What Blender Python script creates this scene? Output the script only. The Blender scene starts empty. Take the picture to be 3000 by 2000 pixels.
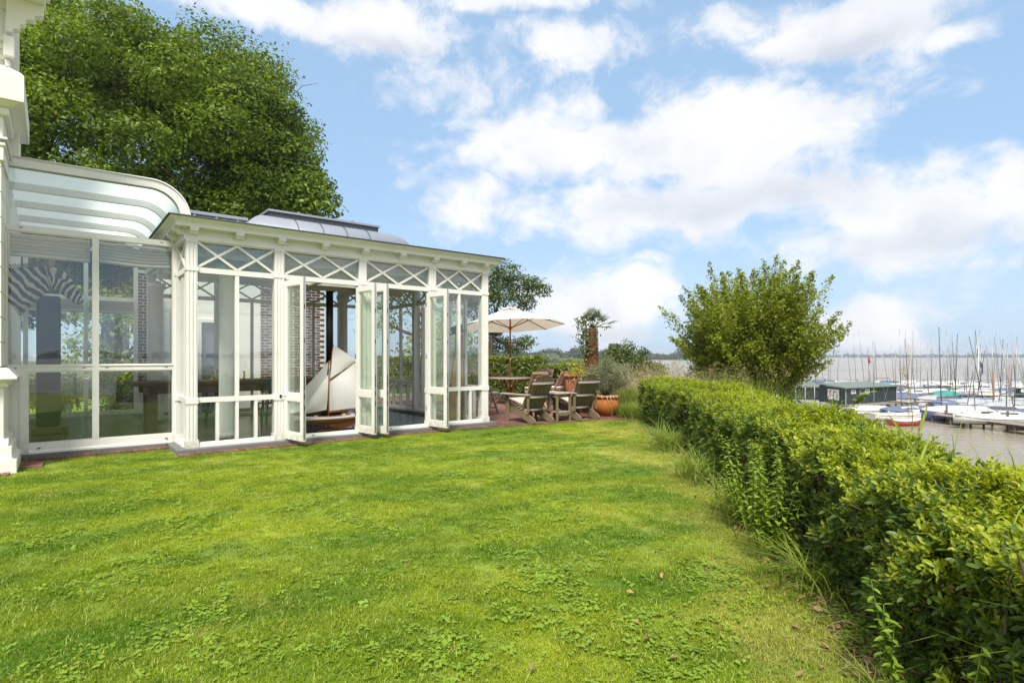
import bpy, math, random
import numpy as np
from mathutils import Vector, Matrix
rng = np.random.default_rng(7)
random.seed(7)
scene = bpy.context.scene
col = scene.collection
R = math.radians

# ------------------------------------------------------------------ camera
FPX, HOR, EYE = 1667.0, 1043.0, 1.35          # focal length and horizon row in photograph pixels, eye height in metres
cam_d = bpy.data.cameras.new('camera')
cam_d.sensor_width = 36.0
cam_d.lens = 36.0 * FPX / 3000.0
cam_d.shift_y = (HOR - 1000.0) / 3000.0
cam_d.clip_start, cam_d.clip_end = 0.05, 20000.0
cam = bpy.data.objects.new('camera', cam_d)
cam.location = (0, 0, EYE)
cam.rotation_euler = (R(90), 0, 0)
col.objects.link(cam)
scene.camera = cam

# ------------------------------------------------------------------ sun, sky, exposure
SUN_EL = R(54)
SUN_H = Vector((-0.14, -0.99, 0)).normalized()       # horizontal direction towards the sun
sun_dir = Vector((SUN_H.x * math.cos(SUN_EL), SUN_H.y * math.cos(SUN_EL), math.sin(SUN_EL)))
sl = bpy.data.lights.new('sun', 'SUN')
sl.energy = 4.0
sl.angle = R(14)
sl.color = (1.0, 0.94, 0.84)
sun = bpy.data.objects.new('sun', sl)
sun.rotation_euler = sun_dir.to_track_quat('Z', 'Y').to_euler()
sun.location = (-30, -20, 40)
col.objects.link(sun)

scene.view_settings.view_transform = 'Standard'
scene.view_settings.look = 'None'
scene.view_settings.gamma = 1.0
scene.view_settings.use_curve_mapping = False
scene.view_settings.exposure = 0.66
scene.cycles.use_denoising = True
scene.cycles.use_adaptive_sampling = True
scene.cycles.adaptive_threshold = 0.02
scene.cycles.max_bounces = 7
scene.cycles.diffuse_bounces = 4
scene.cycles.glossy_bounces = 3
scene.cycles.transmission_bounces = 4
scene.cycles.transparent_max_bounces = 16
scene.cycles.volume_bounces = 0
scene.cycles.caustics_reflective = False
scene.cycles.caustics_refractive = False
scene.cycles.sample_clamp_indirect = 6.0

class NT:
    """small helper for writing node trees"""
    def __init__(s, tree):
        s.t = tree; s.n = tree.nodes; s.l = tree.links
    def add(s, typ, **kw):
        nd = s.n.new(typ)
        for k, v in kw.items():
            if k.startswith('i_'):
                key = k[2:]
                key = int(key) if key.isdigit() else key.replace('_', ' ')
                s.put(nd.inputs[key], v)
            else:
                setattr(nd, k, v)
        return nd
    def put(s, inp, v):
        if isinstance(v, bpy.types.NodeSocket): s.l.new(v, inp)
        elif isinstance(v, bpy.types.Node): s.l.new(v.outputs[0], inp)
        else:
            try: inp.default_value = v
            except Exception: inp.default_value = tuple(v) + (1.0,)
    def math(s, op, a, b=None, c=None, clamp=False):
        nd = s.n.new('ShaderNodeMath'); nd.operation = op; nd.use_clamp = clamp
        s.put(nd.inputs[0], a)
        if b is not None: s.put(nd.inputs[1], b)
        if c is not None: s.put(nd.inputs[2], c)
        return nd.outputs[0]
    def mix(s, f, a, b, blend='MIX'):
        nd = s.n.new('ShaderNodeMix'); nd.data_type = 'RGBA'; nd.blend_type = blend
        s.put(nd.inputs[0], f); s.put(nd.inputs[6], a); s.put(nd.inputs[7], b)
        return nd.outputs[2]
    def noise(s, vec, scale, detail=4, rough=0.55, dist=0.0):
        nd = s.n.new('ShaderNodeTexNoise')
        if vec is not None: s.put(nd.inputs['Vector'], vec)
        nd.inputs['Scale'].default_value = scale; nd.inputs['Detail'].default_value = detail
        nd.inputs['Roughness'].default_value = rough; nd.inputs['Distortion'].default_value = dist
        return nd.outputs[0]
    def ramp(s, f, stops):
        nd = s.n.new('ShaderNodeValToRGB'); e = nd.color_ramp.elements
        while len(e) > 1: e.remove(e[-1])
        e[0].position = stops[0][0]; e[0].color = tuple(stops[0][1]) + (1,) if len(stops[0][1]) == 3 else stops[0][1]
        for p, c in stops[1:]:
            k = e.new(p); k.color = tuple(c) + (1,) if len(c) == 3 else c
        s.put(nd.inputs[0], f)
        return nd.outputs[0]
    def step(s, f, lo, hi):
        nd = s.n.new('ShaderNodeMapRange'); nd.interpolation_type = 'SMOOTHSTEP'
        s.put(nd.inputs[0], f); nd.inputs[1].default_value = lo; nd.inputs[2].default_value = hi
        return nd.outputs[0]

def build_world():
    w = bpy.data.worlds.new('World'); scene.world = w; w.use_nodes = True
    w.node_tree.nodes.clear()
    n = NT(w.node_tree)
    sky = n.add('ShaderNodeTexSky', sky_type='NISHITA', sun_disc=False, sun_elevation=SUN_EL,
                sun_rotation=math.atan2(SUN_H.x, SUN_H.y), altitude=0.0, air_density=1.0, dust_density=1.3, ozone_density=2.2)
    tc = n.add('ShaderNodeTexCoord')
    d = tc.outputs['Generated']
    sep = n.add('ShaderNodeSeparateXYZ', i_0=d)
    x, y, z = sep.outputs
    az = n.math('ARCTAN2', x, y)
    el = n.math('ARCSINE', z)
    # fractal detail: stretched a little along the horizon
    comb = n.add('ShaderNodeCombineXYZ')
    n.put(comb.inputs[0], az); n.put(comb.inputs[1], n.math('MULTIPLY', el, 1.35))
    wob = n.add('ShaderNodeTexNoise'); n.put(wob.inputs['Vector'], comb); wob.inputs['Scale'].default_value = 5.5; wob.inputs['Detail'].default_value = 3
    wv = n.add('ShaderNodeVectorMath', operation='SUBTRACT'); n.put(wv.inputs[0], wob.outputs['Color']); wv.inputs[1].default_value = (.5, .5, .5)
    ws = n.add('ShaderNodeVectorMath', operation='SCALE'); n.put(ws.inputs[0], wv); ws.inputs['Scale'].default_value = 0.11
    va = n.add('ShaderNodeVectorMath', operation='ADD'); n.put(va.inputs[0], comb); n.put(va.inputs[1], ws)
    fine = n.noise(va, 9.0, 10, 0.62)
    big = n.noise(va, 2.6, 3, 0.5)
    sp2 = n.add('ShaderNodeSeparateXYZ', i_0=va.outputs[0])
    azw, elw = sp2.outputs[0], n.math('DIVIDE', sp2.outputs[1], 1.35)
    # the cumulus banks that stand in this sky: azimuth, elevation, half-widths (degrees), weight
    banks = [(3.4, 20.5, 9.5, 3.2, 1.0), (20.7, 19.3, 10.7, 4.3, 1.05), (16.7, 14.3, 14.6, 3.0, 1.0), (34.6, 11.0, 8.3, 4.1, 1.0), (41.2, 12.3, 3.0, 2.9, 0.95), (-4.1, 14.8, 3.7, 2.4, 0.85), (8.5, 4.7, 6.6, 3.5, 1.05), (32.2, 2.8, 4.2, 2.2, 1.0), (12.8, 9.1, 2.3, 0.8, 0.6), (-11.9, 29.7, 5.9, 2.2, 0.95), (-22.8, 29.1, 8.3, 1.4, 0.95), (0.0, 31.8, 9.8, 1.0, 0.85), (6.8, 28.5, 5.4, 1.8, 0.85), (-2.1, 25.7, 5.8, 2.4, 0.62), (-10.5, 24.9, 3.6, 1.9, 0.6), (31.0, 27.2, 9.7, 2.3, 1.05), (38.8, 24.0, 1.7, 0.9, 0.8), (25.4, 23.5, 2.5, 1.7, 0.55), (32.2, 22.9, 3.1, 1.9, 0.55), (20.4, 28.2, 2.7, 1.9, 0.6)]
    F = None
    for (a0, e0, wa, we, k) in banks:
        p = n.math('DIVIDE', n.math('SUBTRACT', azw, R(a0)), R(wa * 1.22))
        q = n.math('DIVIDE', n.math('SUBTRACT', elw, R(e0)), R(we * 1.22))
        r2 = n.math('ADD', n.math('MULTIPLY', p, p), n.math('MULTIPLY', q, q))
        g = n.math('MULTIPLY', n.math('POWER', 2.718, n.math('MULTIPLY', r2, -0.9)), k)
        F = g if F is None else n.math('MAXIMUM', F, g)
    # elsewhere the same broken cumulus goes on
    gen = n.step(big, 0.33, 0.58)
    aa = n.step(n.math('ABSOLUTE', az), R(42), R(62)); ee = n.step(el, R(31), R(44))
    out = n.math('MAXIMUM', aa, ee)
    F = n.math('ADD', n.math('MULTIPLY', F, n.math('SUBTRACT', 1.0, out)), n.math('MULTIPLY', gen, out))
    dens = n.step(n.math('ADD', F, n.math('MULTIPLY', n.math('SUBTRACT', fine, 0.5), 2.0)), 0.20, 0.80)
    low = n.step(el, R(-1), R(4.5))
    # shading inside the banks: bright crowns, blue-grey undersides
    shn = n.noise(va, 6.5, 5, 0.55)
    under = None
    for (a0, e0, wa, we) in [(20.7, 14.3, 10.2, 1.9), (31.0, 25.3, 8.6, 1.0), (36.9, 8.8, 6.3, 1.3), (-11.9, 28.3, 5.0, 1.0), (8.9, 2.0, 6.0, 1.2)]:
        p = n.math('DIVIDE', n.math('SUBTRACT', azw, R(a0)), R(wa)); q = n.math('DIVIDE', n.math('SUBTRACT', elw, R(e0)), R(we))
        g = n.math('POWER', 2.718, n.math('MULTIPLY', n.math('ADD', n.math('MULTIPLY', p, p), n.math('MULTIPLY', q, q)), -1.0))
        under = g if under is None else n.math('MAXIMUM', under, g)
    sh = n.math('ADD', n.math('MULTIPLY', under, 0.75), n.math('MULTIPLY', n.step(shn, 0.42, 0.68), 0.42), clamp=True)
    ccol = n.mix(sh, (6.2, 6.2, 6.25), (4.2, 4.45, 4.95))
    skyc = n.mix(0.60, sky.outputs[0], (3.0, 4.5, 6.3))      # thin milky veil of summer haze over the blue
    skyc = n.mix(n.math('MULTIPLY', n.math('SUBTRACT', 1.0, n.step(el, R(0), R(16))), 0.62), skyc, (3.7, 4.75, 5.9))
    c = n.mix(n.math('MULTIPLY', dens, 0.93), skyc, ccol)
    bg = n.add('ShaderNodeBackground', i_0=c); bg.inputs[1].default_value = 0.108
    o = n.add('ShaderNodeOutputWorld'); n.l.new(bg.outputs[0], o.inputs[0])
    w.cycles.sampling_method = 'MANUAL'; w.cycles.sample_map_resolution = 512
HAZE = 0.00027
build_world()

# ------------------------------------------------------------------ materials
MAT = {}
def mat(name):
    m = bpy.data.materials.new(name); m.use_nodes = True; m.node_tree.nodes.clear()
    MAT[name] = m
    return m, NT(m.node_tree)
def finish(n, shader, disp=None):
    o = n.add('ShaderNodeOutputMaterial'); n.l.new(shader.outputs[0] if isinstance(shader, bpy.types.Node) else shader, o.inputs[0])
def bump(n, h, strength=0.3, dist=0.01):
    b = n.add('ShaderNodeBump'); b.inputs['Strength'].default_value = strength; b.inputs['Distance'].default_value = dist
    n.put(b.inputs['Height'], h); return b.outputs[0]
def pos(n): return n.add('ShaderNodeNewGeometry').outputs['Position']
def obj_co(n): return n.add('ShaderNodeTexCoord').outputs['Object']
def scaled(n, v, s):
    m = n.add('ShaderNodeMapping'); n.put(m.inputs[0], v); m.inputs['Scale'].default_value = s; return m.outputs[0]

def simple(name, c1, c2=None, rough=0.6, scale=8, metallic=0.0, bmp=0.0, bscale=60, stretch=(1, 1, 1), spec=0.5, world=False, dirt=None, rnd=0.0):
    m, n = mat(name)
    v = pos(n) if world else obj_co(n)
    v = scaled(n, v, stretch)
    c = n.mix(n.noise(v, scale, 5, 0.6), c1, c2 or c1)
    if rnd:
        oi = n.add('ShaderNodeObjectInfo')
        k = n.math('ADD', n.math('MULTIPLY', oi.outputs['Random'], 2 * rnd), 1 - rnd)
        cc = n.add('ShaderNodeCombineXYZ')
        for q in range(3): n.put(cc.inputs[q], k)
        c = n.mix(1.0, c, cc.outputs[0], 'MULTIPLY')
    if dirt:
        c = n.mix(n.math('MULTIPLY', n.step(n.noise(v, scale * 0.37, 6, 0.7), 0.52, 0.75), dirt[1]), c, dirt[0])
    p = n.add('ShaderNodeBsdfPrincipled'); n.put(p.inputs['Base Color'], c)
    p.inputs['Roughness'].default_value = rough; p.inputs['Metallic'].default_value = metallic
    p.inputs['Specular IOR Level'].default_value = spec
    if bmp: n.put(p.inputs['Normal'], bump(n, n.noise(v, bscale, 5, 0.6), bmp, 0.01))
    finish(n, p); return m

def foliage(name, c_dark, c_light, trans=0.35, rough=0.45, spec=0.4, patch=0.8, per_instance=False):
    """leaf surface: colour varies leaf by leaf ('tint') and branch by branch (world noise); light passes through"""
    m, n = mat(name)
    if per_instance:
        oi = n.add('ShaderNodeObjectInfo'); t = oi.outputs['Random']
        at = n.add('ShaderNodeAttribute', attribute_name='tint'); t = n.math('MULTIPLY_ADD', at.outputs['Fac'], 0.5, n.math('MULTIPLY', t, 0.5))
    else:
        at = n.add('ShaderNodeAttribute', attribute_name='tint'); t = at.outputs['Fac']
    nz = n.noise(pos(n), patch, 3, 0.6)
    f = n.math('ADD', n.math('MULTIPLY', t, 0.62), n.math('MULTIPLY', n.step(nz, 0.35, 0.68), 0.38), clamp=True)
    c = n.mix(f, c_dark, c_light)
    p = n.add('ShaderNodeBsdfPrincipled'); n.put(p.inputs['Base Color'], c)
    p.inputs['Roughness'].default_value = rough; p.inputs['Specular IOR Level'].default_value = spec
    tr = n.add('ShaderNodeBsdfTranslucent'); n.put(tr.inputs[0], n.mix(1.0, c, (1.35, 1.25, 0.55), 'MULTIPLY'))
    mx = n.add('ShaderNodeMixShader'); mx.inputs[0].default_value = trans
    n.l.new(p.outputs[0], mx.inputs[1]); n.l.new(tr.outputs[0], mx.inputs[2])
    finish(n, mx); return m

def glass_mat(name, tint, refl=1.0, ior=1.5, rough=0.0, film=0.0, fcol=(.62, .64, .58)):
    m, n = mat(name)
    ge = n.add('ShaderNodeNewGeometry'); dt = n.add('ShaderNodeVectorMath', operation='DOT_PRODUCT'); n.put(dt.inputs[0], ge.outputs['Incoming']); n.put(dt.inputs[1], ge.outputs['Normal'])
    f0 = ((ior - 1) / (ior + 1)) ** 2; fr = n.math('MULTIPLY_ADD', n.math('POWER', n.math('SUBTRACT', 1.0, n.math('ABSOLUTE', dt.outputs['Value'])), 5.0), 1 - f0, f0)
    t = n.add('ShaderNodeBsdfTransparent'); n.put(t.inputs[0], tint)
    g = n.add('ShaderNodeBsdfGlossy'); g.inputs['Roughness'].default_value = rough; n.put(g.inputs[0], (.95, .98, 1.0))
    nz = n.noise(obj_co(n), 1.7, 2); n.put(g.inputs['Normal'], bump(n, nz, 0.02, 0.02))
    f = n.math('MULTIPLY', fr, refl, clamp=True)
    mx = n.add('ShaderNodeMixShader'); n.put(mx.inputs[0], f); n.l.new(t.outputs[0], mx.inputs[1]); n.l.new(g.outputs[0], mx.inputs[2])
    if film:                                    # pale diffuse layer that brightens the panes, standing in for reflected light
        df = n.add('ShaderNodeBsdfDiffuse'); n.put(df.inputs[0], fcol); ff = n.math('MULTIPLY', n.math('MULTIPLY_ADD', n.noise(obj_co(n), 3.0, 5), 1.2, .4), film)
        m2 = n.add('ShaderNodeMixShader'); n.put(m2.inputs[0], ff); n.l.new(mx.outputs[0], m2.inputs[1]); n.l.new(df.outputs[0], m2.inputs[2]); mx = m2
    finish(n, mx); return m

def stripe_mat(name, base, stripes, axis=0, width=0.07):
    """woven stripes: list of (start, end, colour) in fractions of one repeat along an object axis"""
    m, n = mat(name)
    sp = n.add('ShaderNodeSeparateXYZ'); n.put(sp.inputs[0], obj_co(n))
    u = n.math('FRACT', n.math('DIVIDE', sp.outputs[axis], width))
    c = base
    for a, b, cc in stripes:
        f = n.math('MULTIPLY', n.math('GREATER_THAN', u, a), n.math('LESS_THAN', u, b))
        c = n.mix(f, c, cc)
    p = n.add('ShaderNodeBsdfPrincipled'); n.put(p.inputs['Base Color'], c); p.inputs['Roughness'].default_value = 0.9
    n.put(p.inputs['Normal'], bump(n, n.noise(obj_co(n), 400, 2), 0.15, 0.003))
    finish(n, p); return m

CREAM = (.755, .742, .708)
def painted_timber():
    m, n = mat('white_paint'); v = obj_co(n); w = pos(n)
    c = n.mix(n.noise(v, 5, 5, .6), CREAM, (.715, .70, .66))
    c = n.mix(n.math('MULTIPLY', n.step(n.noise(v, 1.9, 6, .7), .52, .75), .42), c, (.55, .53, .43))
    c = n.mix(n.math('MULTIPLY', n.step(n.noise(scaled(n, w, (9, 9, .9)), 2.2, 5, .65), .55, .72), .30), c, (.52, .50, .38))     # rain streaks
    sp = n.add('ShaderNodeSeparateXYZ'); n.put(sp.inputs[0], w)
    foot = n.math('MULTIPLY', n.math('SUBTRACT', 1.0, n.step(sp.outputs[2], .06, .34)), n.step(n.noise(w, 14, 5, .7), .36, .62))
    c = n.mix(n.math('MULTIPLY', foot, .55), c, (.34, .33, .21))                                                         # splashed earth and algae
    p = n.add('ShaderNodeBsdfPrincipled', i_Roughness=.45); n.put(p.inputs['Base Color'], c); n.put(p.inputs['Normal'], bump(n, n.noise(scaled(n, v, (3, 3, 1)), 30, 5), .14, .01)); finish(n, p)
painted_timber()
simple('sill_paint', (.82, .80, .74), (.76, .74, .68), 0.42, 4, dirt=((.55, .54, .47), .35), bmp=0.06, bscale=30)
simple('house_paint', (.82, .80, .73), (.76, .74, .67), 0.5, 5, dirt=((.58, .56, .48), .35), bmp=0.12, bscale=18)
simple('zinc', (.30, .335, .385), (.40, .435, .49), 0.42, 2.5, metallic=0.55, stretch=(1, 1, 3), bmp=0.05, bscale=9, dirt=((.55, .58, .62), .35))
simple('dark_zinc', (.055, .065, .075), (.09, .10, .11), 0.5, 5, metallic=0.3)
simple('plinth_stone', (.12, .125, .125), (.18, .185, .18), 0.8, 12, bmp=0.2, bscale=90)
simple('slate', (.028, .032, .036), (.05, .055, .06), 0.26, 5, bmp=0.12, bscale=14, rnd=0.18)
simple('grout', (.02, .02, .02), None, 0.9)
simple('steel', (.55, .55, .56), (.45, .45, .46), 0.35, 30, metallic=0.9)
simple('black_metal', (.012, .012, .013), (.02, .02, .02), 0.45, 8)
simple('brass', (.60, .44, .14), (.50, .36, .10), 0.3, 20, metallic=0.9)
simple('paver', (.21, .085, .058), (.115, .060, .045), 0.85, 6, bmp=0.3, bscale=80, rnd=0.32, world=True, dirt=((.10, .085, .06), .55))
simple('joint_sand', (.075, .06, .045), (.05, .05, .03), 0.95, 30, bmp=0.3, bscale=120, world=True)
simple('wall_brick', (.105, .048, .036), (.06, .032, .028), 0.8, 7, bmp=0.25, bscale=70, rnd=0.3, world=True)
simple('mortar', (.74, .72, .67), (.66, .64, .59), 0.9, 30, bmp=0.2, bscale=100)
simple('weathered_wood', (.140, .110, .058), (.205, .165, .098), 0.75, 6, stretch=(12, 12, 1.2), bmp=0.25, bscale=9, dirt=((.06, .055, .035), .5))
simple('weathered_wood_side', (.150, .115, .064), (.215, .170, .104), 0.75, 6, stretch=(1.2, 12, 12), bmp=0.25, bscale=9, dirt=((.06, .055, .035), .5))
simple('silvered_wood', (.36, .31, .27), (.24, .205, .175), 0.75, 6, stretch=(1.5, 14, 14), bmp=0.2, bscale=9)
simple('teak', (.40, .25, .16), (.30, .18, .115), 0.65, 6, stretch=(2, 9, 2), bmp=0.15, bscale=9)
simple('pale_teak', (.42, .26, .19), (.32, .20, .145), 0.7, 6, stretch=(9, 9, 1.5), bmp=0.15, bscale=9)
simple('table_top', (.50, .38, .32), (.38, .29, .245), 0.7, 5, stretch=(14, 1.2, 1), bmp=0.15, bscale=9)
simple('pole_wood', (.36, .13, .045), (.27, .10, .035), 0.45, 6, stretch=(14, 14, 1.5))
simple('terracotta', (.42, .15, .042), (.31, .105, .03), 0.9, 5, spec=.15, bmp=0.12, bscale=40, dirt=((.40, .24, .12), .55))
simple('terracotta_pale', (.36, .15, .09), (.28, .115, .07), 0.9, 6, spec=.15, bmp=0.1, bscale=40)
simple('soil', (.035, .025, .016), (.06, .045, .03), 0.95, 30, bmp=0.5, bscale=60)
simple('bark', (.085, .065, .045), (.045, .035, .026), 0.9, 5, stretch=(5, 5, 1), bmp=0.5, bscale=8)
simple('pale_bark', (.15, .13, .10), (.085, .075, .055), 0.9, 6, stretch=(4, 4, 1), bmp=0.4, bscale=10)
simple('twig', (.14, .105, .06), (.075, .05, .03), 0.85, 12)
simple('palm_fibre', (.20, .085, .025), (.10, .045, .018), 0.95, 10, stretch=(6, 6, 1.5), bmp=0.7, bscale=14)
simple('dead_leaf', (.30, .20, .085), (.19, .115, .05), 0.8, 9, rnd=0.3)
simple('straw', (.48, .40, .20), (.36, .30, .15), 0.8, 4, rnd=0.2)
simple('petal', (.80, .78, .74), (.75, .73, .68), 0.7, 4)
simple('oiled_wood', (.115, .058, .025), (.06, .03, .014), 0.45, 5, stretch=(1.2, 12, 12), bmp=0.2, bscale=9)
simple('green_enamel', (.010, .10, .055), (.008, .075, .042), 0.25, 4)
simple('varnish', (.52, .19, .040), (.40, .14, .03), 0.22, 5, stretch=(1.5, 10, 10))
simple('varnish_dark', (.13, .035, .012), (.09, .025, .01), 0.25, 5)
simple('boat_white', (.76, .75, .72), (.70, .69, .66), 0.3, 4)
simple('rope', (.60, .55, .44), (.5, .45, .36), 0.9, 30)
simple('ceiling_paint', (.74, .73, .68), (.70, .69, .64), 0.6, 4)
simple('door_blue', (.10, .12, .16), (.08, .10, .135), 0.35, 4)
simple('blind_cloth', (.70, .65, .58), (.56, .52, .46), 0.9, 5, stretch=(2, 2, 30), bmp=0.2, bscale=30)
simple('dark_cloth', (.030, .034, .045), (.04, .045, .055), 0.8, 5)
simple('shed_green', (.008, .022, .021), (.013, .031, .028), 0.6, 3, stretch=(1, 1, 8), bmp=0.1, bscale=10)
simple('shed_roof', (.11, .145, .12), (.15, .19, .16), 0.75, 1.2, dirt=((.10, .12, .10), .4))
simple('jetty_wood', (.27, .235, .195), (.185, .16, .13), 0.85, 3, stretch=(3, 3, 3), world=True, rnd=0.15)
simple('pile_wood', (.11, .085, .06), (.07, .055, .04), 0.9, 3)
simple('mast_alu', (.30, .29, .28), (.24, .24, .24), 0.35, 4, metallic=0.4)
simple('mast_dark', (.035, .037, .042), (.05, .05, .055), 0.4, 4)
simple('mast_wood', (.33, .17, .07), (.26, .13, .05), 0.5, 4)
simple('earth', (.15, .115, .06), (.20, .165, .085), 0.95, 3, bmp=0.4, bscale=30, world=True)
glass_mat('glass', (.97, .99, .98), 1.7, film=.008)
glass_mat('glass_dark', (.90, .94, .94), 1.8, film=.02)
glass_mat('door_glass', (.93, .98, .93), 1.6, film=.07, fcol=(.80, .82, .70))

def opal():
    m, n = mat('opal_glass')
    c = n.mix(n.noise(obj_co(n), 1.2, 3), (.86, .94, .85), (.90, .96, .88))
    d = n.add('ShaderNodeBsdfPrincipled', i_Roughness=0.25); n.put(d.inputs['Base Color'], c)
    t = n.add('ShaderNodeBsdfTranslucent'); n.put(t.inputs[0], n.mix(0, c, c))
    mx = n.add('ShaderNodeMixShader', i_0=0.80); n.l.new(d.outputs[0], mx.inputs[1]); n.l.new(t.outputs[0], mx.inputs[2]); finish(n, mx)
opal()
def canvas(name, c, trans, seams=False):
    m, n = mat(name)
    cc = n.mix(n.noise(obj_co(n), 2.5, 4), c, tuple(q * 0.93 for q in c))
    if seams:                                   # sewn cloth panels
        sp = n.add('ShaderNodeSeparateXYZ'); n.put(sp.inputs[0], obj_co(n))
        u = n.math('FRACT', n.math('DIVIDE', n.math('ADD', sp.outputs[0], n.math('MULTIPLY', sp.outputs[2], .12)), .085))
        cc = n.mix(n.math('MULTIPLY', n.math('LESS_THAN', u, .09), .14), cc, tuple(q * .6 for q in c))
    d = n.add('ShaderNodeBsdfDiffuse'); n.put(d.inputs[0], cc)
    t = n.add('ShaderNodeBsdfTranslucent'); n.put(t.inputs[0], n.mix(1.0, cc, (1.0, .90, .76), 'MULTIPLY'))
    mx = n.add('ShaderNodeMixShader', i_0=trans); n.l.new(d.outputs[0], mx.inputs[1]); n.l.new(t.outputs[0], mx.inputs[2]); finish(n, mx)
canvas('parasol_canvas', (.84, .82, .77), .34)
canvas('sail_cloth', (.86, .85, .825), .2, seams=True)
stripe_mat('cushion_stripe', (.76, .68, .55), [(.08, .16, (.42, .20, .06)), (.22, .27, (.10, .06, .04)), (.34, .46, (.62, .40, .12)), (.62, .68, (.16, .07, .05)), (.80, .88, (.50, .24, .12))], 0, 0.085)
stripe_mat('cushion_red', (.76, .66, .58), [(.10, .38, (.42, .16, .10)), (.55, .72, (.55, .33, .22))], 0, 0.045)

foliage('oak_leaf', (.026, .066, .012), (.235, .345, .034), .36, .5, .25, 0.40)
foliage('maple_leaf', (.105, .155, .012), (.330, .385, .030), .44, .45, .35, 0.9)
foliage('far_leaf', (.035, .066, .014), (.125, .175, .028), .25, .5, .3, 0.6)
foliage('wood_leaf', (.035, .058, .026), (.080, .105, .040), .15, .7, .2, 0.05)
foliage('laurel_leaf', (.026, .056, .010), (.130, .205, .024), .25, .42, .3, 2.2, per_instance=True)
foliage('shoot_leaf', (.175, .255, .015), (.47, .52, .036), .45, .38, .4, 1.6, per_instance=True)
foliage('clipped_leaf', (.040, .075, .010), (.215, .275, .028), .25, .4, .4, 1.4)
foliage('nettle_leaf', (.13, .22, .018), (.29, .40, .036), .34, .5, .3, 3)
foliage('weed_grass', (.11, .18, .022), (.29, .37, .06), .34, .45, .3, 2)
foliage('sage_leaf', (.13, .155, .085), (.27, .29, .185), .28, .7, .15, 2)
foliage('dry_grass', (.26, .22, .10), (.47, .41, .23), .28, .7, .15, 2)
foliage('palm_leaf', (.022, .042, .010), (.080, .110, .024), .18, .65, .15, 2)
foliage('ivy_leaf', (.030, .052, .014), (.12, .17, .04), .2, .35, .45, 3)
foliage('yellow_leaf', (.26, .24, .03), (.48, .42, .07), .35, .45, .35, 3)
foliage('clover_leaf', (.165, .275, .022), (.30, .43, .050), .36, .5, .3, 2, per_instance=True)
foliage('reed_leaf', (.11, .15, .05), (.21, .24, .09), .3, .5, .3, .5)

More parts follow.
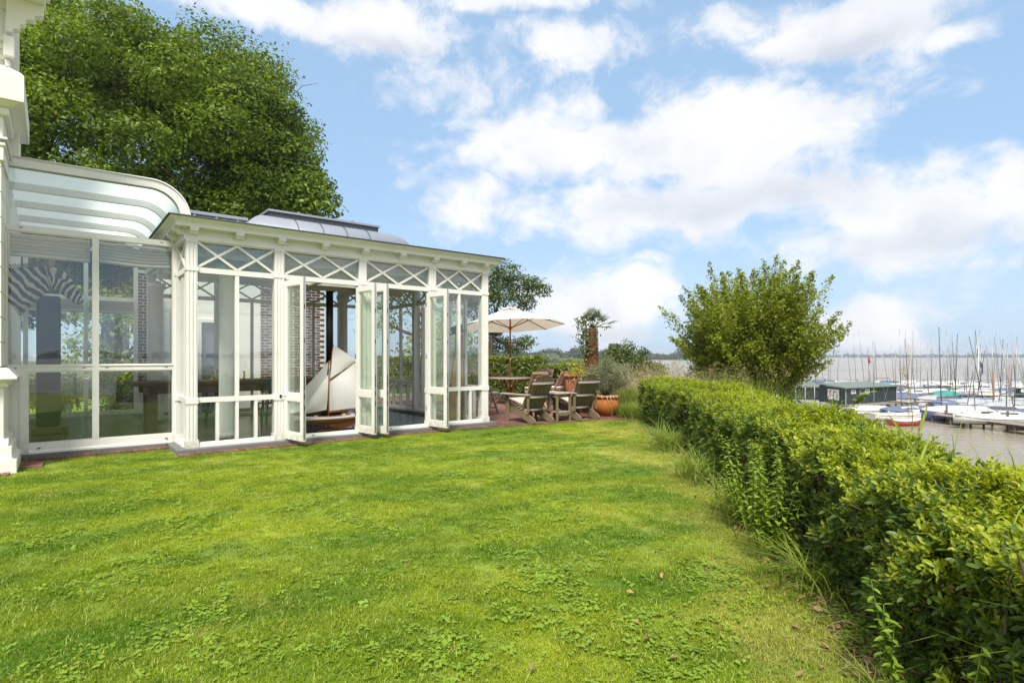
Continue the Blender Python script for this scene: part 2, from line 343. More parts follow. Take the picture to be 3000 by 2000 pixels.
# ------------------------------------------------------------------ mesh builder
class MB:
    def __init__(s): s.v = []; s.f = []; s.sm = []
    def _add(s, vs, fs, smooth=False):
        o = len(s.v); s.v += [tuple(p) for p in vs]
        for f in fs: s.f.append(tuple(i + o for i in f)); s.sm.append(smooth)
        return s
    def box(s, x0, x1, y0, y1, z0, z1, M=None):
        vs = [(x, y, z) for z in (z0, z1) for (x, y) in ((x0, y0), (x1, y0), (x1, y1), (x0, y1))]
        if M is not None: vs = [M @ Vector(p) for p in vs]
        return s._add(vs, [(0, 3, 2, 1), (4, 5, 6, 7), (0, 1, 5, 4), (1, 2, 6, 5), (2, 3, 7, 6), (3, 0, 4, 7)])
    def bar(s, a, b, w, h, up=(0, 0, 1), ext=0.0):
        a, b = Vector(a), Vector(b); d = (b - a); L = d.length; d.normalize()
        side = d.cross(Vector(up))
        if side.length < 1e-5: side = d.cross(Vector((1, 0, 0)))
        side.normalize(); u = side.cross(d)
        a = a - d * ext; b = b + d * ext
        vs = [p + side * (w / 2 * i) + u * (h / 2 * j) for p in (a, b) for (i, j) in ((-1, -1), (1, -1), (1, 1), (-1, 1))]
        return s._add(vs, [(0, 3, 2, 1), (4, 5, 6, 7), (0, 1, 5, 4), (1, 2, 6, 5), (2, 3, 7, 6), (3, 0, 4, 7)])
    def prism(s, poly, a, b, axis='x', smooth=False):
        """extrude polygon [(p,q)...] along axis from a to b; (p,q) are the other two axes in order"""
        def P(p, q, t): return (t, p, q) if axis == 'x' else ((p, t, q) if axis == 'y' else (p, q, t))
        n = len(poly); vs = [P(p, q, a) for p, q in poly] + [P(p, q, b) for p, q in poly]
        fs = [tuple(range(n)), tuple(range(2 * n - 1, n - 1, -1))]
        s._add(vs, fs); o = len(s.v) - 2 * n
        for i in range(n):
            s.f.append((o + i, o + n + i, o + n + (i + 1) % n, o + (i + 1) % n)); s.sm.append(smooth)
        return s
    def tube(s, pts, radii, n=8, cap=True, smooth=True):
        pts = [Vector(p) for p in pts]
        if not hasattr(radii, '__len__'): radii = [radii] * len(pts)
        o = len(s.v); ref = Vector((0, 0, 1))
        for i, p in enumerate(pts):
            d = (pts[min(i + 1, len(pts) - 1)] - pts[max(i - 1, 0)]).normalized()
            a = d.cross(ref)
            if a.length < 0.05: a = d.cross(Vector((1, 0, 0)))
            a.normalize(); b = d.cross(a)
            for k in range(n):
                t = 2 * math.pi * k / n
                s.v.append(tuple(p + (a * math.cos(t) + b * math.sin(t)) * radii[i]))
        for i in range(len(pts) - 1):
            for k in range(n):
                s.f.append((o + i * n + k, o + i * n + (k + 1) % n, o + (i + 1) * n + (k + 1) % n, o + (i + 1) * n + k)); s.sm.append(smooth)
        if cap:
            s.f.append(tuple(o + k for k in range(n))[::-1]); s.sm.append(False)
            e = o + (len(pts) - 1) * n
            s.f.append(tuple(e + k for k in range(n))); s.sm.append(False)
        return s
    def lathe(s, prof, n=24, c=(0, 0), smooth=True, cap=True):
        o = len(s.v)
        for r, z in prof:
            for k in range(n):
                t = 2 * math.pi * k / n; s.v.append((c[0] + r * math.cos(t), c[1] + r * math.sin(t), z))
        for i in range(len(prof) - 1):
            for k in range(n):
                s.f.append((o + i * n + k, o + i * n + (k + 1) % n, o + (i + 1) * n + (k + 1) % n, o + (i + 1) * n + k)); s.sm.append(smooth)
        if cap:
            s.f.append(tuple(o + k for k in range(n))[::-1]); s.sm.append(False)
            e = o + (len(prof) - 1) * n; s.f.append(tuple(e + k for k in range(n))); s.sm.append(False)
        return s
    def sweep(s, secs, closed=True, smooth=True, cap=True):
        """loft through rings of equal length"""
        o = len(s.v); n = len(secs[0])
        for r in secs: s.v += [tuple(p) for p in r]
        for i in range(len(secs) - 1):
            for k in range(n if closed else n - 1):
                s.f.append((o + i * n + k, o + i * n + (k + 1) % n, o + (i + 1) * n + (k + 1) % n, o + (i + 1) * n + k)); s.sm.append(smooth)
        if cap and closed:
            s.f.append(tuple(o + k for k in range(n))[::-1]); s.sm.append(False)
            e = o + (len(secs) - 1) * n; s.f.append(tuple(e + k for k in range(n))); s.sm.append(False)
        return s
    def mesh(s, name, m):
        me = bpy.data.meshes.new(name); me.from_pydata(s.v, [], s.f)
        me.polygons.foreach_set('use_smooth', s.sm); me.materials.append(MAT[m]); me.validate(); me.update()
        return me
    def build(s, name, m, parent=None, loc=None, rot=None):
        return link(name, s.mesh(name, m), parent, loc, rot)

def link(name, me, parent=None, loc=None, rot=None, scale=None):
    o = bpy.data.objects.new(name, me); col.objects.link(o)
    if parent is not None: o.parent = parent
    if loc is not None: o.location = loc
    if rot is not None: o.rotation_euler = rot
    if scale is not None: o.scale = scale
    return o
def tag(o, label=None, cat=None, group=None, kind=None):
    if label: o['label'] = label
    if cat: o['category'] = cat
    if group: o['group'] = group
    if kind: o['kind'] = kind
    return o
def thing(name, label, cat, loc=(0, 0, 0), rz=0.0, group=None):
    o = bpy.data.objects.new(name, None); col.objects.link(o); o.location = loc; o.rotation_euler = (0, 0, rz)
    o.empty_display_size = 0.1
    return tag(o, label, cat, group)
def copy_tree(o, parent=None):
    c = o.copy(); col.objects.link(c); c.parent = parent
    for ch in list(o.children): copy_tree(ch, c)
    return c
def softened(o, w=0.004, seg=2):
    b = o.modifiers.new('edge', 'BEVEL'); b.width = w; b.segments = seg; b.limit_method = 'ANGLE'; return o

def np_mesh(name, V, F, m, tint=None, smooth=False):
    """fast mesh from arrays: V (n,3), F (k, corners)"""
    me = bpy.data.meshes.new(name); V = np.asarray(V, np.float32); F = np.asarray(F, np.int32)
    me.vertices.add(len(V)); me.vertices.foreach_set('co', V.ravel())
    k = F.shape[1]; me.loops.add(F.size); me.loops.foreach_set('vertex_index', F.ravel())
    me.polygons.add(len(F)); me.polygons.foreach_set('loop_start', np.arange(0, F.size, k, dtype=np.int32))
    try: me.polygons.foreach_set('loop_total', np.full(len(F), k, np.int32))
    except Exception: pass
    if smooth: me.polygons.foreach_set('use_smooth', np.ones(len(F), bool))
    me.update(calc_edges=True); me.materials.append(MAT[m])
    if tint is not None:
        a = me.attributes.new('tint', 'FLOAT', 'FACE'); a.data.foreach_set('value', np.asarray(tint, np.float32))
    return me

def unit(a): return a / np.maximum(np.linalg.norm(a, axis=1, keepdims=True), 1e-9)
def leaves(C, N, size, aspect=0.55, T=None, cup=0.12):
    """rhombic leaves (one bent quad each): centres C, face normals N, lengths size, optional axis T"""
    n = len(C); N = unit(N)
    if T is None: T = rng.normal(size=(n, 3))
    T = unit(T - N * np.sum(T * N, axis=1, keepdims=True)); B = np.cross(N, T)
    s = np.asarray(size).reshape(-1, 1) * np.ones((n, 1))
    V = np.empty((n, 4, 3)); V[:, 0] = C - T * s * .5; V[:, 2] = C + T * s * .5 - N * s * cup * .5
    V[:, 1] = C + B * s * aspect * .5 + N * s * cup - T * s * .06; V[:, 3] = C - B * s * aspect * .5 + N * s * cup - T * s * .06
    return V.reshape(-1, 3), np.arange(4 * n).reshape(n, 4)
def merge(parts):
    Vs, Fs, Ts, o = [], [], [], 0
    for V, F, t in parts:
        Vs.append(V); Fs.append(F + o); Ts.append(t); o += len(V)
    return np.concatenate(Vs), np.concatenate(Fs), np.concatenate(Ts)

def blades(P, H, W, lean, az=None, seg=3, droop=0.6, curve=1.8):
    """grass blades: base points P, heights H, widths W, lean = horizontal reach as a fraction of height"""
    n = len(P); az = rng.uniform(0, 2 * np.pi, n) if az is None else az
    D = np.stack([np.cos(az), np.sin(az), np.zeros(n)], 1); S = np.stack([-np.sin(az), np.cos(az), np.zeros(n)], 1)
    rows = []
    for i in range(seg + 1):
        t = i / seg
        c = P + D * (H * lean * t ** curve)[:, None]; c = c.copy(); c[:, 2] += H * (t - droop * lean * 0.5 * t ** 3)
        w = (W * (1 - t) ** 0.7 * 0.5 + 1e-4)[:, None]
        rows += [c - S * w, c + S * w]
    V = np.stack(rows, 1).reshape(-1, 3); k = 2 * (seg + 1)
    F = []
    for i in range(seg):
        b = 2 * i; F.append(np.stack([np.arange(n) * k + b, np.arange(n) * k + b + 1, np.arange(n) * k + b + 3, np.arange(n) * k + b + 2], 1))
    F = np.stack(F, 1).reshape(-1, 4)
    return V, F, np.repeat(rng.uniform(0, 1, n), seg)

def scatter(name, pts, rot, scl, protos, m_parent=None, pick=None):
    """one 'stuff' object: prototype meshes set on points by geometry nodes"""
    me = bpy.data.meshes.new(name); P = np.asarray(pts, np.float32); me.vertices.add(len(P)); me.vertices.foreach_set('co', P.ravel())
    a = me.attributes.new('rot', 'FLOAT_VECTOR', 'POINT'); a.data.foreach_set('vector', np.asarray(rot, np.float32).ravel())
    a = me.attributes.new('scl', 'FLOAT', 'POINT'); a.data.foreach_set('value', np.asarray(scl, np.float32))
    a = me.attributes.new('pick', 'INT', 'POINT'); a.data.foreach_set('value', np.asarray(pick if pick is not None else rng.integers(0, len(protos), len(P)), np.int32))
    o = bpy.data.objects.new(name, me); col.objects.link(o)
    if m_parent is not None: o.parent = m_parent
    g = bpy.data.node_groups.new(name, 'GeometryNodeTree')
    g.interface.new_socket('Geometry', in_out='INPUT', socket_type='NodeSocketGeometry')
    g.interface.new_socket('Geometry', in_out='OUTPUT', socket_type='NodeSocketGeometry')
    gi = g.nodes.new('NodeGroupInput'); go = g.nodes.new('NodeGroupOutput')
    inst = g.nodes.new('GeometryNodeInstanceOnPoints'); inst.inputs['Pick Instance'].default_value = True
    j = g.nodes.new('GeometryNodeGeometryToInstance')
    for pm in protos[::-1]:
        po = bpy.data.objects.new(name + '_piece', pm)
        oi = g.nodes.new('GeometryNodeObjectInfo'); oi.inputs['Object'].default_value = po
        g.links.new(oi.outputs['Geometry'], j.inputs[0])
    def attr(nm, typ):
        q = g.nodes.new('GeometryNodeInputNamedAttribute'); q.data_type = typ; q.inputs['Name'].default_value = nm; return q.outputs[0]
    g.links.new(gi.outputs[0], inst.inputs['Points']); g.links.new(j.outputs[0], inst.inputs['Instance'])
    g.links.new(attr('pick', 'INT'), inst.inputs['Instance Index'])
    e2r = g.nodes.new('FunctionNodeEulerToRotation'); g.links.new(attr('rot', 'FLOAT_VECTOR'), e2r.inputs[0]); g.links.new(e2r.outputs[0], inst.inputs['Rotation'])
    g.links.new(attr('scl', 'FLOAT'), inst.inputs['Scale']); g.links.new(inst.outputs[0], go.inputs[0])
    md = o.modifiers.new('scatter', 'NODES'); md.node_group = g
    o['kind'] = 'stuff'
    return o

# frame of the pavilion: local x runs along its front, local y away from the lawn, z up
TH = math.atan2(1667.0, 2080.0); CT, ST = math.cos(TH), math.sin(TH)
P0 = Vector((-4.57, 7.98, 0))
def W(u, v, z=0.0): return Vector((P0.x + CT * u - ST * v, P0.y + ST * u + CT * v, z))
def px(x, y, D):    # a photograph pixel at distance D along the view
    return Vector(((x - 1500) / FPX * D, D, EYE + (HOR - y) / FPX * D))

# ------------------------------------------------------------------ the setting: terrain, lake, lawn, terrace
def smooth01(t): t = np.clip(t, 0, 1); return t * t * (3 - 2 * t)
def land(x, y):
    """height of the ground: a garden plateau that falls to the lake on the right and beyond the terrace"""
    a = x - 4.3
    b = np.where(x > -9, y - 27 - 0.35 * np.maximum(0, -x), -50)
    s = np.maximum(a, b)
    return -0.03 - 5.4 * smooth01(s / 11.0)
def build_terrain():
    xs = np.unique(np.concatenate([np.linspace(-160, -20, 29), np.linspace(-20, 22, 85), np.linspace(22, 40, 7)]))
    ys = np.unique(np.concatenate([np.linspace(-140, -10, 27), np.linspace(-10, 45, 90), np.linspace(45, 160, 24)]))
    X, Y = np.meshgrid(xs, ys); Z = land(X, Y)
    Z += np.where((X > 4.3) | (Y > 24), rng.normal(0, .03, X.shape), 0)
    V = np.stack([X, Y, Z], -1).reshape(-1, 3); nx = len(xs); i = np.arange(len(ys) - 1)[:, None] * nx + np.arange(nx - 1)[None]
    F = np.stack([i, i + 1, i + 1 + nx, i + nx], -1).reshape(-1, 4)
    m, n = mat('bank')
    p = pos(n); c = n.mix(n.step(n.noise(p, .6, 5), .35, .65), (.045, .075, .016), (.11, .12, .035))
    b = n.add('ShaderNodeBsdfPrincipled', i_Roughness=.95); n.put(b.inputs['Base Color'], c); n.put(b.inputs['Normal'], bump(n, n.noise(p, 7, 6), .8, .08)); finish(n, b)
    o = link('ground', np_mesh('ground', V, F, 'bank', smooth=True)); tag(o, kind='structure')
build_terrain()

LAKE_Z = -4.0
def build_lake():
    m, n = mat('lake_water')
    p = pos(n)
    w1 = n.noise(scaled(n, p, (.5, 1.4, 1)), 1.2, 4, .6); w2 = n.noise(scaled(n, p, (.012, .06, 1)), 1.0, 5, .6)
    w3 = n.noise(scaled(n, p, (.0018, .012, 1)), 1.0, 4, .55)
    c = n.mix(n.step(n.noise(p, .05, 3), .4, .6), (.22, .185, .13), (.27, .235, .18))
    b = n.add('ShaderNodeBsdfPrincipled', i_IOR=1.33); n.put(b.inputs['Base Color'], c)
    n.put(b.inputs['Roughness'], n.math('MULTIPLY_ADD', w3, .30, .07))
    h = n.math('ADD', n.math('MULTIPLY', w1, .4), n.math('MULTIPLY', w2, 1.2))
    n.put(b.inputs['Normal'], bump(n, h, .6, .25)); finish(n, b)
    mb = MB(); N = 48
    ring = [(5200 * math.cos(2 * math.pi * k / N), 5200 * math.sin(2 * math.pi * k / N), LAKE_Z) for k in range(N)]
    mb._add(ring, [tuple(range(N))])
    tag(mb.build('lake', 'lake_water'), kind='structure')
build_lake()

# hedge lines on the ground (x for a given y)
HFY = np.array([0.2, 1.3, 2.35, 2.86, 4.04, 5.67, 8.43, 11.42, 11.9]); HFX = np.array([1.25, 1.42, 1.62, 1.74, 1.95, 2.19, 2.53, 2.62, 2.72])
HBY = np.array([0.2, 2.66, 3.9, 5.56, 7.5, 11.4, 11.9]); HBX = np.array([2.05, 2.39, 2.60, 3.06, 3.52, 3.72, 3.6])
def hf(y): return np.interp(y, HFY, HFX)
def hb(y): return np.interp(y, HBY, HBX)
# front edge of the brick terrace (world), left to right
TEX = np.array([-.75, -.39, .97, 1.6, 2.01, 2.45, 2.9]); TEY = np.array([10.5, 10.72, 11.54, 11.86, 11.97, 11.88, 11.75])
def to_uv(x, y):
    dx, dy = x - P0.x, y - P0.y
    return CT * dx + ST * dy, -ST * dx + CT * dy
def on_lawn(x, y):
    u, v = to_uv(x, y)
    house = ((u < 5.36) & (u > -.2) & (v > -0.31)) | ((u <= -.2) & (v > .53)) | ((u < -1.74) & (v > -.36)) | ((u < -1.40) & (u > -1.78) & (v > -.04))
    terr = (x > -.75) & (y > np.interp(x, TEX, TEY))
    soil = x > hf(y) + 0.06
    return ~(house | terr | soil)

def lawn_shader(name, ground):
    m, n = mat(name); p = pos(n)
    at = n.add('ShaderNodeAttribute', attribute_name='tint').outputs['Fac']
    big = n.noise(p, .55, 4, .6); mid = n.noise(p, 2.1, 4, .6); sml = n.noise(p, 9, 4, .6)
    c = n.mix(n.step(big, .36, .64), (.100, .212, .009), (.268, .358, .015))
    c = n.mix(n.math('MULTIPLY', n.step(mid, .46, .66), .7), c, (.085, .185, .010))
    # worn, straw-coloured grass: patchy everywhere, more along the trodden strip by the hedge
    sx = n.add('ShaderNodeSeparateXYZ'); n.put(sx.inputs[0], p)
    strip = n.math('MULTIPLY', n.step(sx.outputs[0], .3, 1.9), .55)
    dry = n.step(n.math('ADD', n.noise(p, 1.15, 5, .62, .4), n.math('MULTIPLY', strip, .35)), .56, .74)
    c = n.mix(n.math('MULTIPLY', dry, .50), c, (.46, .42, .11))
    c = n.mix(n.math('MULTIPLY', n.step(sml, .60, .74), .25), c, (.46, .46, .08))
    band = n.math('SINE', n.math('MULTIPLY', n.math('ADD', n.math('ADD', n.math('MULTIPLY', sx.outputs[0], .55), n.math('MULTIPLY', sx.outputs[1], -1.0)), n.math('MULTIPLY', n.noise(p, .5, 2), 1.3)), 6.2))
    c = n.mix(n.math('MULTIPLY', n.step(band, -.6, .8), .26), c, (.38, .42, .03))        # mowing bands: light caught by the leaning blades, put into the colour
    if not ground:
        c = n.mix(n.math('MULTIPLY', n.step(at, .84, .98), .65), c, (.55, .50, .18))
        c = n.mix(n.math('MULTIPLY', n.step(at, 0.0, .5), -1.0), c, c)
        k = n.math('MULTIPLY_ADD', at, .5, .75)
        cc = n.add('ShaderNodeCombineXYZ'); [n.put(cc.inputs[q], k) for q in range(3)]
        c = n.mix(1.0, c, cc.outputs[0], 'MULTIPLY')
        d = n.add('ShaderNodeBsdfPrincipled', i_Roughness=.5); n.put(d.inputs['Base Color'], c); d.inputs['Specular IOR Level'].default_value = .10
        t = n.add('ShaderNodeBsdfTranslucent'); n.put(t.inputs[0], n.mix(1.0, c, (1.25, 1.2, .6), 'MULTIPLY'))
        mx = n.add('ShaderNodeMixShader', i_0=.32); n.l.new(d.outputs[0], mx.inputs[1]); n.l.new(t.outputs[0], mx.inputs[2]); finish(n, mx)
    else:
        c = n.mix(.30, c, (.10, .10, .03))
        d = n.add('ShaderNodeBsdfPrincipled', i_Roughness=.95); n.put(d.inputs['Base Color'], c)
        n.put(d.inputs['Normal'], bump(n, n.noise(p, 60, 5), .8, .02)); finish(n, d)
lawn_shader('lawn_blade', False); lawn_shader('lawn_soil', True)

def build_lawn():
    xs = np.linspace(-14, 4.2, 92); ys = np.linspace(-8, 25, 166); X, Y = np.meshgrid(xs, ys)
    Z = .006 * np.sin(X * 1.7 + Y * .6) * np.cos(Y * 1.3) - .004
    Z = np.where(on_lawn(X, Y), Z, -.012)
    V = np.stack([X, Y, Z], -1).reshape(-1, 3); nx = len(xs); i = np.arange(len(ys) - 1)[:, None] * nx + np.arange(nx - 1)[None]
    F = np.stack([i, i + 1, i + 1 + nx, i + nx], -1).reshape(-1, 4)
    lawn = link('lawn', np_mesh('lawn', V, F, 'lawn_soil', smooth=True)); tag(lawn, kind='structure')
    # mown turf: patches of blades set over the whole sheet
    protos = []
    for k in range(6):
        nb = 110; r = .085 * np.sqrt(rng.uniform(0, 1, nb)); a = rng.uniform(0, 6.283, nb)
        P = np.stack([r * np.cos(a), r * np.sin(a), np.full(nb, -.004)], 1)
        Vb, Fb, tb = blades(P, rng.uniform(.010, .024, nb) * (1.2 if k == 5 else 1), rng.uniform(.0022, .0042, nb), rng.uniform(.2, 1.3, nb), seg=2)
        protos.append(np_mesh('turf', Vb, Fb, 'lawn_blade', tb))
    pts = []
    for (y0, y1, dens) in ((1.5, 3.6, 520), (3.6, 6.5, 330), (6.5, 13.2, 190)):
        n_ = int(dens * (y1 - y0) * 9.4); x = rng.uniform(-6.6, 2.8, n_); y = rng.uniform(y0, y1, n_)
        ok = on_lawn(x, y) & (np.abs(x) < .95 * y + .6); pts.append(np.stack([x[ok], y[ok], np.zeros(ok.sum())], 1))
    P = np.concatenate(pts); P[:, 2] = .006 * np.sin(P[:, 0] * 1.7 + P[:, 1] * .6) * np.cos(P[:, 1] * 1.3) - .004
    rot = np.stack([rng.normal(0, .08, len(P)), rng.normal(0, .08, len(P)), rng.uniform(0, 6.283, len(P))], 1)
    g = scatter('grass', P, rot, rng.uniform(.75, 1.25, len(P)), protos)
    tag(g, 'short mown green and straw-coloured grass covering the lawn', 'grass', kind='stuff')
    # clover and ground ivy growing in colonies
    protos = []
    for k in range(4):
        Vs = []; Fs = []; ts = []; o = 0
        for j in range(5):
            cx, cy = rng.normal(0, .022, 2); zz = rng.uniform(.016, .036); a0 = rng.uniform(0, 6.28)
            for q in range(3):
                a = a0 + q * 2.094; s_ = rng.uniform(.007, .0115); lx, ly = cx + math.cos(a) * s_, cy + math.sin(a) * s_
                n8 = [(lx + s_ * math.cos(b), ly + s_ * math.sin(b), zz + rng.normal(0, .0012)) for b in np.linspace(0, 6.283, 7)[:-1]]
                Vs += n8; Fs += [[o, o + 1, o + 2, o + 3], [o, o + 3, o + 4, o + 5]]; o += 6; t = rng.uniform(); ts += [t, t]
        protos.append(np_mesh('clover', np.array(Vs), np.array(Fs), 'clover_leaf', ts))
    cen = [(-1.6, 3.0), (-2.4, 3.6), (-.9, 3.5), (.35, 3.6), (-.2, 4.4), (.15, 2.9), (-2.9, 3.0), (-1.2, 4.6), (.45, 4.9), (-1.9, 5.2), (-.7, 5.6),
           (-2.6, 4.6), (.9, 3.0), (-.3, 2.5), (-1.0, 2.6), (-3.4, 4.2), (.0, 6.3), (.7, 2.5), (-1.9, 2.45), (.2, 3.5), (-.75, 6.5), (1.25, 3.5), (-3.6, 5.4), (-2.2, 6.3)]
    P = []
    for cx, cy in cen:
        k = int(rng.integers(45, 130)); ang = rng.uniform(0, 3.14); s1, s2 = rng.uniform(.14, .36), rng.uniform(.07, .16)
        a, b = rng.normal(0, s1, k), rng.normal(0, s2, k)
        P.append(np.stack([cx + a * math.cos(ang) - b * math.sin(ang), cy + a * math.sin(ang) + b * math.cos(ang), np.zeros(k)], 1))
    x = rng.uniform(-4, 1.4, 500); y = rng.uniform(2, 7.5, 500); P.append(np.stack([x, y, 0 * x], 1))
    P = np.concatenate(P); P = P[on_lawn(P[:, 0], P[:, 1])]
    rot = np.stack([rng.normal(0, .2, len(P)), rng.normal(0, .2, len(P)), rng.uniform(0, 6.28, len(P))], 1)
    g = scatter('clover', P, rot, rng.uniform(.35, .72, len(P)), protos); tag(g, 'colonies of low clover leaves growing in the lawn', 'clover', kind='stuff')
    # fallen leaves lying on the grass
    pl = MB(); w = [(0, -.03, 0), (.014, -.012, .006), (.017, .010, .008), (0, .034, .002), (-.017, .008, .009), (-.013, -.014, .006), (0, 0, -.001)]
    pl._add(w, [(0, 1, 6), (1, 2, 6), (2, 3, 6), (3, 4, 6), (4, 5, 6), (5, 0, 6)]); me = pl.mesh('fallen_leaf', 'dead_leaf')
    for k, (X_, Y_) in enumerate([(1290, 1530), (1865, 1838), (1895, 1885), (1975, 1945), (1845, 1750), (2195, 1590), (1190, 1665), (1560, 1975), (1940, 1700), (1320, 1925)]):
        D = EYE * FPX / (Y_ - HOR); o = link('fallen_leaf', me, None, ((X_ - 1500) / FPX * D, D, .032), (rng.normal(0, .3), rng.normal(0, .3), rng.uniform(0, 6)))
        o.scale = (rng.uniform(.5, .85),) * 3
        tag(o, 'small dry brown leaf lying on the mown grass', 'leaf', 'fallen leaves on the lawn')
    # bare earth under the hedge
    mb = MB(); ys = np.linspace(.3, 12.1, 60); vs = []; fs = []
    for i, y in enumerate(ys):
        w_ = .05 * math.sin(y * 5.3) + .04 * math.sin(y * 11); vs += [(hf(y) + .0 + w_, y, .001), (hf(y) + .45, y, .012), (hb(y) + .4, y, .0)]
        if i: b = 3 * i; fs += [(b - 3, b - 2, b + 1, b), (b - 2, b - 1, b + 2, b + 1)]
    mb._add(vs, fs, True); tag(mb.build('earth_strip', 'earth'), kind='structure')
build_lawn()

def build_terrace():
    base = MB()
    poly = [(x, y) for x, y in zip(TEX, TEY)] + [(3.4, 13.5), (3.4, 19.0), (-2.6, 21.0), (-6.5, 16.5), (-.95, 10.6)]
    base._add([(x, y, .000) for x, y in poly], [tuple(range(len(poly)))])
    ter = base.build('terrace', 'joint_sand'); tag(ter, kind='structure')
    # clay pavers in running bond along the pavilion front
    L, Wd, gap = .205, .066, .005
    rows = []
    for j in range(-26, 110):
        v = j * (Wd + gap); off = (j % 2) * L / 2 + rng.uniform(-.01, .01)
        for i in range(25, 50):
            u = i * (L + gap) + off; p = W(u + L / 2, v + Wd / 2)
            if u < 5.4 and v > -.36: continue
            if p.x < -.70 and v < 1: continue
            if p.y < np.interp(p.x, TEX, TEY) + .05 or p.x > 3.3 or p.y > 18: continue
            rows.append((p.y, p.x, u, v))
    rows.sort()
    mb = MB(); mb.box(-L / 2, L / 2, -Wd / 2, Wd / 2, -.05, 0.0); me = mb.mesh('paver', 'paver')
    rest = MB()
    for k, (py, pxx, u, v) in enumerate(rows):
        z = .010 + rng.normal(0, .0015); a = TH + rng.normal(0, .012)
        if k < 300: link('paver', me, ter, (pxx, py, z), (rng.normal(0, .006), rng.normal(0, .006), a))
        else:
            M = Matrix.Translation((pxx, py, z)) @ Matrix.Rotation(a, 4, 'Z'); rest.box(-L / 2, L / 2, -Wd / 2, Wd / 2, -.03, 0, M)
    tag(rest.build('pavers', 'paver', ter), kind='stuff')
    # soldier course of bricks along the foot of the pavilion and the passage
    edg = thing('brick_edging', 'row of worn red paving bricks along the foot of the pavilion', 'brick edging', W(0, -.222), TH)
    b = MB(); b.box(-.031, .031, -.095, .095, -.06, 0); bm_ = b.mesh('brick', 'paver')
    for i in range(78): link('brick', bm_, edg, (-.10 + i * .0695, -.005 + rng.normal(0, .003), .012 + rng.normal(0, .003)), (0, rng.normal(0, .02), rng.normal(0, .02)))
    edg2 = thing('brick_edging', 'short stretch of red bricks along the foot of the glazed passage', 'brick edging', W(-1.75, .625), TH)
    for i in range(24):
        link('brick', bm_, edg2, (.03 + i * .0695, .02 + rng.normal(0, .003), .012 + rng.normal(0, .003)), (0, rng.normal(0, .02), rng.normal(0, .02)))
    edg3 = thing('brick_step', 'patch of flat red bricks beside the plinth of the white house', 'bricks', W(-1.55, .0), TH)
    b = MB(); b.box(-.10, .10, -.032, .032, -.06, 0); bm3 = b.mesh('brick', 'paver')
    for j in range(6):
        link('brick', bm3, edg3, (-.10 + rng.normal(0, .003), -.02 + j * .072, .016 + rng.normal(0, .003)), (0, 0, rng.normal(0, .02)))
    for i in range(5): link('brick', bm_, edg3, (-.62 + i * .075, -.42, .012), (0, 0, rng.normal(0, .03)))
build_terrace()

# ------------------------------------------------------------------ the pavilion
Z0, ZM0, ZM1, ZT0, ZT1, ZA0, ZA1 = .06, .690, .762, 2.535, 2.612, 2.985, 3.060
def uof(x, v=0.0):
    k = (x - 1500) / FPX; X0 = P0.x - ST * v; Y0 = P0.y + CT * v
    return (k * Y0 - X0) / (CT - k * ST)
def ring(prof, u0, u1, v0, v1, smooth=False):
    """mitred moulding round a rectangle: profile of (projection, height)"""
    mb = MB(); n = len(prof); o = 0
    for pr, z in prof: mb.v += [(u0 - pr, v0 - pr, z), (u1 + pr, v0 - pr, z), (u1 + pr, v1 + pr, z), (u0 - pr, v1 + pr, z)]
    for i in range(n - 1):
        for k in range(4): mb.f.append((4 * i + k, 4 * i + (k + 1) % 4, 4 * i + 4 + (k + 1) % 4, 4 * i + 4 + k)); mb.sm.append(smooth)
    return mb

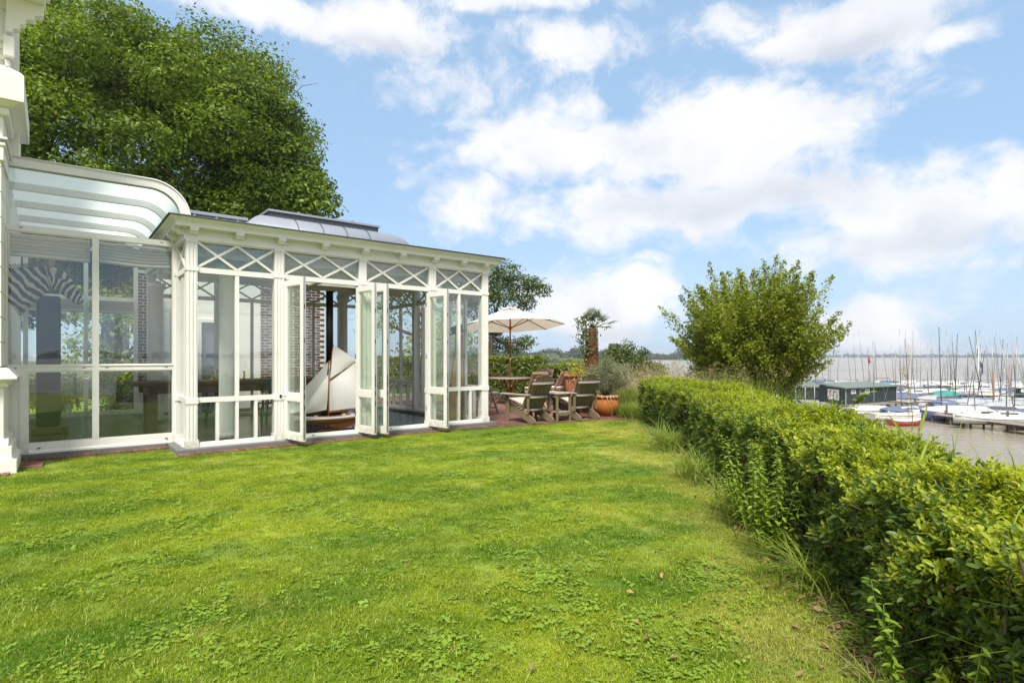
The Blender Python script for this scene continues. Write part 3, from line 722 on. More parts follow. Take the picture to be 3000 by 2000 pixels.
class Wall:
    """a wall line: local a runs along it, b into the building"""
    def __init__(s, root, u, v, ang): s.root = root; s.loc = (u, v, 0); s.ang = ang
    def part(s, name, mb, m): 
        return mb.build(name, m, s.root, s.loc, (0, 0, s.ang))
    def post(s, a0, a1, deep=.13, flutes=True):
        mb = MB(); mb.box(a0, a1, -.022, deep, Z0, ZA0)
        if flutes:
            w = a1 - a0
            for k in (.18, .5, .82): mb.box(a0 + w * k - .011, a0 + w * k + .011, -.030, -.0215, Z0 + .12, ZA0 - .02)
        p = s.part('post', mb, 'white_paint')
        c = MB()
        for z0, z1, e in ((Z0, Z0 + .105, .022), (ZM0 - .012, ZM1 + .004, .014), (ZT0 + .018, ZT1 - .006, .014), (ZA0 - .03, ZA0 - .001, .012)):
            c = MB(); c.box(a0 - e * .6, a1 + e * .6, -.022 - e, deep + .004, z0, z1); s.part('post_collar', c, 'white_paint')
        return p
    def hbar(s, name, a0, a1, z0, z1, b0=.0, b1=.07, m='white_paint'):
        mb = MB(); mb.box(a0, a1, b0, b1, z0, z1); return s.part(name, mb, m)
    def lattice(s, a0, a1, cells=2, b=.015):
        z0, z1 = ZT1, ZA0 - .018; w = (a1 - a0) / cells
        s.hbar('rail', a0, a1, z1, ZA0, .0, .06)
        g = MB(); g.box(a0, a1, .034, .039, z0, z1); s.part('pane', g, 'glass_dark')
        for k in range(cells):
            A, B = a0 + k * w, a0 + (k + 1) * w
            up = k % 2 == 0
            for q, (p, r) in enumerate((((A, z1), (B, z0)), ((A, z0), (B, z1)))):
                mb = MB(); e = .002 * q; mb.bar((p[0], b + e, p[1]), (r[0], b + e, r[1]), .034, .036, up=(0, 1, 0)); 
                s.part('lattice_bar', mb, 'white_paint')
    def window(s, a0, a1, lower=4, mull=True, m='glass', lat=2):
        s.hbar('rail', a0, a1, ZT0, ZT1); s.lattice(a0, a1, lat)
        s.hbar('rail', a0, a1, ZM0, ZM1)
        mb = MB(); mb.prism([(-.03, Z0), (.09, Z0), (.09, Z0 + .062), (.0, Z0 + .062), (-.03, Z0 + .035)], a0, a1); s.part('sill', mb, 'sill_paint')
        if mull:
            c = (a0 + a1) / 2; s.hbar('mullion', c - .027, c + .027, ZM1, ZT0, .004, .066)
            for p, q in ((a0, c - .027), (c + .027, a1)):
                g = MB(); g.box(p, q, .030, .035, ZM1, ZT0); s.part('pane', g, m)
        else:
            g = MB(); g.box(a0, a1, .030, .035, ZM1, ZT0); s.part('pane', g, m)
        w = (a1 - a0) / lower
        for k in range(lower):
            if k: s.hbar('mullion', a0 + k * w - .022, a0 + k * w + .022, Z0 + .062, ZM0, .004, .066)
            g = MB(); g.box(a0 + k * w + (.022 if k else 0), a0 + (k + 1) * w - (.022 if k < lower - 1 else 0), .030, .035, Z0 + .062, ZM0); s.part('pane', g, m)
    def opening(s, a0, a1):
        s.hbar('rail', a0, a1, ZT0, ZT1); s.lattice(a0, a1)
        mb = MB(); mb.prism([(-.05, Z0), (.10, Z0), (.10, Z0 + .05), (.03, Z0 + .05), (.03, Z0 + .032), (-.05, Z0 + .022)], a0, a1); s.part('threshold', mb, 'sill_paint')
        mb = MB(); c = a0 + (a1 - a0) * .35; mb.box(c, c + .035, -.038, -.02, Z0 + .024, Z0 + .036); s.part('weep_hole', mb, 'black_metal')

def door_leaf(root, name, hinge, end, z0=.085, z1=2.505, flip=1):
    h, e = Vector(hinge + (0,)), Vector(end + (0,)); w = (e - h).length; a = math.atan2(e.y - h.y, e.x - h.x)
    t = .026; st = .075; mb = MB()
    mb.box(0, st, -t, t, z0, z1).box(w - st, w, -t, t, z0, z1)
    for p, q in ((z0, z0 + .105), (.675, .785), (z1 - .085, z1)): mb.box(st, w - st, -t + .001, t - .001, p, q)
    for p, q in ((z0 + .105, .675), (.785, z1 - .085)):              # glazing beads
        mb.box(st, st + .014, -t + .008, t - .008, p, q).box(w - st - .014, w - st, -t + .008, t - .008, p, q)
        mb.box(st + .014, w - st - .014, -t + .008, t - .008, p, p + .014).box(st + .014, w - st - .014, -t + .008, t - .008, q - .014, q)
    d = mb.build(name, 'white_paint', root, (h.x, h.y, 0), (0, 0, a))
    for p, q in ((z0 + .119, .661), (.799, z1 - .099)):
        g = MB(); g.box(st + .014, w - st - .014, -.003, .003, p, q); g.build('pane', 'door_glass', d)
    g = MB(); g.box(w, w + .005, -.014, .014, z0 + .03, z1 + .03); g.build('lock_strip', 'steel', d)
    g = MB()
    for z in (.55, .72, 1.55, 2.05): g.box(w + .005, w + .0075, -.006, .006, z, z + .07)
    g.box(w + .005, w + .010, -.004, .004, .85, 1.05); g.build('lock_slot', 'black_metal', d)
    for z in (.35, 1.3, 2.25):
        g = MB(); g.tube([(-.008, flip * t, z), (-.008, flip * t, z + .09)], .009, 8); g.build('hinge', 'black_metal', d)
    return d

def build_pavilion():
    root = thing('garden_pavilion', 'white garden pavilion with diamond-lattice transoms, folding glass doors and grey zinc roof', 'pavilion', P0, TH)
    U1, V1 = 5.24, 4.42
    posts = [(0.0, .139), (1.187, 1.331), (2.551, 2.686), (3.898, 4.047), (5.100, 5.240)]
    F = Wall(root, 0, 0, 0)
    for a0, a1 in posts: F.post(a0, a1)
    F.window(.139, 1.187); F.opening(1.331, 2.551); F.opening(2.686, 3.898); F.window(4.047, 5.100)
    E_ = Wall(root, U1, 0, R(90))                                    # end wall towards the terrace
    for a0, a1 in ((1.36, 1.47), (2.72, 2.83), (4.30, 4.42)): E_.post(a0, a1)
    E_.window(.10, 1.36); E_.opening(1.47, 2.72); E_.window(2.83, 4.30)
    B = Wall(root, U1, V1, R(180))                                   # rear wall
    for a0, a1 in ((1.16, 1.30), (2.52, 2.66), (3.88, 4.02), (5.10, 5.24)): B.post(a0, a1)
    B.window(.12, 1.16); B.window(1.30, 2.52); B.window(2.66, 3.88); B.window(4.02, 5.10)
    L = Wall(root, 0, .78, R(-90))                                   # narrow return beside the glazed passage
    L.window(.06, .67, lower=1, mull=False, lat=1); L.post(0.0, .06, flutes=False)
    # the folding leaves, swung out over the lawn
    for nm, hg, en, fl in (('folding_door', (1.345, -.03), (1.445, -.585), 1), ('folding_door', (2.535, .02), (2.600, -.535), -1),
                           ('folding_door', (2.712, -.03), (2.785, -.590), 1), ('folding_door', (3.880, .0), (3.955, -.560), -1)):
        door_leaf(root, nm, hg, en, flip=fl)
    door_leaf(root, 'folding_door', (5.26, 2.66), (5.83, 2.52), flip=-1)
    door_leaf(root, 'folding_door', (5.26, 1.52), (5.82, 1.66), flip=1)
    g = MB(); g.tube([(1.27, -.035, .735), (1.27, -.075, .735), (1.36, -.10, .735), (1.40, -.16, .735)], .006, 6).box(1.255, 1.285, -.04, -.03, .71, .76)
    g.build('door_stay', 'black_metal', root)
    # plinth and floor
    mb = MB(); mb.prism([(-.02, 0), (.0, .0)], 0, 0.001) if False else None
    seg = [(-.13, 1.6), (1.605, 3.3), (3.305, 5.37)]
    for a, b in seg:
        s_ = MB(); s_.box(a, b, -.122, .14, -.05, .058); softened(s_.build('plinth_stone', 'plinth_stone', root), .008)
    s_ = MB(); s_.box(5.06, 5.37, .142, V1 + .1, -.05, .056); softened(s_.build('plinth_stone', 'plinth_stone', root), .008)
    s_ = MB(); s_.box(-.13, .13, .142, .86, -.05, .056); softened(s_.build('plinth_stone', 'plinth_stone', root), .008)
    s_ = MB(); s_.box(.131, 5.06, .143, 6.3, -.05, .046).box(-1.95, .130, .862, 6.3, -.05, .046); fl = s_.build('floor', 'grout', root)
    t = MB(); t.box(-.296, .296, -.296, .296, 0, .008); tm = t.mesh('tile', 'slate')
    for i in range(12):
        for j in range(11):
            u, v = -1.62 + i * .6, .50 + j * .6
            if u > 4.9 or (u > 0 and v > 4.4) or (u < -.1 and v < .9): continue
            link('tile', tm, fl, (u, v, .0475 + rng.normal(0, .0005)), (rng.normal(0, .001), rng.normal(0, .001), 0))
    # entablature
    ring([(.028, ZA0), (.028, ZA1), (.012, ZA1), (.012, 3.148), (-.14, 3.148), (-.14, ZA0), (.028, ZA0)], 0, U1, 0, V1).build('architrave', 'white_paint', root)
    prof = [(.012, 3.130), (.045, 3.130), (.045, 3.148), (.150, 3.148), (.150, 3.196), (.158, 3.200), (.158, 3.206)]
    for k in range(9):
        t_ = k / 8; prof.append((.160 + .062 * (t_ - .16 * math.sin(2 * math.pi * t_)), 3.206 + .05 * t_))
    prof += [(.225, 3.264), (-.1, 3.264)]
    ring(prof, 0, U1, 0, V1).build('cornice', 'white_paint', root)
    g = MB()
    gp = [(.215, 3.2650), (.243, 3.262), (.249, 3.270), (.246, 3.282), (.235, 3.286), (.205, 3.284)]
    ring(gp, 0, U1, 0, V1, True).build('gutter', 'dark_zinc', root)
    def bracket(u, v, a):
        b = MB(); b.prism([(.0, 3.060), (-.075, 3.062), (-.088, 3.075), (-.098, 3.092), (-.125, 3.098), (-.135, 3.104), (-.135, 3.147), (.0, 3.147)], -.052, .052)
        b.box(-.058, .058, -.141, .0, 3.128, 3.1475); b.build('bracket', 'white_paint', root, (u, v, 0), (0, 0, a))
    for x in (569, 703, 826, 954, 1072, 1180, 1277, 1358, 1424): bracket(uof(x, -.1), -.012, 0)
    for v in (.08, .62): bracket(-.012, v, R(-90))
    for v in (.08, .75, 1.42, 2.1, 2.77, 3.5, 4.3): bracket(U1 + .012, v, R(90))
    # roof
    ring([(.215, 3.284), (-.10, 3.352), (-.16, 3.362)], 0, U1, 0, V1).build('roof_apron', 'zinc', root)
    cu0, cu1, cv0, cv1 = 1.54, 3.62, 1.50, 2.95
    r = MB()
    for z0, z1 in ((3.20, 3.36),): r.box(.155, cu0, .155, V1 - .155, z0, z1).box(cu1, U1 - .155, .155, V1 - .155, z0, z1).box(cu0, cu1, .155, cv0, z0, z1).box(cu0, cu1, cv1, V1 - .155, z0, z1)
    r.build('roof', 'zinc', root)
    pr = [(.50, 3.361)] + [(.50 * math.cos(t) , 3.40 + .42 * math.sin(t)) for t in np.linspace(0, math.pi / 2, 12)]
    lan = ring(pr, cu0, cu1, cv0, cv1, True).build('roof_lantern', 'zinc', root)
    for u in (1.90, 2.35, 2.80, 3.25):                               # standing seams over the bullnose
        s_ = MB(); pts = [(u, cv0 - .503 * math.cos(t), 3.402 + .423 * math.sin(t)) for t in np.linspace(0, math.pi / 2, 12)]
        s_.tube(pts, .009, 6); s_.build('seam', 'dark_zinc', lan)
    b = MB(); b.box(cu0, cu1, cv0, cv0 + .05, 2.97, 3.945).box(cu0, cu1, cv1 - .05, cv1, 2.97, 3.945).box(cu0, cu0 + .05, cv0 + .05, cv1 - .05, 2.97, 3.945).box(cu1 - .05, cu1, cv0 + .05, cv1 - .05, 2.97, 3.945); b.build('lantern_curb', 'dark_zinc', lan)
    b = ring([(.012, 3.925), (.03, 3.925), (.03, 3.962), (-.10, 3.985)], cu0, cu1, cv0, cv1); b.build('lantern_frame', 'zinc', lan)
    b = MB(); b.box(cu0 + .09, cu1 - .09, cv0 + .09, cv1 - .09, 3.97, 3.978); b.build('pane', 'glass', lan)
    for u in (2.06, 2.58, 3.1):
        b = MB(); b.box(u - .02, u + .02, cv0 + .02, cv1 - .02, 3.978, 3.995); b.build('glazing_bar', 'zinc', lan)
    # low upstand with a capping rail beside the lantern
    b = MB(); b.box(.10, 1.10, 1.16, 1.26, 3.625, 3.672); b.build('capping_rail', 'zinc', root)
    for u in (.30, .62, .94):
        b = MB(); b.box(u - .014, u + .014, 1.17, 1.25, 3.36, 3.625); b.build('rail_stud', 'zinc', root)
    b = MB(); b.box(.10, 1.10, 1.29, 1.32, 3.36, 3.60); b.build('upstand', 'dark_zinc', root)
    # ceiling with beams, round columns
    b = MB(); b.box(.05, cu0, .15, V1 - .15, 2.93, 2.97).box(cu1, U1 - .15, .15, V1 - .15, 2.93, 2.97).box(cu0, cu1, .15, cv0, 2.93, 2.97).box(cu0, cu1, cv1, V1 - .15, 2.93, 2.97); b.build('ceiling', 'ceiling_paint', root)
    for v in (.95, 1.75, 2.55, 3.35):
        b = MB(); b.box(.05, U1 - .15, v - .05, v + .05, 2.80, 2.931); b.build('ceiling_beam', 'ceiling_paint', root)
    for u in (1.26, 2.62, 3.97):
        b = MB(); b.box(u - .05, u + .05, .15, V1 - .15, 2.78, 2.929); b.build('ceiling_beam', 'ceiling_paint', root)
    for (u, v) in ((.68, .76), (.15, 4.2), (2.62, 4.18), (3.97, 4.16)):
        b = MB(); b.lathe([(.135, .055), (.135, .13), (.118, .15), (.112, .17), (.105, 2.64), (.125, 2.66), (.13, 2.70), (.15, 2.72), (.15, 2.80)], 28, (u, v)); b.build('column', 'white_paint', root)
    return root
PAV = build_pavilion()

# ------------------------------------------------------------------ glazed passage with the curved opal roof
def build_passage():
    root = thing('glazed_passage', 'glazed white passage with curved mint opal glass roof joining house and pavilion', 'glass passage', P0, TH)
    V, U0, U1 = .75, -1.955, -.004
    def b(name, u0, u1, z0, z1, v0=V, v1=V + .09, m='white_paint'):
        q = MB(); q.box(u0, u1, v0, v1, z0, z1); return q.build(name, m, root)
    m0, m1 = -1.031, -.954
    b('frame_jamb', U0, -1.914, .06, 3.80); b('frame_jamb', -.064, U1, .06, 3.30)
    b('frame_jamb', m0, m1, 1.217, 2.990, V + .001, V + .088); b('frame_jamb', m0, m1, .190, 1.150, V + .001, V + .088)
    b('transom', -1.914, -.064, 2.990, 3.070); b('transom', -1.914, -.064, 1.150, 1.217)
    b('solid_panel', -1.914, -1.705, .06, 1.150, V + .004, V + .08)
    b('panel_stile', -1.80, -1.705, .06, 1.149, V - .004, V + .003)
    q = MB(); q.prism([(V - .02, .06), (V + .09, .06), (V + .09, .190), (V, .190), (V, .10), (V - .02, .085)], -1.705, -.064); q.build('sill', 'sill_paint', root)
    for u0, u1 in ((-1.914, m0), (m1, -.064)):
        q = MB(); q.prism([(V - .012, 1.217), (V + .03, 1.217), (V + .03, 1.238), (V - .012, 1.225)], u0, u1); q.build('glazing_bead', 'sill_paint', root)
    for u0, u1, z0, z1 in ((-1.914, m0, 1.217, 2.99), (m1, -.064, 1.217, 2.99), (-1.705, m0, .19, 1.15), (m1, -.064, .19, 1.15)):
        b('pane', u0, u1, z0, z1, V + .035, V + .040, 'glass')
        for z in (z0, z1 - .016): b('glazing_bead', u0, u1, z, z + .016, V + .012, V + .034)
    for u, z in ((-1.86, 1.185), (-1.14, 1.185), (-.88, 1.185), (-.16, 1.185), (-1.62, .125), (-.16, .125), (-1.80, 3.03), (-.22, 3.03)):
        b('weep_hole', u, u + .035, z, z + .010, V - .0025 if z > .5 else V - .022, V + .001, 'black_metal')
    # curved roof profile in (u, z)
    def prof(off, n=14):
        R_ = .515; cu, cz = -.345, 3.945 - R_
        pts = [(U0, 3.945 - off)]
        r = R_ - off
        for k in range(n + 1):
            a = math.pi / 2 * (1 - k / n); pts.append((cu + r * math.cos(a), cz + r * math.sin(a)))
        return pts
    # white arched front frame: outer and inner curve
    o, i = prof(0), prof(.125)
    q = MB(); n = len(o)
    for k in range(n - 1):
        a, c, d, e = o[k], o[k + 1], i[k + 1], i[k]
        q._add([(p[0], vv, p[1]) for vv in (V - .03, V + .10) for p in (a, c, d, e)], [(0, 3, 2, 1), (4, 5, 6, 7), (0, 1, 5, 4), (2, 3, 7, 6)], False)
    q.build('arched_frame', 'white_paint', root)
    q = MB()                                                          # drip moulding along the arch
    q.tube([(p[0], V - .035, p[1] - .006) for p in o], .014, 6); q.build('arch_moulding', 'white_paint', root)
    # gable glass between transom and arch
    g = prof(.125); poly = [(p[0], p[1]) for p in g if p[1] > 3.08] + [(.04, 3.07), (-1.914, 3.07)]
    q = MB(); q.prism([(p[0], p[1]) for p in poly], V + .035, V + .040, 'y'); q.build('pane', 'glass', root)
    # opal sheets bay by bay and the rafters under them
    vs = [.86, 2.06, 3.33, 4.58, 5.85, 6.25]; sh = prof(.02)
    for a, c in zip(vs[:-1], vs[1:]):
        q = MB(); q.sweep([[(p[0], vv, p[1]) for p in sh] for vv in (a + .004, c - .004)], closed=False, cap=False); q.build('roof_sheet', 'opal_glass', root)
    for v in vs[1:-1]:
        q = MB(); o2, i2 = prof(.032), prof(.135)
        for k in range(n - 1):
            q._add([(p[0], vv, p[1]) for vv in (v - .035, v + .035) for p in (o2[k], o2[k + 1], i2[k + 1], i2[k])], [(0, 3, 2, 1), (4, 5, 6, 7), (0, 1, 5, 4), (2, 3, 7, 6)])
        q.build('rafter', 'white_paint', root)
    # rear glazing of the passage
    for u0, u1 in ((-1.95, -1.87), (-.96, -.88), (-.06, .02)): b('rear_jamb', u0, u1, .06, 3.4, 6.2, 6.27)
    b('rear_rail', -1.87, -.06, .06, .16, 6.2, 6.27); b('rear_rail', -1.87, -.06, 1.12, 1.18, 6.201, 6.268); b('rear_rail', -1.87, -.06, 2.55, 2.65, 6.201, 6.268)
    for u0, u1 in ((-1.87, -.96), (-.88, -.06)): b('pane', u0, u1, .16, 2.55, 6.22, 6.225, 'glass')
    # the round alarm-company sticker on the lower pane
    st = MB(); st.lathe([(.043, 0), (.043, .0012)], 28); s = st.build('window_sticker', 'sticker_white', root, (uof(254, V), V + .0335, 1.35 - (1103 - HOR) * (P0.y + ST * uof(254, V) + CT * V) / FPX), (R(90), 0, 0))
    k = MB()
    for r in (.034, .040):
        k.sweep([[((r + d) * math.cos(t), (r + d) * math.sin(t), .0016) for t in np.linspace(0, 6.283, 29)[:-1]] for d in (0, .0016)], closed=True, cap=False)
    for a in np.linspace(0, 6.283, 31)[:-1]:
        k.box(.0355, .0385, -.0012, .0012, .0013, .0017, Matrix.Rotation(a, 4, 'Z'))
    k.build('sticker_print', 'black_metal', s)
    k = MB(); k.box(-.023, -.016, -.013, .013, .0013, .0018).box(-.009, -.002, -.013, .013, .0013, .0018).box(-.016, -.009, -.003, .003, .0013, .0018); k.build('sticker_letter', 'black_metal', s)
    k = MB(); k.box(.001, .007, -.013, .013, .0013, .0018)
    for y in (-.013, -.003, .009): k.box(.007, .019, y, y + .0045, .0013, .0018)
    k.box(.019, .023, -.012, -.002, .0013, .0018).box(.019, .023, .002, .012, .0013, .0018); k.build('sticker_letter', 'sticker_red', s)
    s_ = MB(); s_.box(-1.95, -.14, .722, .86, -.05, .056); softened(s_.build('plinth_stone', 'plinth_stone', root), .008)
    return root
simple('sticker_white', (.75, .75, .73)); simple('sticker_red', (.45, .06, .04))
build_passage()

# ------------------------------------------------------------------ the white house: corner pier with quoins, mouldings and carved brackets
def build_house():
    root = thing('white_house', 'tall white rusticated house corner with stepped mouldings and carved eaves brackets', 'house', P0, TH)
    def b(name, u0, u1, v0, v1, z0, z1, m='house_paint', soft=.006):
        q = MB(); q.box(u0, u1, v0, v1, z0, z1); o = q.build(name, m, root)
        return softened(o, soft) if soft else o
    # plinth steps
    b('plinth_course', -2.9, -1.78, -.29, .70, -.05, .145, soft=.01)
    q = MB(); q.prism([(-2.9, .145), (-1.80, .145), (-1.87, .235), (-2.9, .235)], -.22, .70, 'y'); q.build('plinth_course', 'house_paint', root)
    b('plinth_course', -2.9, -1.825, -.245, .70, .146, .30, soft=.01)
    q = MB(); q.prism([(-.245, .30), (-.19, .385), (.70, .385), (.70, .30)], -2.9, -1.86); q.build('plinth_course', 'house_paint', root)
    b('pedestal', -2.9, -1.90, -.185, .70, .30, .985, soft=.005)
    b('pedestal_panel', -2.9, -1.96, -.192, -.184, .42, .93, soft=.003)
    # pedestal cap
    q = ring([(.0, .985), (.035, .99), (.045, 1.01), (.025, 1.035), (.03, 1.05), (.125, 1.085), (.125, 1.105), (.05, 1.20), (.02, 1.215), (.0, 1.215)], -2.9, -1.905, -.185, 1.2); q.build('pedestal_cap', 'house_paint', root)
    # rusticated shaft: blocks with chamfered joints
    z = 1.22; k = 0; u1 = -1.925
    while z < 3.62:
        h = .292; e = .012
        q = ring([(-.012, z), (.0, z + e), (.0, z + h - e), (-.012, z + h)], -2.9, u1, -.165, 1.2); q.build('quoin_block', 'house_paint', root)
        z += h; k += 1
    b('shaft_core', -2.88, u1 - .013, -.15, .70, 1.2, 6.2, soft=0)
    # capital mouldings above the shaft, then the projecting cornice block
    for u, z0, z1 in ((-1.90, 3.63, 3.80), (-1.885, 3.80, 3.84), (-1.865, 3.87, 3.90), (-1.905, 3.90, 4.15)): b('moulding', -2.9, u, -.19 + (u + 1.90) * -1, .70, z0, z1, soft=.008)
    b('moulding', -2.9, -1.85, -.24, .70, 4.15, 4.24, soft=.02)
    q = ring([(.0, 4.24), (.03, 4.25), (.12, 4.30), (.15, 4.30), (.15, 4.60), (.13, 4.63), (-.02, 4.74)], -2.9, -1.865, -.22, 1.2); q.build('cornice_block', 'house_paint', root)
    b('frieze', -2.9, -1.90, -.18, .70, 4.74, 6.2, soft=.006)
    for z0, z1, e in ((4.80, 4.86, .03), (4.93, 4.99, .02), (5.02, 5.06, .035), (5.40, 5.52, .02)): b('moulding', -2.9, -1.90 + e, -.18 - e, .70, z0, z1, soft=.01)
    # carved console brackets: two profiles side by side
    def console(u, v, ang, L, z0, w):
        q = MB(); pts = [(.0, z0), (-.05, z0), (-.07, z0 + .05), (-.12, z0 + .06), (-.125, z0 + .12), (-.17, z0 + .135), (-.18, z0 + .20), (-.25, z0 + .215), (-.26, z0 + .27), (-L, z0 + .30), (-L, z0 + .42), (0, z0 + .42)]
        q.prism(pts, -w / 2, w / 2); softened(q.build('console_bracket', 'house_paint', root, (u, v, 0), (0, 0, ang)), .006)
    console(-1.88, -.20, R(90), .34, 5.12, .12); console(-2.15, -.19, 0, .36, 5.06, .16)
    b('pendant', -1.90, -1.80, -.30, -.12, 4.82, 5.06, soft=.01); b('drop', -1.89, -1.84, -.25, -.15, 4.72, 4.80, soft=.01)
    b('eaves', -2.9, -1.52, -.62, -.10, 5.54, 5.66, soft=.01); b('eaves_fascia', -2.9, -1.48, -.66, -.08, 5.662, 5.80, soft=.01)
    # the plain side wall that the passage roof runs into, and the corner board behind it
    b('side_wall', -2.9, -1.985, .70, 6.3, -.05, 6.2, soft=0); b('corner_board', -1.984, -1.80, .78, .84, 3.955, 6.2, soft=.004)
    return root
build_house()

# ------------------------------------------------------------------ rear wing of the house seen through the rear glazing: brick piers and a rendered white wall
def build_wing():
    V = 6.35
    root = thing('brick_wing', 'rear wing of brown brick and white render seen through the pavilion glass', 'brick wall', W(0, V), TH)
    a0, a1, b0, b1 = uof(400, V), uof(478, V), uof(762, V), uof(952, V)
    def b(name, u0, u1, v0, v1, z0, z1, m='house_paint'): q = MB(); q.box(u0, u1, v0, v1, z0, z1); return q.build(name, m, root)
    d0, d1 = uof(590, V), uof(650, V)
    b('rendered_wall', a1, d0 - .08, .02, .35, -.05, 3.32); b('rendered_wall', d1 + .08, b0, .02, .35, -.05, 3.32); b('rendered_wall', d0 - .08, d1 + .08, .02, .35, 2.25, 3.32)
    dr = b('door', d0, d1, .10, .15, -.02, 2.17, 'door_blue')
    for u0, u1 in ((d0 - .08, d0), (d1, d1 + .08)): b('door_frame', u0, u1, -.02, .16, -.02, 2.25, 'white_paint')
    b('door_frame', d0, d1, -.02, .16, 2.17, 2.25, 'white_paint')
    q = MB(); q.tube([(d1 - .08, .10, 1.02), (d1 - .08, .04, 1.02), (d1 - .2, .035, 1.02)], .010, 8); q.build('handle', 'brass', dr)
    L, H, g = .222, .056, .017; n = 0
    br = MB(); br.box(-L / 2, L / 2, -.005, .06, -H / 2, H / 2); me = br.mesh('brick', 'wall_brick'); rest = MB()
    for p0, p1 in ((a0, a1), (b0, b1)):
        b('mortar_bed', p0, p1, .02, .35, .55, 3.32, 'mortar'); b('rendered_base', p0 - .02, p1 + .02, -.03, .35, -.05, .50); b('base_moulding', p0 - .03, p1 + .03, -.08, .30, .501, .552)
        for j in range(37):
            z = .56 + H / 2 + j * (H + g); u = p0 + g + (j % 2) * (L + g) / 2 + L / 2
            if j % 2:
                w = (L + g) / 2 - g; rest.box(p0 + g, p0 + g + w, .014, .05, z - H / 2, z + H / 2)
            while u + L / 2 < p1 + .02:
                if n < 300 and 1.0 < z < 3.0: link('brick', me, root, (u, .02 + rng.normal(0, .0015), z)); n += 1
                else: rest.box(u - L / 2, u + L / 2, .015, .05, z - H / 2, z + H / 2)
                u += L + g
    tag(rest.build('bricks', 'wall_brick', root), kind='stuff')
build_wing()

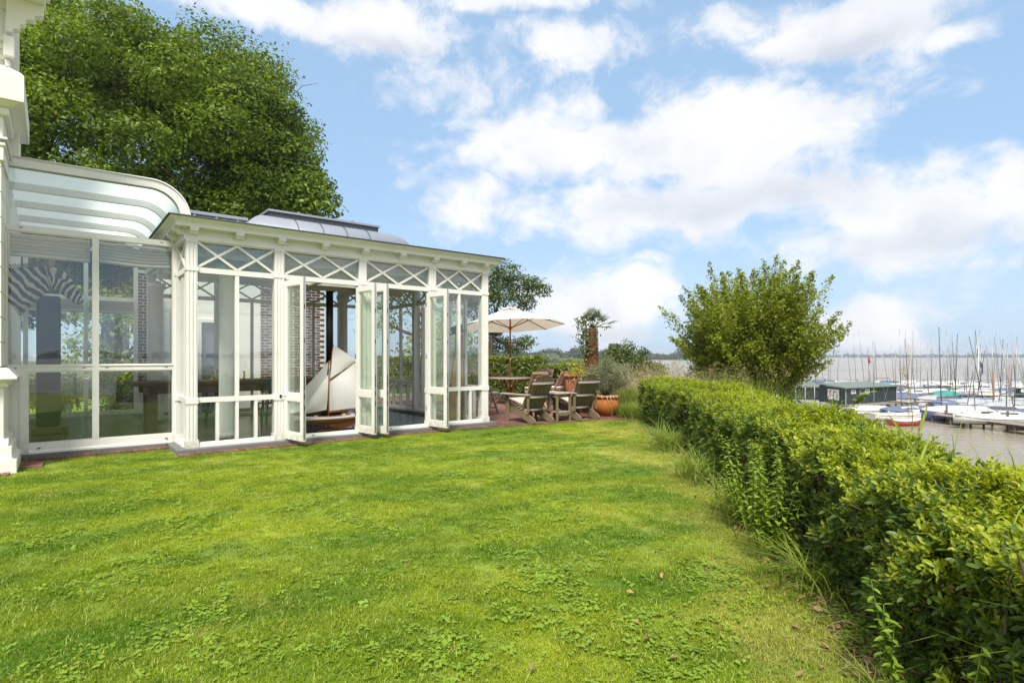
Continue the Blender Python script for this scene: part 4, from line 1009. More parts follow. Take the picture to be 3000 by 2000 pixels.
# ------------------------------------------------------------------ things inside the pavilion
FZ = .056
def build_interior():
    # long work table
    t = thing('long_table', 'long dark wooden refectory table inside the pavilion', 'table', W(-.45, 2.35, FZ), TH)
    b = MB(); b.box(0, 3.3, -.40, .40, .80, .865); softened(b.build('tabletop', 'oiled_wood', t), .008)
    b = MB(); b.box(.15, 3.15, -.34, -.30, .66, .80).box(.15, 3.15, .30, .34, .66, .80); b.build('apron', 'oiled_wood', t)
    for u in (.28, 3.02):
        for v in (-.27, .27):
            b = MB(); b.box(u - .07, u + .07, v - .07, v + .07, 0, .80); softened(b.build('leg', 'oiled_wood', t), .006)
        b = MB(); b.prism([(-.2, .10), (.2, .10), (.2, .20), (-.2, .20)], u - .03, u + .03); b.build('stretcher', 'oiled_wood', t)
    # brass candlesticks
    for k, (u, v, h) in enumerate(((.75, 2.2, .16), (.86, 2.3, .19), (1.16, 2.18, .17), (1.32, 2.34, .15))):
        c = MB(); c.lathe([(.045, 0), (.045, .012), (.018, .02), (.012, .05), (.02, .07), (.011, .09), (.012, h - .02), (.03, h - .01), (.026, h)], 16)
        tag(c.build('candlestick', 'brass', None, W(u, v, FZ + .865)), ['shortest brass candlestick at the passage end of the table', 'tallest brass candlestick on the long table', 'brass candlestick just behind the white column', 'small brass candlestick on the table beyond the column'][k], 'candlestick', 'brass candlesticks on the table')
    # green enamelled metal chairs
    def chair(label, u, v, rz):
        c = thing('metal_chair', label, 'chair', W(u, v, FZ), TH + rz, 'green metal chairs round the long table')
        s = MB(); s.box(-.19, .19, -.18, .18, .44, .455); softened(s.build('seat', 'green_enamel', c), .01)
        for sx in (-1, 1):
            for sy in (-1, 1):
                l = MB(); l.tube([(sx * .17, sy * .16, .44), (sx * .215, sy * .21, 0)], [.017, .013], 8); l.build('leg', 'green_enamel', c)
        bk = MB(); pts = [(-.185, .17, .45), (-.195, .20, .66), (-.17, .23, .80), (-.10, .245, .855), (0, .25, .865), (.10, .245, .855), (.17, .23, .80), (.195, .20, .66), (.185, .17, .45)]
        bk.tube(pts, .012, 8); bk.build('back_frame', 'green_enamel', c)
        p = MB(); p.sweep([[(x, .195 + .06 * (z - .45), z) for x in (-w, 0, w)] for z, w in ((.46, .06), (.60, .065), (.74, .08), (.84, .12))], closed=False, cap=False); p.build('backrest', 'green_enamel', c)
    chair('green metal chair in front of the long table beside the folding door', 1.62, 1.72, R(180))
    chair('green metal chair behind the long table below the brick wall', 2.05, 2.98, 0)
    chair('green metal chair behind the table, half hidden by the yacht sail', 2.75, 3.05, R(12))
    chair('green metal chair seen through the fixed window left of the doors', 1.02, 3.02, R(-8))
    # cylindrical stove with its black flue
    s = thing('wood_stove', 'black stove with tall black flue rising to the ceiling', 'stove', W(3.36, 3.42, FZ), TH)
    b = MB(); b.lathe([(.24, 0), (.24, .06), (.21, .08), (.21, .95), (.23, .97), (.23, 1.0), (.10, 1.03)], 28); b.build('stove_body', 'black_metal', s)
    b = MB(); b.lathe([(.078, 1.02), (.078, 2.86)], 20); b.build('flue', 'black_metal', s)
    b = MB(); b.lathe([(.12, 2.80), (.12, 2.83)], 20); b.build('flue_collar', 'black_metal', s)
    b = MB(); b.box(-.11, .11, -.235, -.20, .35, .75); b.build('stove_door', 'dark_zinc', s)
    # tall dark screen in the passage
    p = thing('dark_pillar', 'tall dark padded pillar standing in the passage behind the zebra', 'pillar', W(-1.52, 3.2, FZ), TH)
    b = MB(); b.box(-.16, .16, -.1, .1, .12, 2.30); softened(b.build('pillar_body', 'dark_cloth', p), .04, 3)
    b = MB(); b.box(-.22, .26, -.16, .16, 0, .12); softened(b.build('pillar_foot', 'weathered_wood_side', p), .01)
    # gathered blinds behind the passage glass
    for k, (u0, u1, v, z1, lab) in enumerate(((-1.90, -1.045, .95, 2.985, 'gathered grey roman blind above the zebra head'), (-.945, -.075, .95, 2.985, 'gathered grey roman blind in the window next to the pavilion'),
                                              (-1.86, -.97, 6.12, 2.60, 'gathered roman blind on the rear window of the passage, house side'), (-.87, -.07, 6.12, 2.60, 'gathered roman blind on the rear window of the passage, pavilion side'))):
        t = thing('roman_blind', lab, 'blind', W(u0, v, z1), TH, 'roman blinds in the glazed passage')
        h = MB(); h.box(0, u1 - u0, -.01, .03, -.03, 0); h.build('headrail', 'white_paint', t)
        prof = [(.0, -.03)]
        for i in range(5): z = -.03 - i * .045; prof += [(-.085 - .006 * (i % 2), z - .016), (-.075, z - .026), (-.004, z - .040)]
        prof += [(-.08, -.275), (-.07, -.30), (-.012, -.31)]
        m = MB(); L = u1 - u0; secs = []
        for x in np.linspace(.005, L - .005, 26): secs.append([(x, a + .006 * math.sin(x * 9 + k), z + .008 * math.sin(x * 5 + k * 2) - .012 * math.sin(math.pi * x / L)) for a, z in prof])
        m.sweep(secs, closed=False, cap=False); m.build('cloth', 'blind_cloth', t)
    # blinds rolled up behind the lattice of the pavilion front
    for k, (u0, u1) in enumerate(((.15, 1.18), (1.34, 2.54), (2.70, 3.89), (4.06, 5.09))):
        t = thing('roman_blind', ['roman blind behind the lattice of the fixed window beside the passage', 'roman blind behind the lattice above the model yacht', 'roman blind behind the lattice over the second open doorway', 'roman blind behind the lattice nearest the terrace'][k], 'blind', W(u0, .13, 2.97), TH, 'roman blinds behind the lattice')
        m = MB(); secs = []
        for x in np.linspace(0, u1 - u0, 20): secs.append([(x, a, z + .006 * math.sin(x * 7 + k)) for a, z in ((0, 0), (.012, -.03), (.03, -.05), (.010, -.06), (.034, -.085), (.012, -.095), (.034, -.12), (.01, -.135), (.03, -.165), (.016, -.18))])
        m.sweep(secs, closed=False, cap=False); m.build('cloth', 'blind_cloth', t)
    # old rudder leaning in the corner, with a dark cap on it
    r = thing('ship_rudder', 'old wooden ship rudder leaning upright inside the corner window', 'rudder', W(4.86, .55, FZ), TH)
    b = MB(); secs = []
    for z, w, y, x in ((0, .20, .0, -.08), (.25, .19, .02, -.07), (.55, .15, .04, -.05), (.95, .09, .07, .0), (1.40, .06, .10, .06), (1.75, .055, .13, .10)):
        secs.append([(x - w * .5, y - .025, z), (x + w * .5, y - .025, z), (x + w * .5, y + .025, z), (x - w * .5, y + .025, z)])
    b.sweep(secs, smooth=False); softened(b.build('blade', 'teak', r), .01)
    b = MB(); b.tube([(.14, .02, 0), (.20, .08, .8), (.22, .14, 1.72)], [.035, .03, .025], 10); b.build('tiller', 'teak', r)
    c = MB(); c.lathe([(.0, .13), (.11, .125), (.135, .09), (.12, .03), (.125, 0), (.20, -.01), (.20, -.02), (.10, -.012)], 24, cap=False)
    h = c.build('brimmed_cap', 'dark_cloth', None, W(4.98, .68, FZ + 1.79)); h.rotation_euler = (R(8), R(-14), 0); tag(h, 'dark brimmed cap hanging on top of the old rudder', 'hat')
    # broom leaning behind the table
    b = thing('broom', 'broom with a pale handle leaning behind the table end', 'broom', W(.05, 4.6, FZ), TH)
    q = MB(); q.tube([(.05, 0, .08), (-.12, .12, 1.35)], .011, 8); q.build('handle', 'straw', b)
    q = MB(); q.box(-.02, .14, -.03, .03, 0, .08); q.build('head', 'sticker_red', b)
build_interior()

# ------------------------------------------------------------------ model gaff yacht on its stand
def build_yacht():
    y = thing('model_yacht', 'large wooden model yacht with cream sails standing inside the open doors', 'model yacht', W(1.66, .60, FZ), TH)
    L = 1.34
    def hull(name, m, zlo, zhi, s0=0, s1=1, e=0):
        q = MB(); secs = []
        for t in np.linspace(s0, s1, 25):
            x = .02 + L * t; bw = .145 * (math.sin(math.pi * (t * .92 + .04)) ** .7) + e
            keel = .195 - .085 * math.sin(math.pi * min(1, max(0, t))) ** .8; sheer = .250 + .05 * (2 * t - 1) ** 2
            ring_ = []
            for a in np.linspace(0, 1, 9):
                zz = sheer + (keel - sheer) * a; yy = bw * (1 - a ** 2.2) ** .75
                ring_.append((x, -yy, zz))
            ring_ += [(x, -p[1], p[2]) for p in ring_[::-1]]
            secs.append([(p[0], p[1], min(max(p[2], zlo), zhi)) for p in ring_])
        q.sweep(secs); return q.build(name, m, y)
    hull('hull_bottom', 'varnish', 0, .205); hull('topsides', 'boat_white', .205, .42, e=.002)
    d = MB(); secs = []
    for t in np.linspace(.015, .985, 21):
        x = .02 + L * t; bw = .14 * (math.sin(math.pi * (t * .92 + .04)) ** .7); z = .252 + .05 * (2 * t - 1) ** 2
        secs.append([(x, -bw, z), (x, 0, z + .008), (x, bw, z)])
    d.sweep(secs, closed=False, cap=False); d.build('deck', 'varnish', y)
    k = MB(); pts = [(.52, .16), (.66, .05), (.98, .05), (1.12, .14), (1.16, .19)]
    k.prism([(p[0], p[1]) for p in pts], -.022, .022, 'y'); softened(k.build('keel', 'varnish', y), .012)
    s = MB(); s.box(.38, 1.28, -.06, .06, 0, .035); softened(s.build('stand', 'varnish_dark', y), .006)
    s = MB(); s.tube([(.56, 0, .03), (.56, 0, .14)], .007, 6).tube([(1.05, 0, .03), (1.05, 0, .09)], .012, 6); s.build('stand_rod', 'brass', y)
    mx = .60; T = MB(); T.tube([(mx, 0, .25), (mx + .012, 0, .9), (mx + .025, 0, 1.22)], [.014, .012, .008], 8); T.build('mast', 'varnish', y)
    T = MB(); T.tube([(mx + .018, -.015, 1.05), (mx + .085, -.015, 1.50)], .006, 6); T.build('topmast', 'varnish', y)
    T = MB(); T.tube([(mx + .01, -.01, .325), (mx + .80, -.05, .385)], .009, 6); T.build('boom', 'varnish', y)
    T = MB(); T.tube([(mx + .02, -.012, .86), (mx + .50, -.03, 1.20)], .008, 6); T.build('gaff', 'varnish', y)
    T = MB(); T.tube([(.10, 0, .287), (-.20, 0, .305)], .008, 6); T.build('bowsprit', 'varnish', y)
    def sail(name, corners, belly, n=10):
        a, b, c, d_ = [Vector(p) for p in corners]; q = MB(); rows = []
        for i in range(n + 1):
            t = i / n; p0, p1 = a.lerp(b, t), d_.lerp(c, t); row = []
            for j in range(n + 1):
                w = j / n; p = p0.lerp(p1, w); p = p + Vector((0, belly * math.sin(math.pi * w) * math.sin(math.pi * (.15 + .7 * t)), 0)); row.append(p)
            rows.append(row)
        q.sweep(rows, closed=False, cap=False); return q.build(name, 'sail_cloth', y)
    sail('mainsail', ((mx + .012, -.012, .345), (mx + .02, -.012, .85), (mx + .49, -.03, 1.19), (mx + .79, -.05, .405)), -.06)
    sail('topsail', ((mx + .022, -.014, .90), (mx + .085, -.016, 1.49), (mx + .50, -.03, 1.225), (mx + .50, -.03, 1.22)), -.03)
    sail('jib', ((-.20, 0, .36), (mx + .0, .0, 1.19), (mx - .06, .02, .40), (-.02, .0, .35)), .05)
    sail('foresail', ((.10, -.01, .32), (mx - .005, -.005, .98), (mx - .04, -.02, .37), (.14, -.01, .31)), -.05)
    for a, b in (((-.17, 0, .37), (mx + .01, 0, 1.21)), ((mx - .02, -.10, .34), (mx + .008, 0, 1.15)), ((mx + .05, -.10, .34), (mx + .010, 0, 1.15)), ((1.30, 0, .37), (mx + .5, -.03, 1.2)), ((mx + .4, 0, .34), (mx + .45, -.03, .43)), ((-.17, 0, .365), (.06, 0, .27))):
        r = MB(); r.tube([a, b], .0022, 4); r.build('rigging_line', 'rope', y)
    for x in (.35, .85, 1.0): 
        r = MB(); r.box(x, x + .05, -.025, .025, .258, .278); r.build('deck_hatch', 'boat_white', y)
build_yacht()

# ------------------------------------------------------------------ zebra shoulder mount in the passage
def zebra_mat():
    m, n = mat('zebra_hide')
    at = n.add('ShaderNodeAttribute', attribute_name='band').outputs['Fac']
    nz = n.noise(obj_co(n), 7, 3)
    f = n.math('SINE', n.math('MULTIPLY', n.math('ADD', at, n.math('MULTIPLY', n.math('SUBTRACT', nz, .5), .12)), 6.2832 * 11))
    f = n.step(f, -.35, -.05)
    dark = n.add('ShaderNodeAttribute', attribute_name='muzzle').outputs['Fac']
    c = n.mix(f, (.62, .52, .41), (.022, .018, .018)); c = n.mix(dark, c, (.03, .025, .025))
    p = n.add('ShaderNodeBsdfPrincipled', i_Roughness=.8); n.put(p.inputs['Base Color'], c); n.put(p.inputs['Normal'], bump(n, n.noise(obj_co(n), 180, 2), .2, .004)); finish(n, p)
zebra_mat()
def build_zebra():
    z = thing('zebra_mount', 'zebra head and neck mount reaching out from the house wall behind glass', 'zebra head', W(-1.99, 1.30, 2.07), TH)
    # spine: shoulder -> neck -> poll -> face -> muzzle (x out of the wall, z up), with half-heights and half-widths
    sp = [(0.0, .13, .36, .20), (.12, .20, .31, .17), (.24, .27, .25, .14), (.35, .335, .205, .115), (.45, .385, .175, .10), (.535, .395, .150, .098), (.60, .355, .138, .092),
          (.66, .285, .122, .082), (.715, .215, .100, .066), (.765, .155, .082, .055), (.805, .105, .074, .052), (.835, .070, .060, .046), (.850, .050, .030, .026)]
    N = 20; V = []; band = []; muz = []
    P = [Vector((a, 0, b)) for a, b, _, _ in sp]
    # resample finely
    fine = []
    for i in range(len(sp) - 1):
        for k in range(5):
            t = k / 5; fine.append([sp[i][q] + (sp[i + 1][q] - sp[i][q]) * t for q in range(4)])
    fine.append(list(sp[-1]))
    for it in range(3):
        fine = [fine[0]] + [[(fine[i - 1][q] + 2 * fine[i][q] + fine[i + 1][q]) / 4 for q in range(4)] for i in range(1, len(fine) - 1)] + [fine[-1]]
    n = len(fine); F = []; arc = 0
    for i, (a, b, hh, ww) in enumerate(fine):
        p = Vector((a, 0, b)); d = (Vector((fine[min(i + 1, n - 1)][0], 0, fine[min(i + 1, n - 1)][1])) - Vector((fine[max(i - 1, 0)][0], 0, fine[max(i - 1, 0)][1]))).normalized()
        up = Vector((-d.z, 0, d.x))
        if i: arc += (p - last).length
        last = p
        for k in range(N):
            t = 2 * math.pi * k / N; c, s = math.cos(t), math.sin(t)
            V.append(p + up * (hh * c) * (1.0 if c > 0 else .96) + Vector((0, 1, 0)) * (ww * s * (1 - .25 * max(0, c))))
            band.append(arc * (1.0 if arc < .55 else 1.25) + .05 * c + .03 * s * s); muz.append(float(np.clip((i / n - .90) / .06, 0, 1)))
        if i:
            for k in range(N): F.append(((i - 1) * N + k, (i - 1) * N + (k + 1) % N, i * N + (k + 1) % N, i * N + k))
    F.append(tuple((n - 1) * N + k for k in range(N))); F.append(tuple(range(N))[::-1])
    me = bpy.data.meshes.new('head'); me.from_pydata(V, [], F); me.polygons.foreach_set('use_smooth', [True] * len(F)); me.materials.append(MAT['zebra_hide'])
    for nm, vals in (('band', band), ('muzzle', muz)): a = me.attributes.new(nm, 'FLOAT', 'POINT'); a.data.foreach_set('value', vals)
    me.update(); link('head_and_neck', me, z)
    for s in (-1, 1):
        e = MB(); e.sweep([[(.50 + .03 * h + w * math.cos(t), s * (.075 + .03 * h) + w * .5 * math.sin(t), .52 + .17 * h) for t in np.linspace(0, 6.283, 11)[:-1]] for h, w in ((0, .022), (.3, .042), (.6, .04), (.85, .024), (1, .004))])
        e.build('ear', 'ear_hide', z)
        e = MB(); e.lathe([(.001, -.016), (.011, -.011), (.016, 0), (.011, .011), (.001, .016)], 10); e.build('eye', 'black_metal', z, (.618, s * .082, .385))
        e = MB(); e.lathe([(.001, -.01), (.012, 0), (.001, .01)], 10); e.build('nostril', 'black_metal', z, (.838, s * .030, .085))
    m = MB()
    for i in range(44):
        t = i / 43; k = min(int(t * 22), 22); a, b, hh, ww = fine[2 + k]
        d = Vector((-.55, 0, .85)); base = Vector((a, rng.normal(0, .008), b)) + d * (hh * .93)
        m.bar(base, base + d * rng.uniform(.06, .085), .012, .035, up=(0, 1, 0))
    m.build('mane', 'mane_hair', z)
    s = MB(); s.lathe([(.40, 0), (.40, .03)], 30); s.build('wall_shield', 'varnish_dark', z, (-.03, 0, 0), (0, R(90), 0))
simple('ear_hide', (.50, .42, .33), (.22, .17, .13), .85, 20); simple('mane_hair', (.05, .04, .035), (.16, .13, .10), .9, 30)
build_zebra()

# ------------------------------------------------------------------ furniture on the terrace
TZ = .011
def slat(name, parent, pts, w, t, m='weathered_wood'):
    q = MB()
    for a, b in zip(pts[:-1], pts[1:]): q.bar(a, b, w, t, up=(0, -1, 0.4))
    return q.build(name, m, parent)
def adirondack(u, v, rz, label):
    c = thing('adirondack_chair', label, 'garden chair', W(u, v, TZ), TH + rz, 'weathered wooden reclining garden chairs')
    for s in (-1, 1):
        # sloping side board: rear foot on the bricks, front end high at the knee
        q = MB(); pr = [(.0, .0), (.10, .0), (.84, .27), (.84, .385), (.78, .395), (.34, .255), (.03, .125), (-.035, .075), (-.04, .03)]
        q.prism(pr, s * .255 - .016, s * .255 + .016); softened(q.build('side_board', 'weathered_wood_side', c), .006)
        q = MB(); q.box(s * .325 - .014 , s * .325 + .014, .68, .79, 0, .555); softened(q.build('front_leg', 'weathered_wood', c), .005)
        q = MB(); pr = [(s * .265, .86), (s * .33, .885), (s * .42, .86), (s * .435, .70), (s * .40, .30), (s * .34, .075), (s * .275, .075), (s * .285, .45)]
        q.prism(pr if s > 0 else pr[::-1], .556, .584, 'z'); softened(q.build('armrest', 'silvered_wood', c), .006)
        q = MB(); q.box(s * .30 - .014, s * .30 + .01, .10, .15, .22, .555); q.build('arm_support', 'weathered_wood', c)
    def bp(x, t):     # point on the reclined, slightly dished back; t is 0 at the seat, 1 at the top
        return Vector((x * (1 + .22 * t), .335 - .40 * t - .035 * (x / .28) ** 2 * -1 * .6, .215 + .765 * t))
    for k in range(6):
        x = (k - 2.5) * .092; top = 1.0 - .14 * (abs(k - 2.5) / 2.5) ** 2
        q = MB(); n = 6
        A, B = bp(x, 0), bp(x, top); d = (B - A).normalized(); nrm = d.cross(Vector((1, 0, 0))).normalized(); sd = Vector((1, 0, 0))
        w0, w1 = .081, .098
        vs = []
        for p, w in ((A, w0), (B, w1)):
            for i, j in ((-1, -1), (1, -1), (1, 1), (-1, 1)): vs.append(p + sd * (w / 2 * i) + nrm * (.010 * j))
        q._add(vs, [(0, 3, 2, 1), (4, 5, 6, 7), (0, 1, 5, 4), (1, 2, 6, 5), (2, 3, 7, 6), (3, 0, 4, 7)])
        softened(q.build('back_slat', 'weathered_wood', c), .005)
    for t, hw in ((.76, .30), (.40, .275), (.055, .25)):
        q = MB(); secs = []
        for x in np.linspace(-hw, hw, 9):
            p = bp(0, t); dep = -.055 - .10 * (1 - (x / hw) ** 2); 
            secs.append([(x, p.y - .014, p.z - .022), (x, p.y + dep * .75 - .0, p.z - .022), (x, p.y + dep * .75, p.z + .018), (x, p.y - .014, p.z + .018)])
        q.sweep(secs, smooth=False); softened(q.build('back_rail', 'silvered_wood', c), .004)
    for i in range(6):
        t = i / 5; q = MB(); yy = .36 + .085 * i; zz = .268 + .155 * t - (0 if i < 5 else .012)
        q.box(-.285, .285, yy - .036, yy + .036, zz, zz + .022); softened(q.build('seat_slat', 'silvered_wood', c), .005)
    q = MB(); q.box(-.31, .31, .70, .725, .20, .30); q.build('front_stretcher', 'weathered_wood_side', c)
    return c, bp
def lounge_cushion(u, v, rz, label):
    c = thing('cushion', label, 'cushion', W(u, v, TZ), TH + rz, 'striped cushions on the reclining chairs')
    path = [(.83, .455), (.60, .395), (.42, .325), (.355, .345), (.30, .45), (.20, .62), (.10, .80), (.065, .865)]
    q = MB(); secs = []
    for i, (y, z) in enumerate(path):
        y2, z2 = path[min(i + 1, len(path) - 1)]; y1, z1 = path[max(i - 1, 0)]
        d = Vector((0, y2 - y1, z2 - z1)).normalized(); nr = Vector((0, d.z, -d.y)); p = Vector((0, y + .0, z)) 
        if nr.z < 0 and i < 3: nr = -nr
        th = .034 if 0 < i < len(path) - 1 else .018; w = .235
        secs.append([p + nr * th * a + Vector((x, 0, 0)) for x, a in ((-w, -.7), (-w - .012, 0), (-w, .7), (-.12, 1.05), (0, 1.0), (.12, 1.05), (w, .7), (w + .012, 0), (w, -.7), (0, -1))])
    q.sweep(secs); q.build('pad', 'cushion_stripe', c)
A1 = (6.18, -.60); A2 = (7.29, -.80)
adirondack(A1[0], A1[1], R(2), 'weathered reclining slatted garden chair closest to the pavilion corner')
lounge_cushion(A1[0], A1[1], R(2), 'striped cushion on the reclining chair closest to the pavilion')
adirondack(A2[0], A2[1], R(-4), 'weathered reclining slatted garden chair next to the round terracotta pot')
lounge_cushion(A2[0], A2[1], R(-4), 'striped cushion on the reclining chair next to the terracotta pot')

def side_table():
    t = thing('side_table', 'small weathered wooden side table between the two reclining chairs', 'side table', W(6.74, -.27, TZ), TH + R(3))
    for x in (-.19, .19):
        for y in (-.31, .31): q = MB(); q.box(x - .022, x + .022, y - .022, y + .022, 0, .555); softened(q.build('leg', 'weathered_wood', t), .004)
    for i in range(6): q = MB(); x = -.19 + i * .076; q.box(x - .034, x + .034, -.36, .36, .556, .578); softened(q.build('top_slat', 'silvered_wood', t), .005)
    q = MB(); q.box(-.168, .168, -.318, -.292, .49, .55).box(-.168, .168, .292, .318, .49, .55).box(-.205, -.18, -.288, .288, .491, .549).box(.18, .205, -.288, .288, .491, .549); q.build('apron', 'weathered_wood_side', t)
    for i in range(4): q = MB(); x = -.135 + i * .09; q.box(x - .04, x + .04, -.33, .33, .18, .198); softened(q.build('shelf_slat', 'silvered_wood', t), .004)
    q = MB(); q.box(-.19, .19, -.335, -.31, .12, .179).box(-.19, .19, .31, .335, .12, .179); q.build('shelf_rail', 'weathered_wood_side', t)
side_table()

TC = Vector((-.07, 16.1, 0))
def dining_table():
    t = thing('garden_table', 'round wooden garden table under the cream parasol', 'table', (TC.x, TC.y, TZ), .3)
    n = 10; r = .62
    for i in range(n):
        x0, x1 = -r + 2 * r * i / n + .003, -r + 2 * r * (i + 1) / n - .003
        def hy(x): return math.sqrt(max(.0, r * r - x * x))
        xs = np.linspace(x0, x1, 5); poly = [(x, -max(hy(x), .05)) for x in xs] + [(x, max(hy(x), .05)) for x in xs[::-1]]
        q = MB(); q.prism(poly, .715, .742, 'z'); q.build('top_slat', 'table_top', t)
    for a in (0, math.pi / 2):
        M = Matrix.Rotation(a, 4, 'Z')
        for s in (-1, 1):
            q = MB(); q.bar(M @ Vector((-.48 * s, .05 * s, 0)), M @ Vector((.44 * s, .05 * s, .70)), .045, .03, up=(0, 0, 1)); q.build('leg', 'pole_wood', t)
    q = MB(); q.box(-.50, .50, -.03, .03, .68, .714).box(-.03, .03, -.50, -.031, .681, .713).box(-.03, .03, .031, .50, .681, .713); q.build('under_frame', 'teak', t)
dining_table()
def teak_chair(x, y, rz, label, cat_group='wooden folding chairs round the garden table', arch=False, cush=None, m='pale_teak'):
    c = thing('folding_chair', label, 'garden chair', (x, y, TZ), rz, cat_group)          # faces local +y
    for s in (-1, 1):
        q = MB(); q.bar((s * .215, .22, 0), (s * .215, -.26, .92), .028, .05, up=(1, 0, 0)); softened(q.build('back_leg', m, c), .004)
        q = MB(); q.bar((s * .185, -.27, 0), (s * .185, .20, .44), .026, .045, up=(1, 0, 0)); softened(q.build('front_leg', m, c), .004)
    for i in range(6): q = MB(); yy = -.17 + .078 * i; q.box(-.20, .20, yy - .032, yy + .032, .435, .455); q.build('seat_slat', m, c)
    def bk(z): return .22 - .48 * z / .92
    if arch:
        q = MB(); secs = []
        for xx in np.linspace(-.23, .23, 11): e = .035 * math.cos(xx / .23 * math.pi / 2) ** .6 + .012 * math.cos(xx / .23 * math.pi * 2.5); secs.append([(xx, bk(.88) - .015, .85), (xx, bk(.88) + .015, .85), (xx, bk(.92) + .015, .91 + e), (xx, bk(.92) - .015, .91 + e)])
        q.sweep(secs, smooth=False); q.build('top_rail', m, c)
    else:
        q = MB(); q.box(-.235, .235, bk(.9) - .018, bk(.9) + .018, .865, .925); softened(q.build('top_rail', m, c), .005)
    q = MB(); q.box(-.20, .20, bk(.52) - .012, bk(.52) + .012, .50, .545); q.build('lower_rail', m, c)
    for i in range(7 if not arch else 5):
        n_ = 7 if not arch else 5; xx = -.165 + .33 * i / (n_ - 1); q = MB(); q.bar((xx, bk(.54), .54), (xx, bk(.87), .866), .030, .014, up=(0, -1, 0)); q.build('back_slat', m, c)
    q = MB(); q.box(-.185, .185, .185, .205, .12, .15); q.build('stretcher', m, c)
    if cush:
        k = MB(); secs = []
        for yy in np.linspace(-.19, .24, 9):
            e = .032 if abs(yy - .025) < .18 else .016
            secs.append([(xx, yy, .487 + e * a) for xx, a in ((-.20, -.8), (-.215, 0), (-.20, .8), (-.08, 1.1), (.08, 1.1), (.20, .8), (.215, 0), (.20, -.8))])
        k.sweep(secs); o = k.build('seat_cushion', 'cushion_red', None, (x, y, TZ), (0, 0, rz)); tag(o, cush, 'cushion', 'striped seat cushions on the folding chairs')
teak_chair(-.92, 16.55, R(-70), 'folding slatted chair left of the garden table, beside the pavilion post', cush='striped seat cushion on the chair left of the garden table')
teak_chair(.98, 17.7, R(150), 'folding chair with arched top rail behind the garden table', arch=True)
teak_chair(.62, 15.15, R(28), 'folding slatted chair pulled up on the near side of the garden table', cush='striped seat cushion on the chair at the near side of the table', m='teak')
teak_chair(1.22, 15.6, R(62), 'folding slatted chair right of the garden table, seen from the side', cush='striped seat cushion on the chair right of the garden table', m='pale_teak')
teak_chair(-.62, 13.25, R(-38), 'grey folding chair half hidden by the pavilion corner post', cush='pale striped seat cushion on the chair beside the pavilion corner', m='silvered_wood')

def parasol():
    p = thing('parasol', 'cream canvas parasol on a wooden pole over the garden table', 'parasol', (TC.x + .02, TC.y, TZ), 0)
    q = MB(); q.tube([(0, 0, 0), (0, 0, 1.12)], .026, 14); q.build('lower_pole', 'pole_wood', p)
    q = MB(); q.tube([(0, 0, 1.12), (0, 0, 1.30)], .029, 14); q.build('pole_sleeve', 'brass', p)
    q = MB(); q.tube([(0, 0, 1.30), (0, 0, 2.72)], .024, 14); q.build('upper_pole', 'pole_wood', p)
    q = MB(); q.lathe([(.24, 0), (.25, .03), (.23, .06), (.06, .08), (.04, .30), (.03, .30)], 24); q.build('base', 'black_metal', p)
    tilt = Matrix.Translation((0, 0, 2.05)) @ Matrix.Rotation(R(-2.5), 4, 'Y') @ Matrix.Rotation(R(-4.2), 4, 'X') @ Matrix.Translation((0, 0, -2.05))
    n = 8; Rr = 1.56
    def cv(a, t): # canopy point, t 0..1 from crown to rim
        k = (a / (2 * math.pi / n)) % 1; scal = 1 - .055 * t * math.sin(math.pi * k)
        sag = .035 * math.sin(math.pi * k) * math.sin(math.pi * t)
        return tilt @ Vector((math.cos(a) * Rr * t * scal, math.sin(a) * Rr * t * scal, 2.68 - .50 * t ** 1.15 - sag + .01 * t * math.sin(math.pi * k)))
    m = MB(); N = 64; rings_ = [[cv(2 * math.pi * k / N + .2, t) for k in range(N)] for t in np.linspace(.085, 1, 10)]; m.sweep(rings_, cap=False); m.build('canopy', 'parasol_canvas', p)
    m = MB(); rings_ = [[cv(2 * math.pi * k / N + .2, t) + Vector((0, 0, .05 + .012 * math.sin(k * 4))) for k in range(N)] for t in np.linspace(.005, .19, 4)]; m.sweep(rings_, cap=False); m.build('vent_cap', 'parasol_canvas', p)
    q = MB(); q.lathe([(.02, 2.68), (.03, 2.70), (.02, 2.75), (.001, 2.77)], 12); q.build('finial', 'pole_wood', p)
    q = MB(); q.lathe([(.055, 2.10), (.055, 2.17), (.03, 2.18)], 14); q.build('hub', 'pole_wood', p)
    for k in range(n):
        a = 2 * math.pi * k / n
        q = MB(); e = cv(a, .985) - Vector((0, 0, .018)); s = cv(a, .03) - Vector((0, 0, .03)); q.bar(s, e, .018, .022); q.build('rib', 'teak', p)
        q = MB(); f = cv(a, .50) - Vector((0, 0, .035)); q.bar((.05 * math.cos(a), .05 * math.sin(a), 2.14), f, .014, .016); q.build('strut', 'pole_wood', p)
parasol()

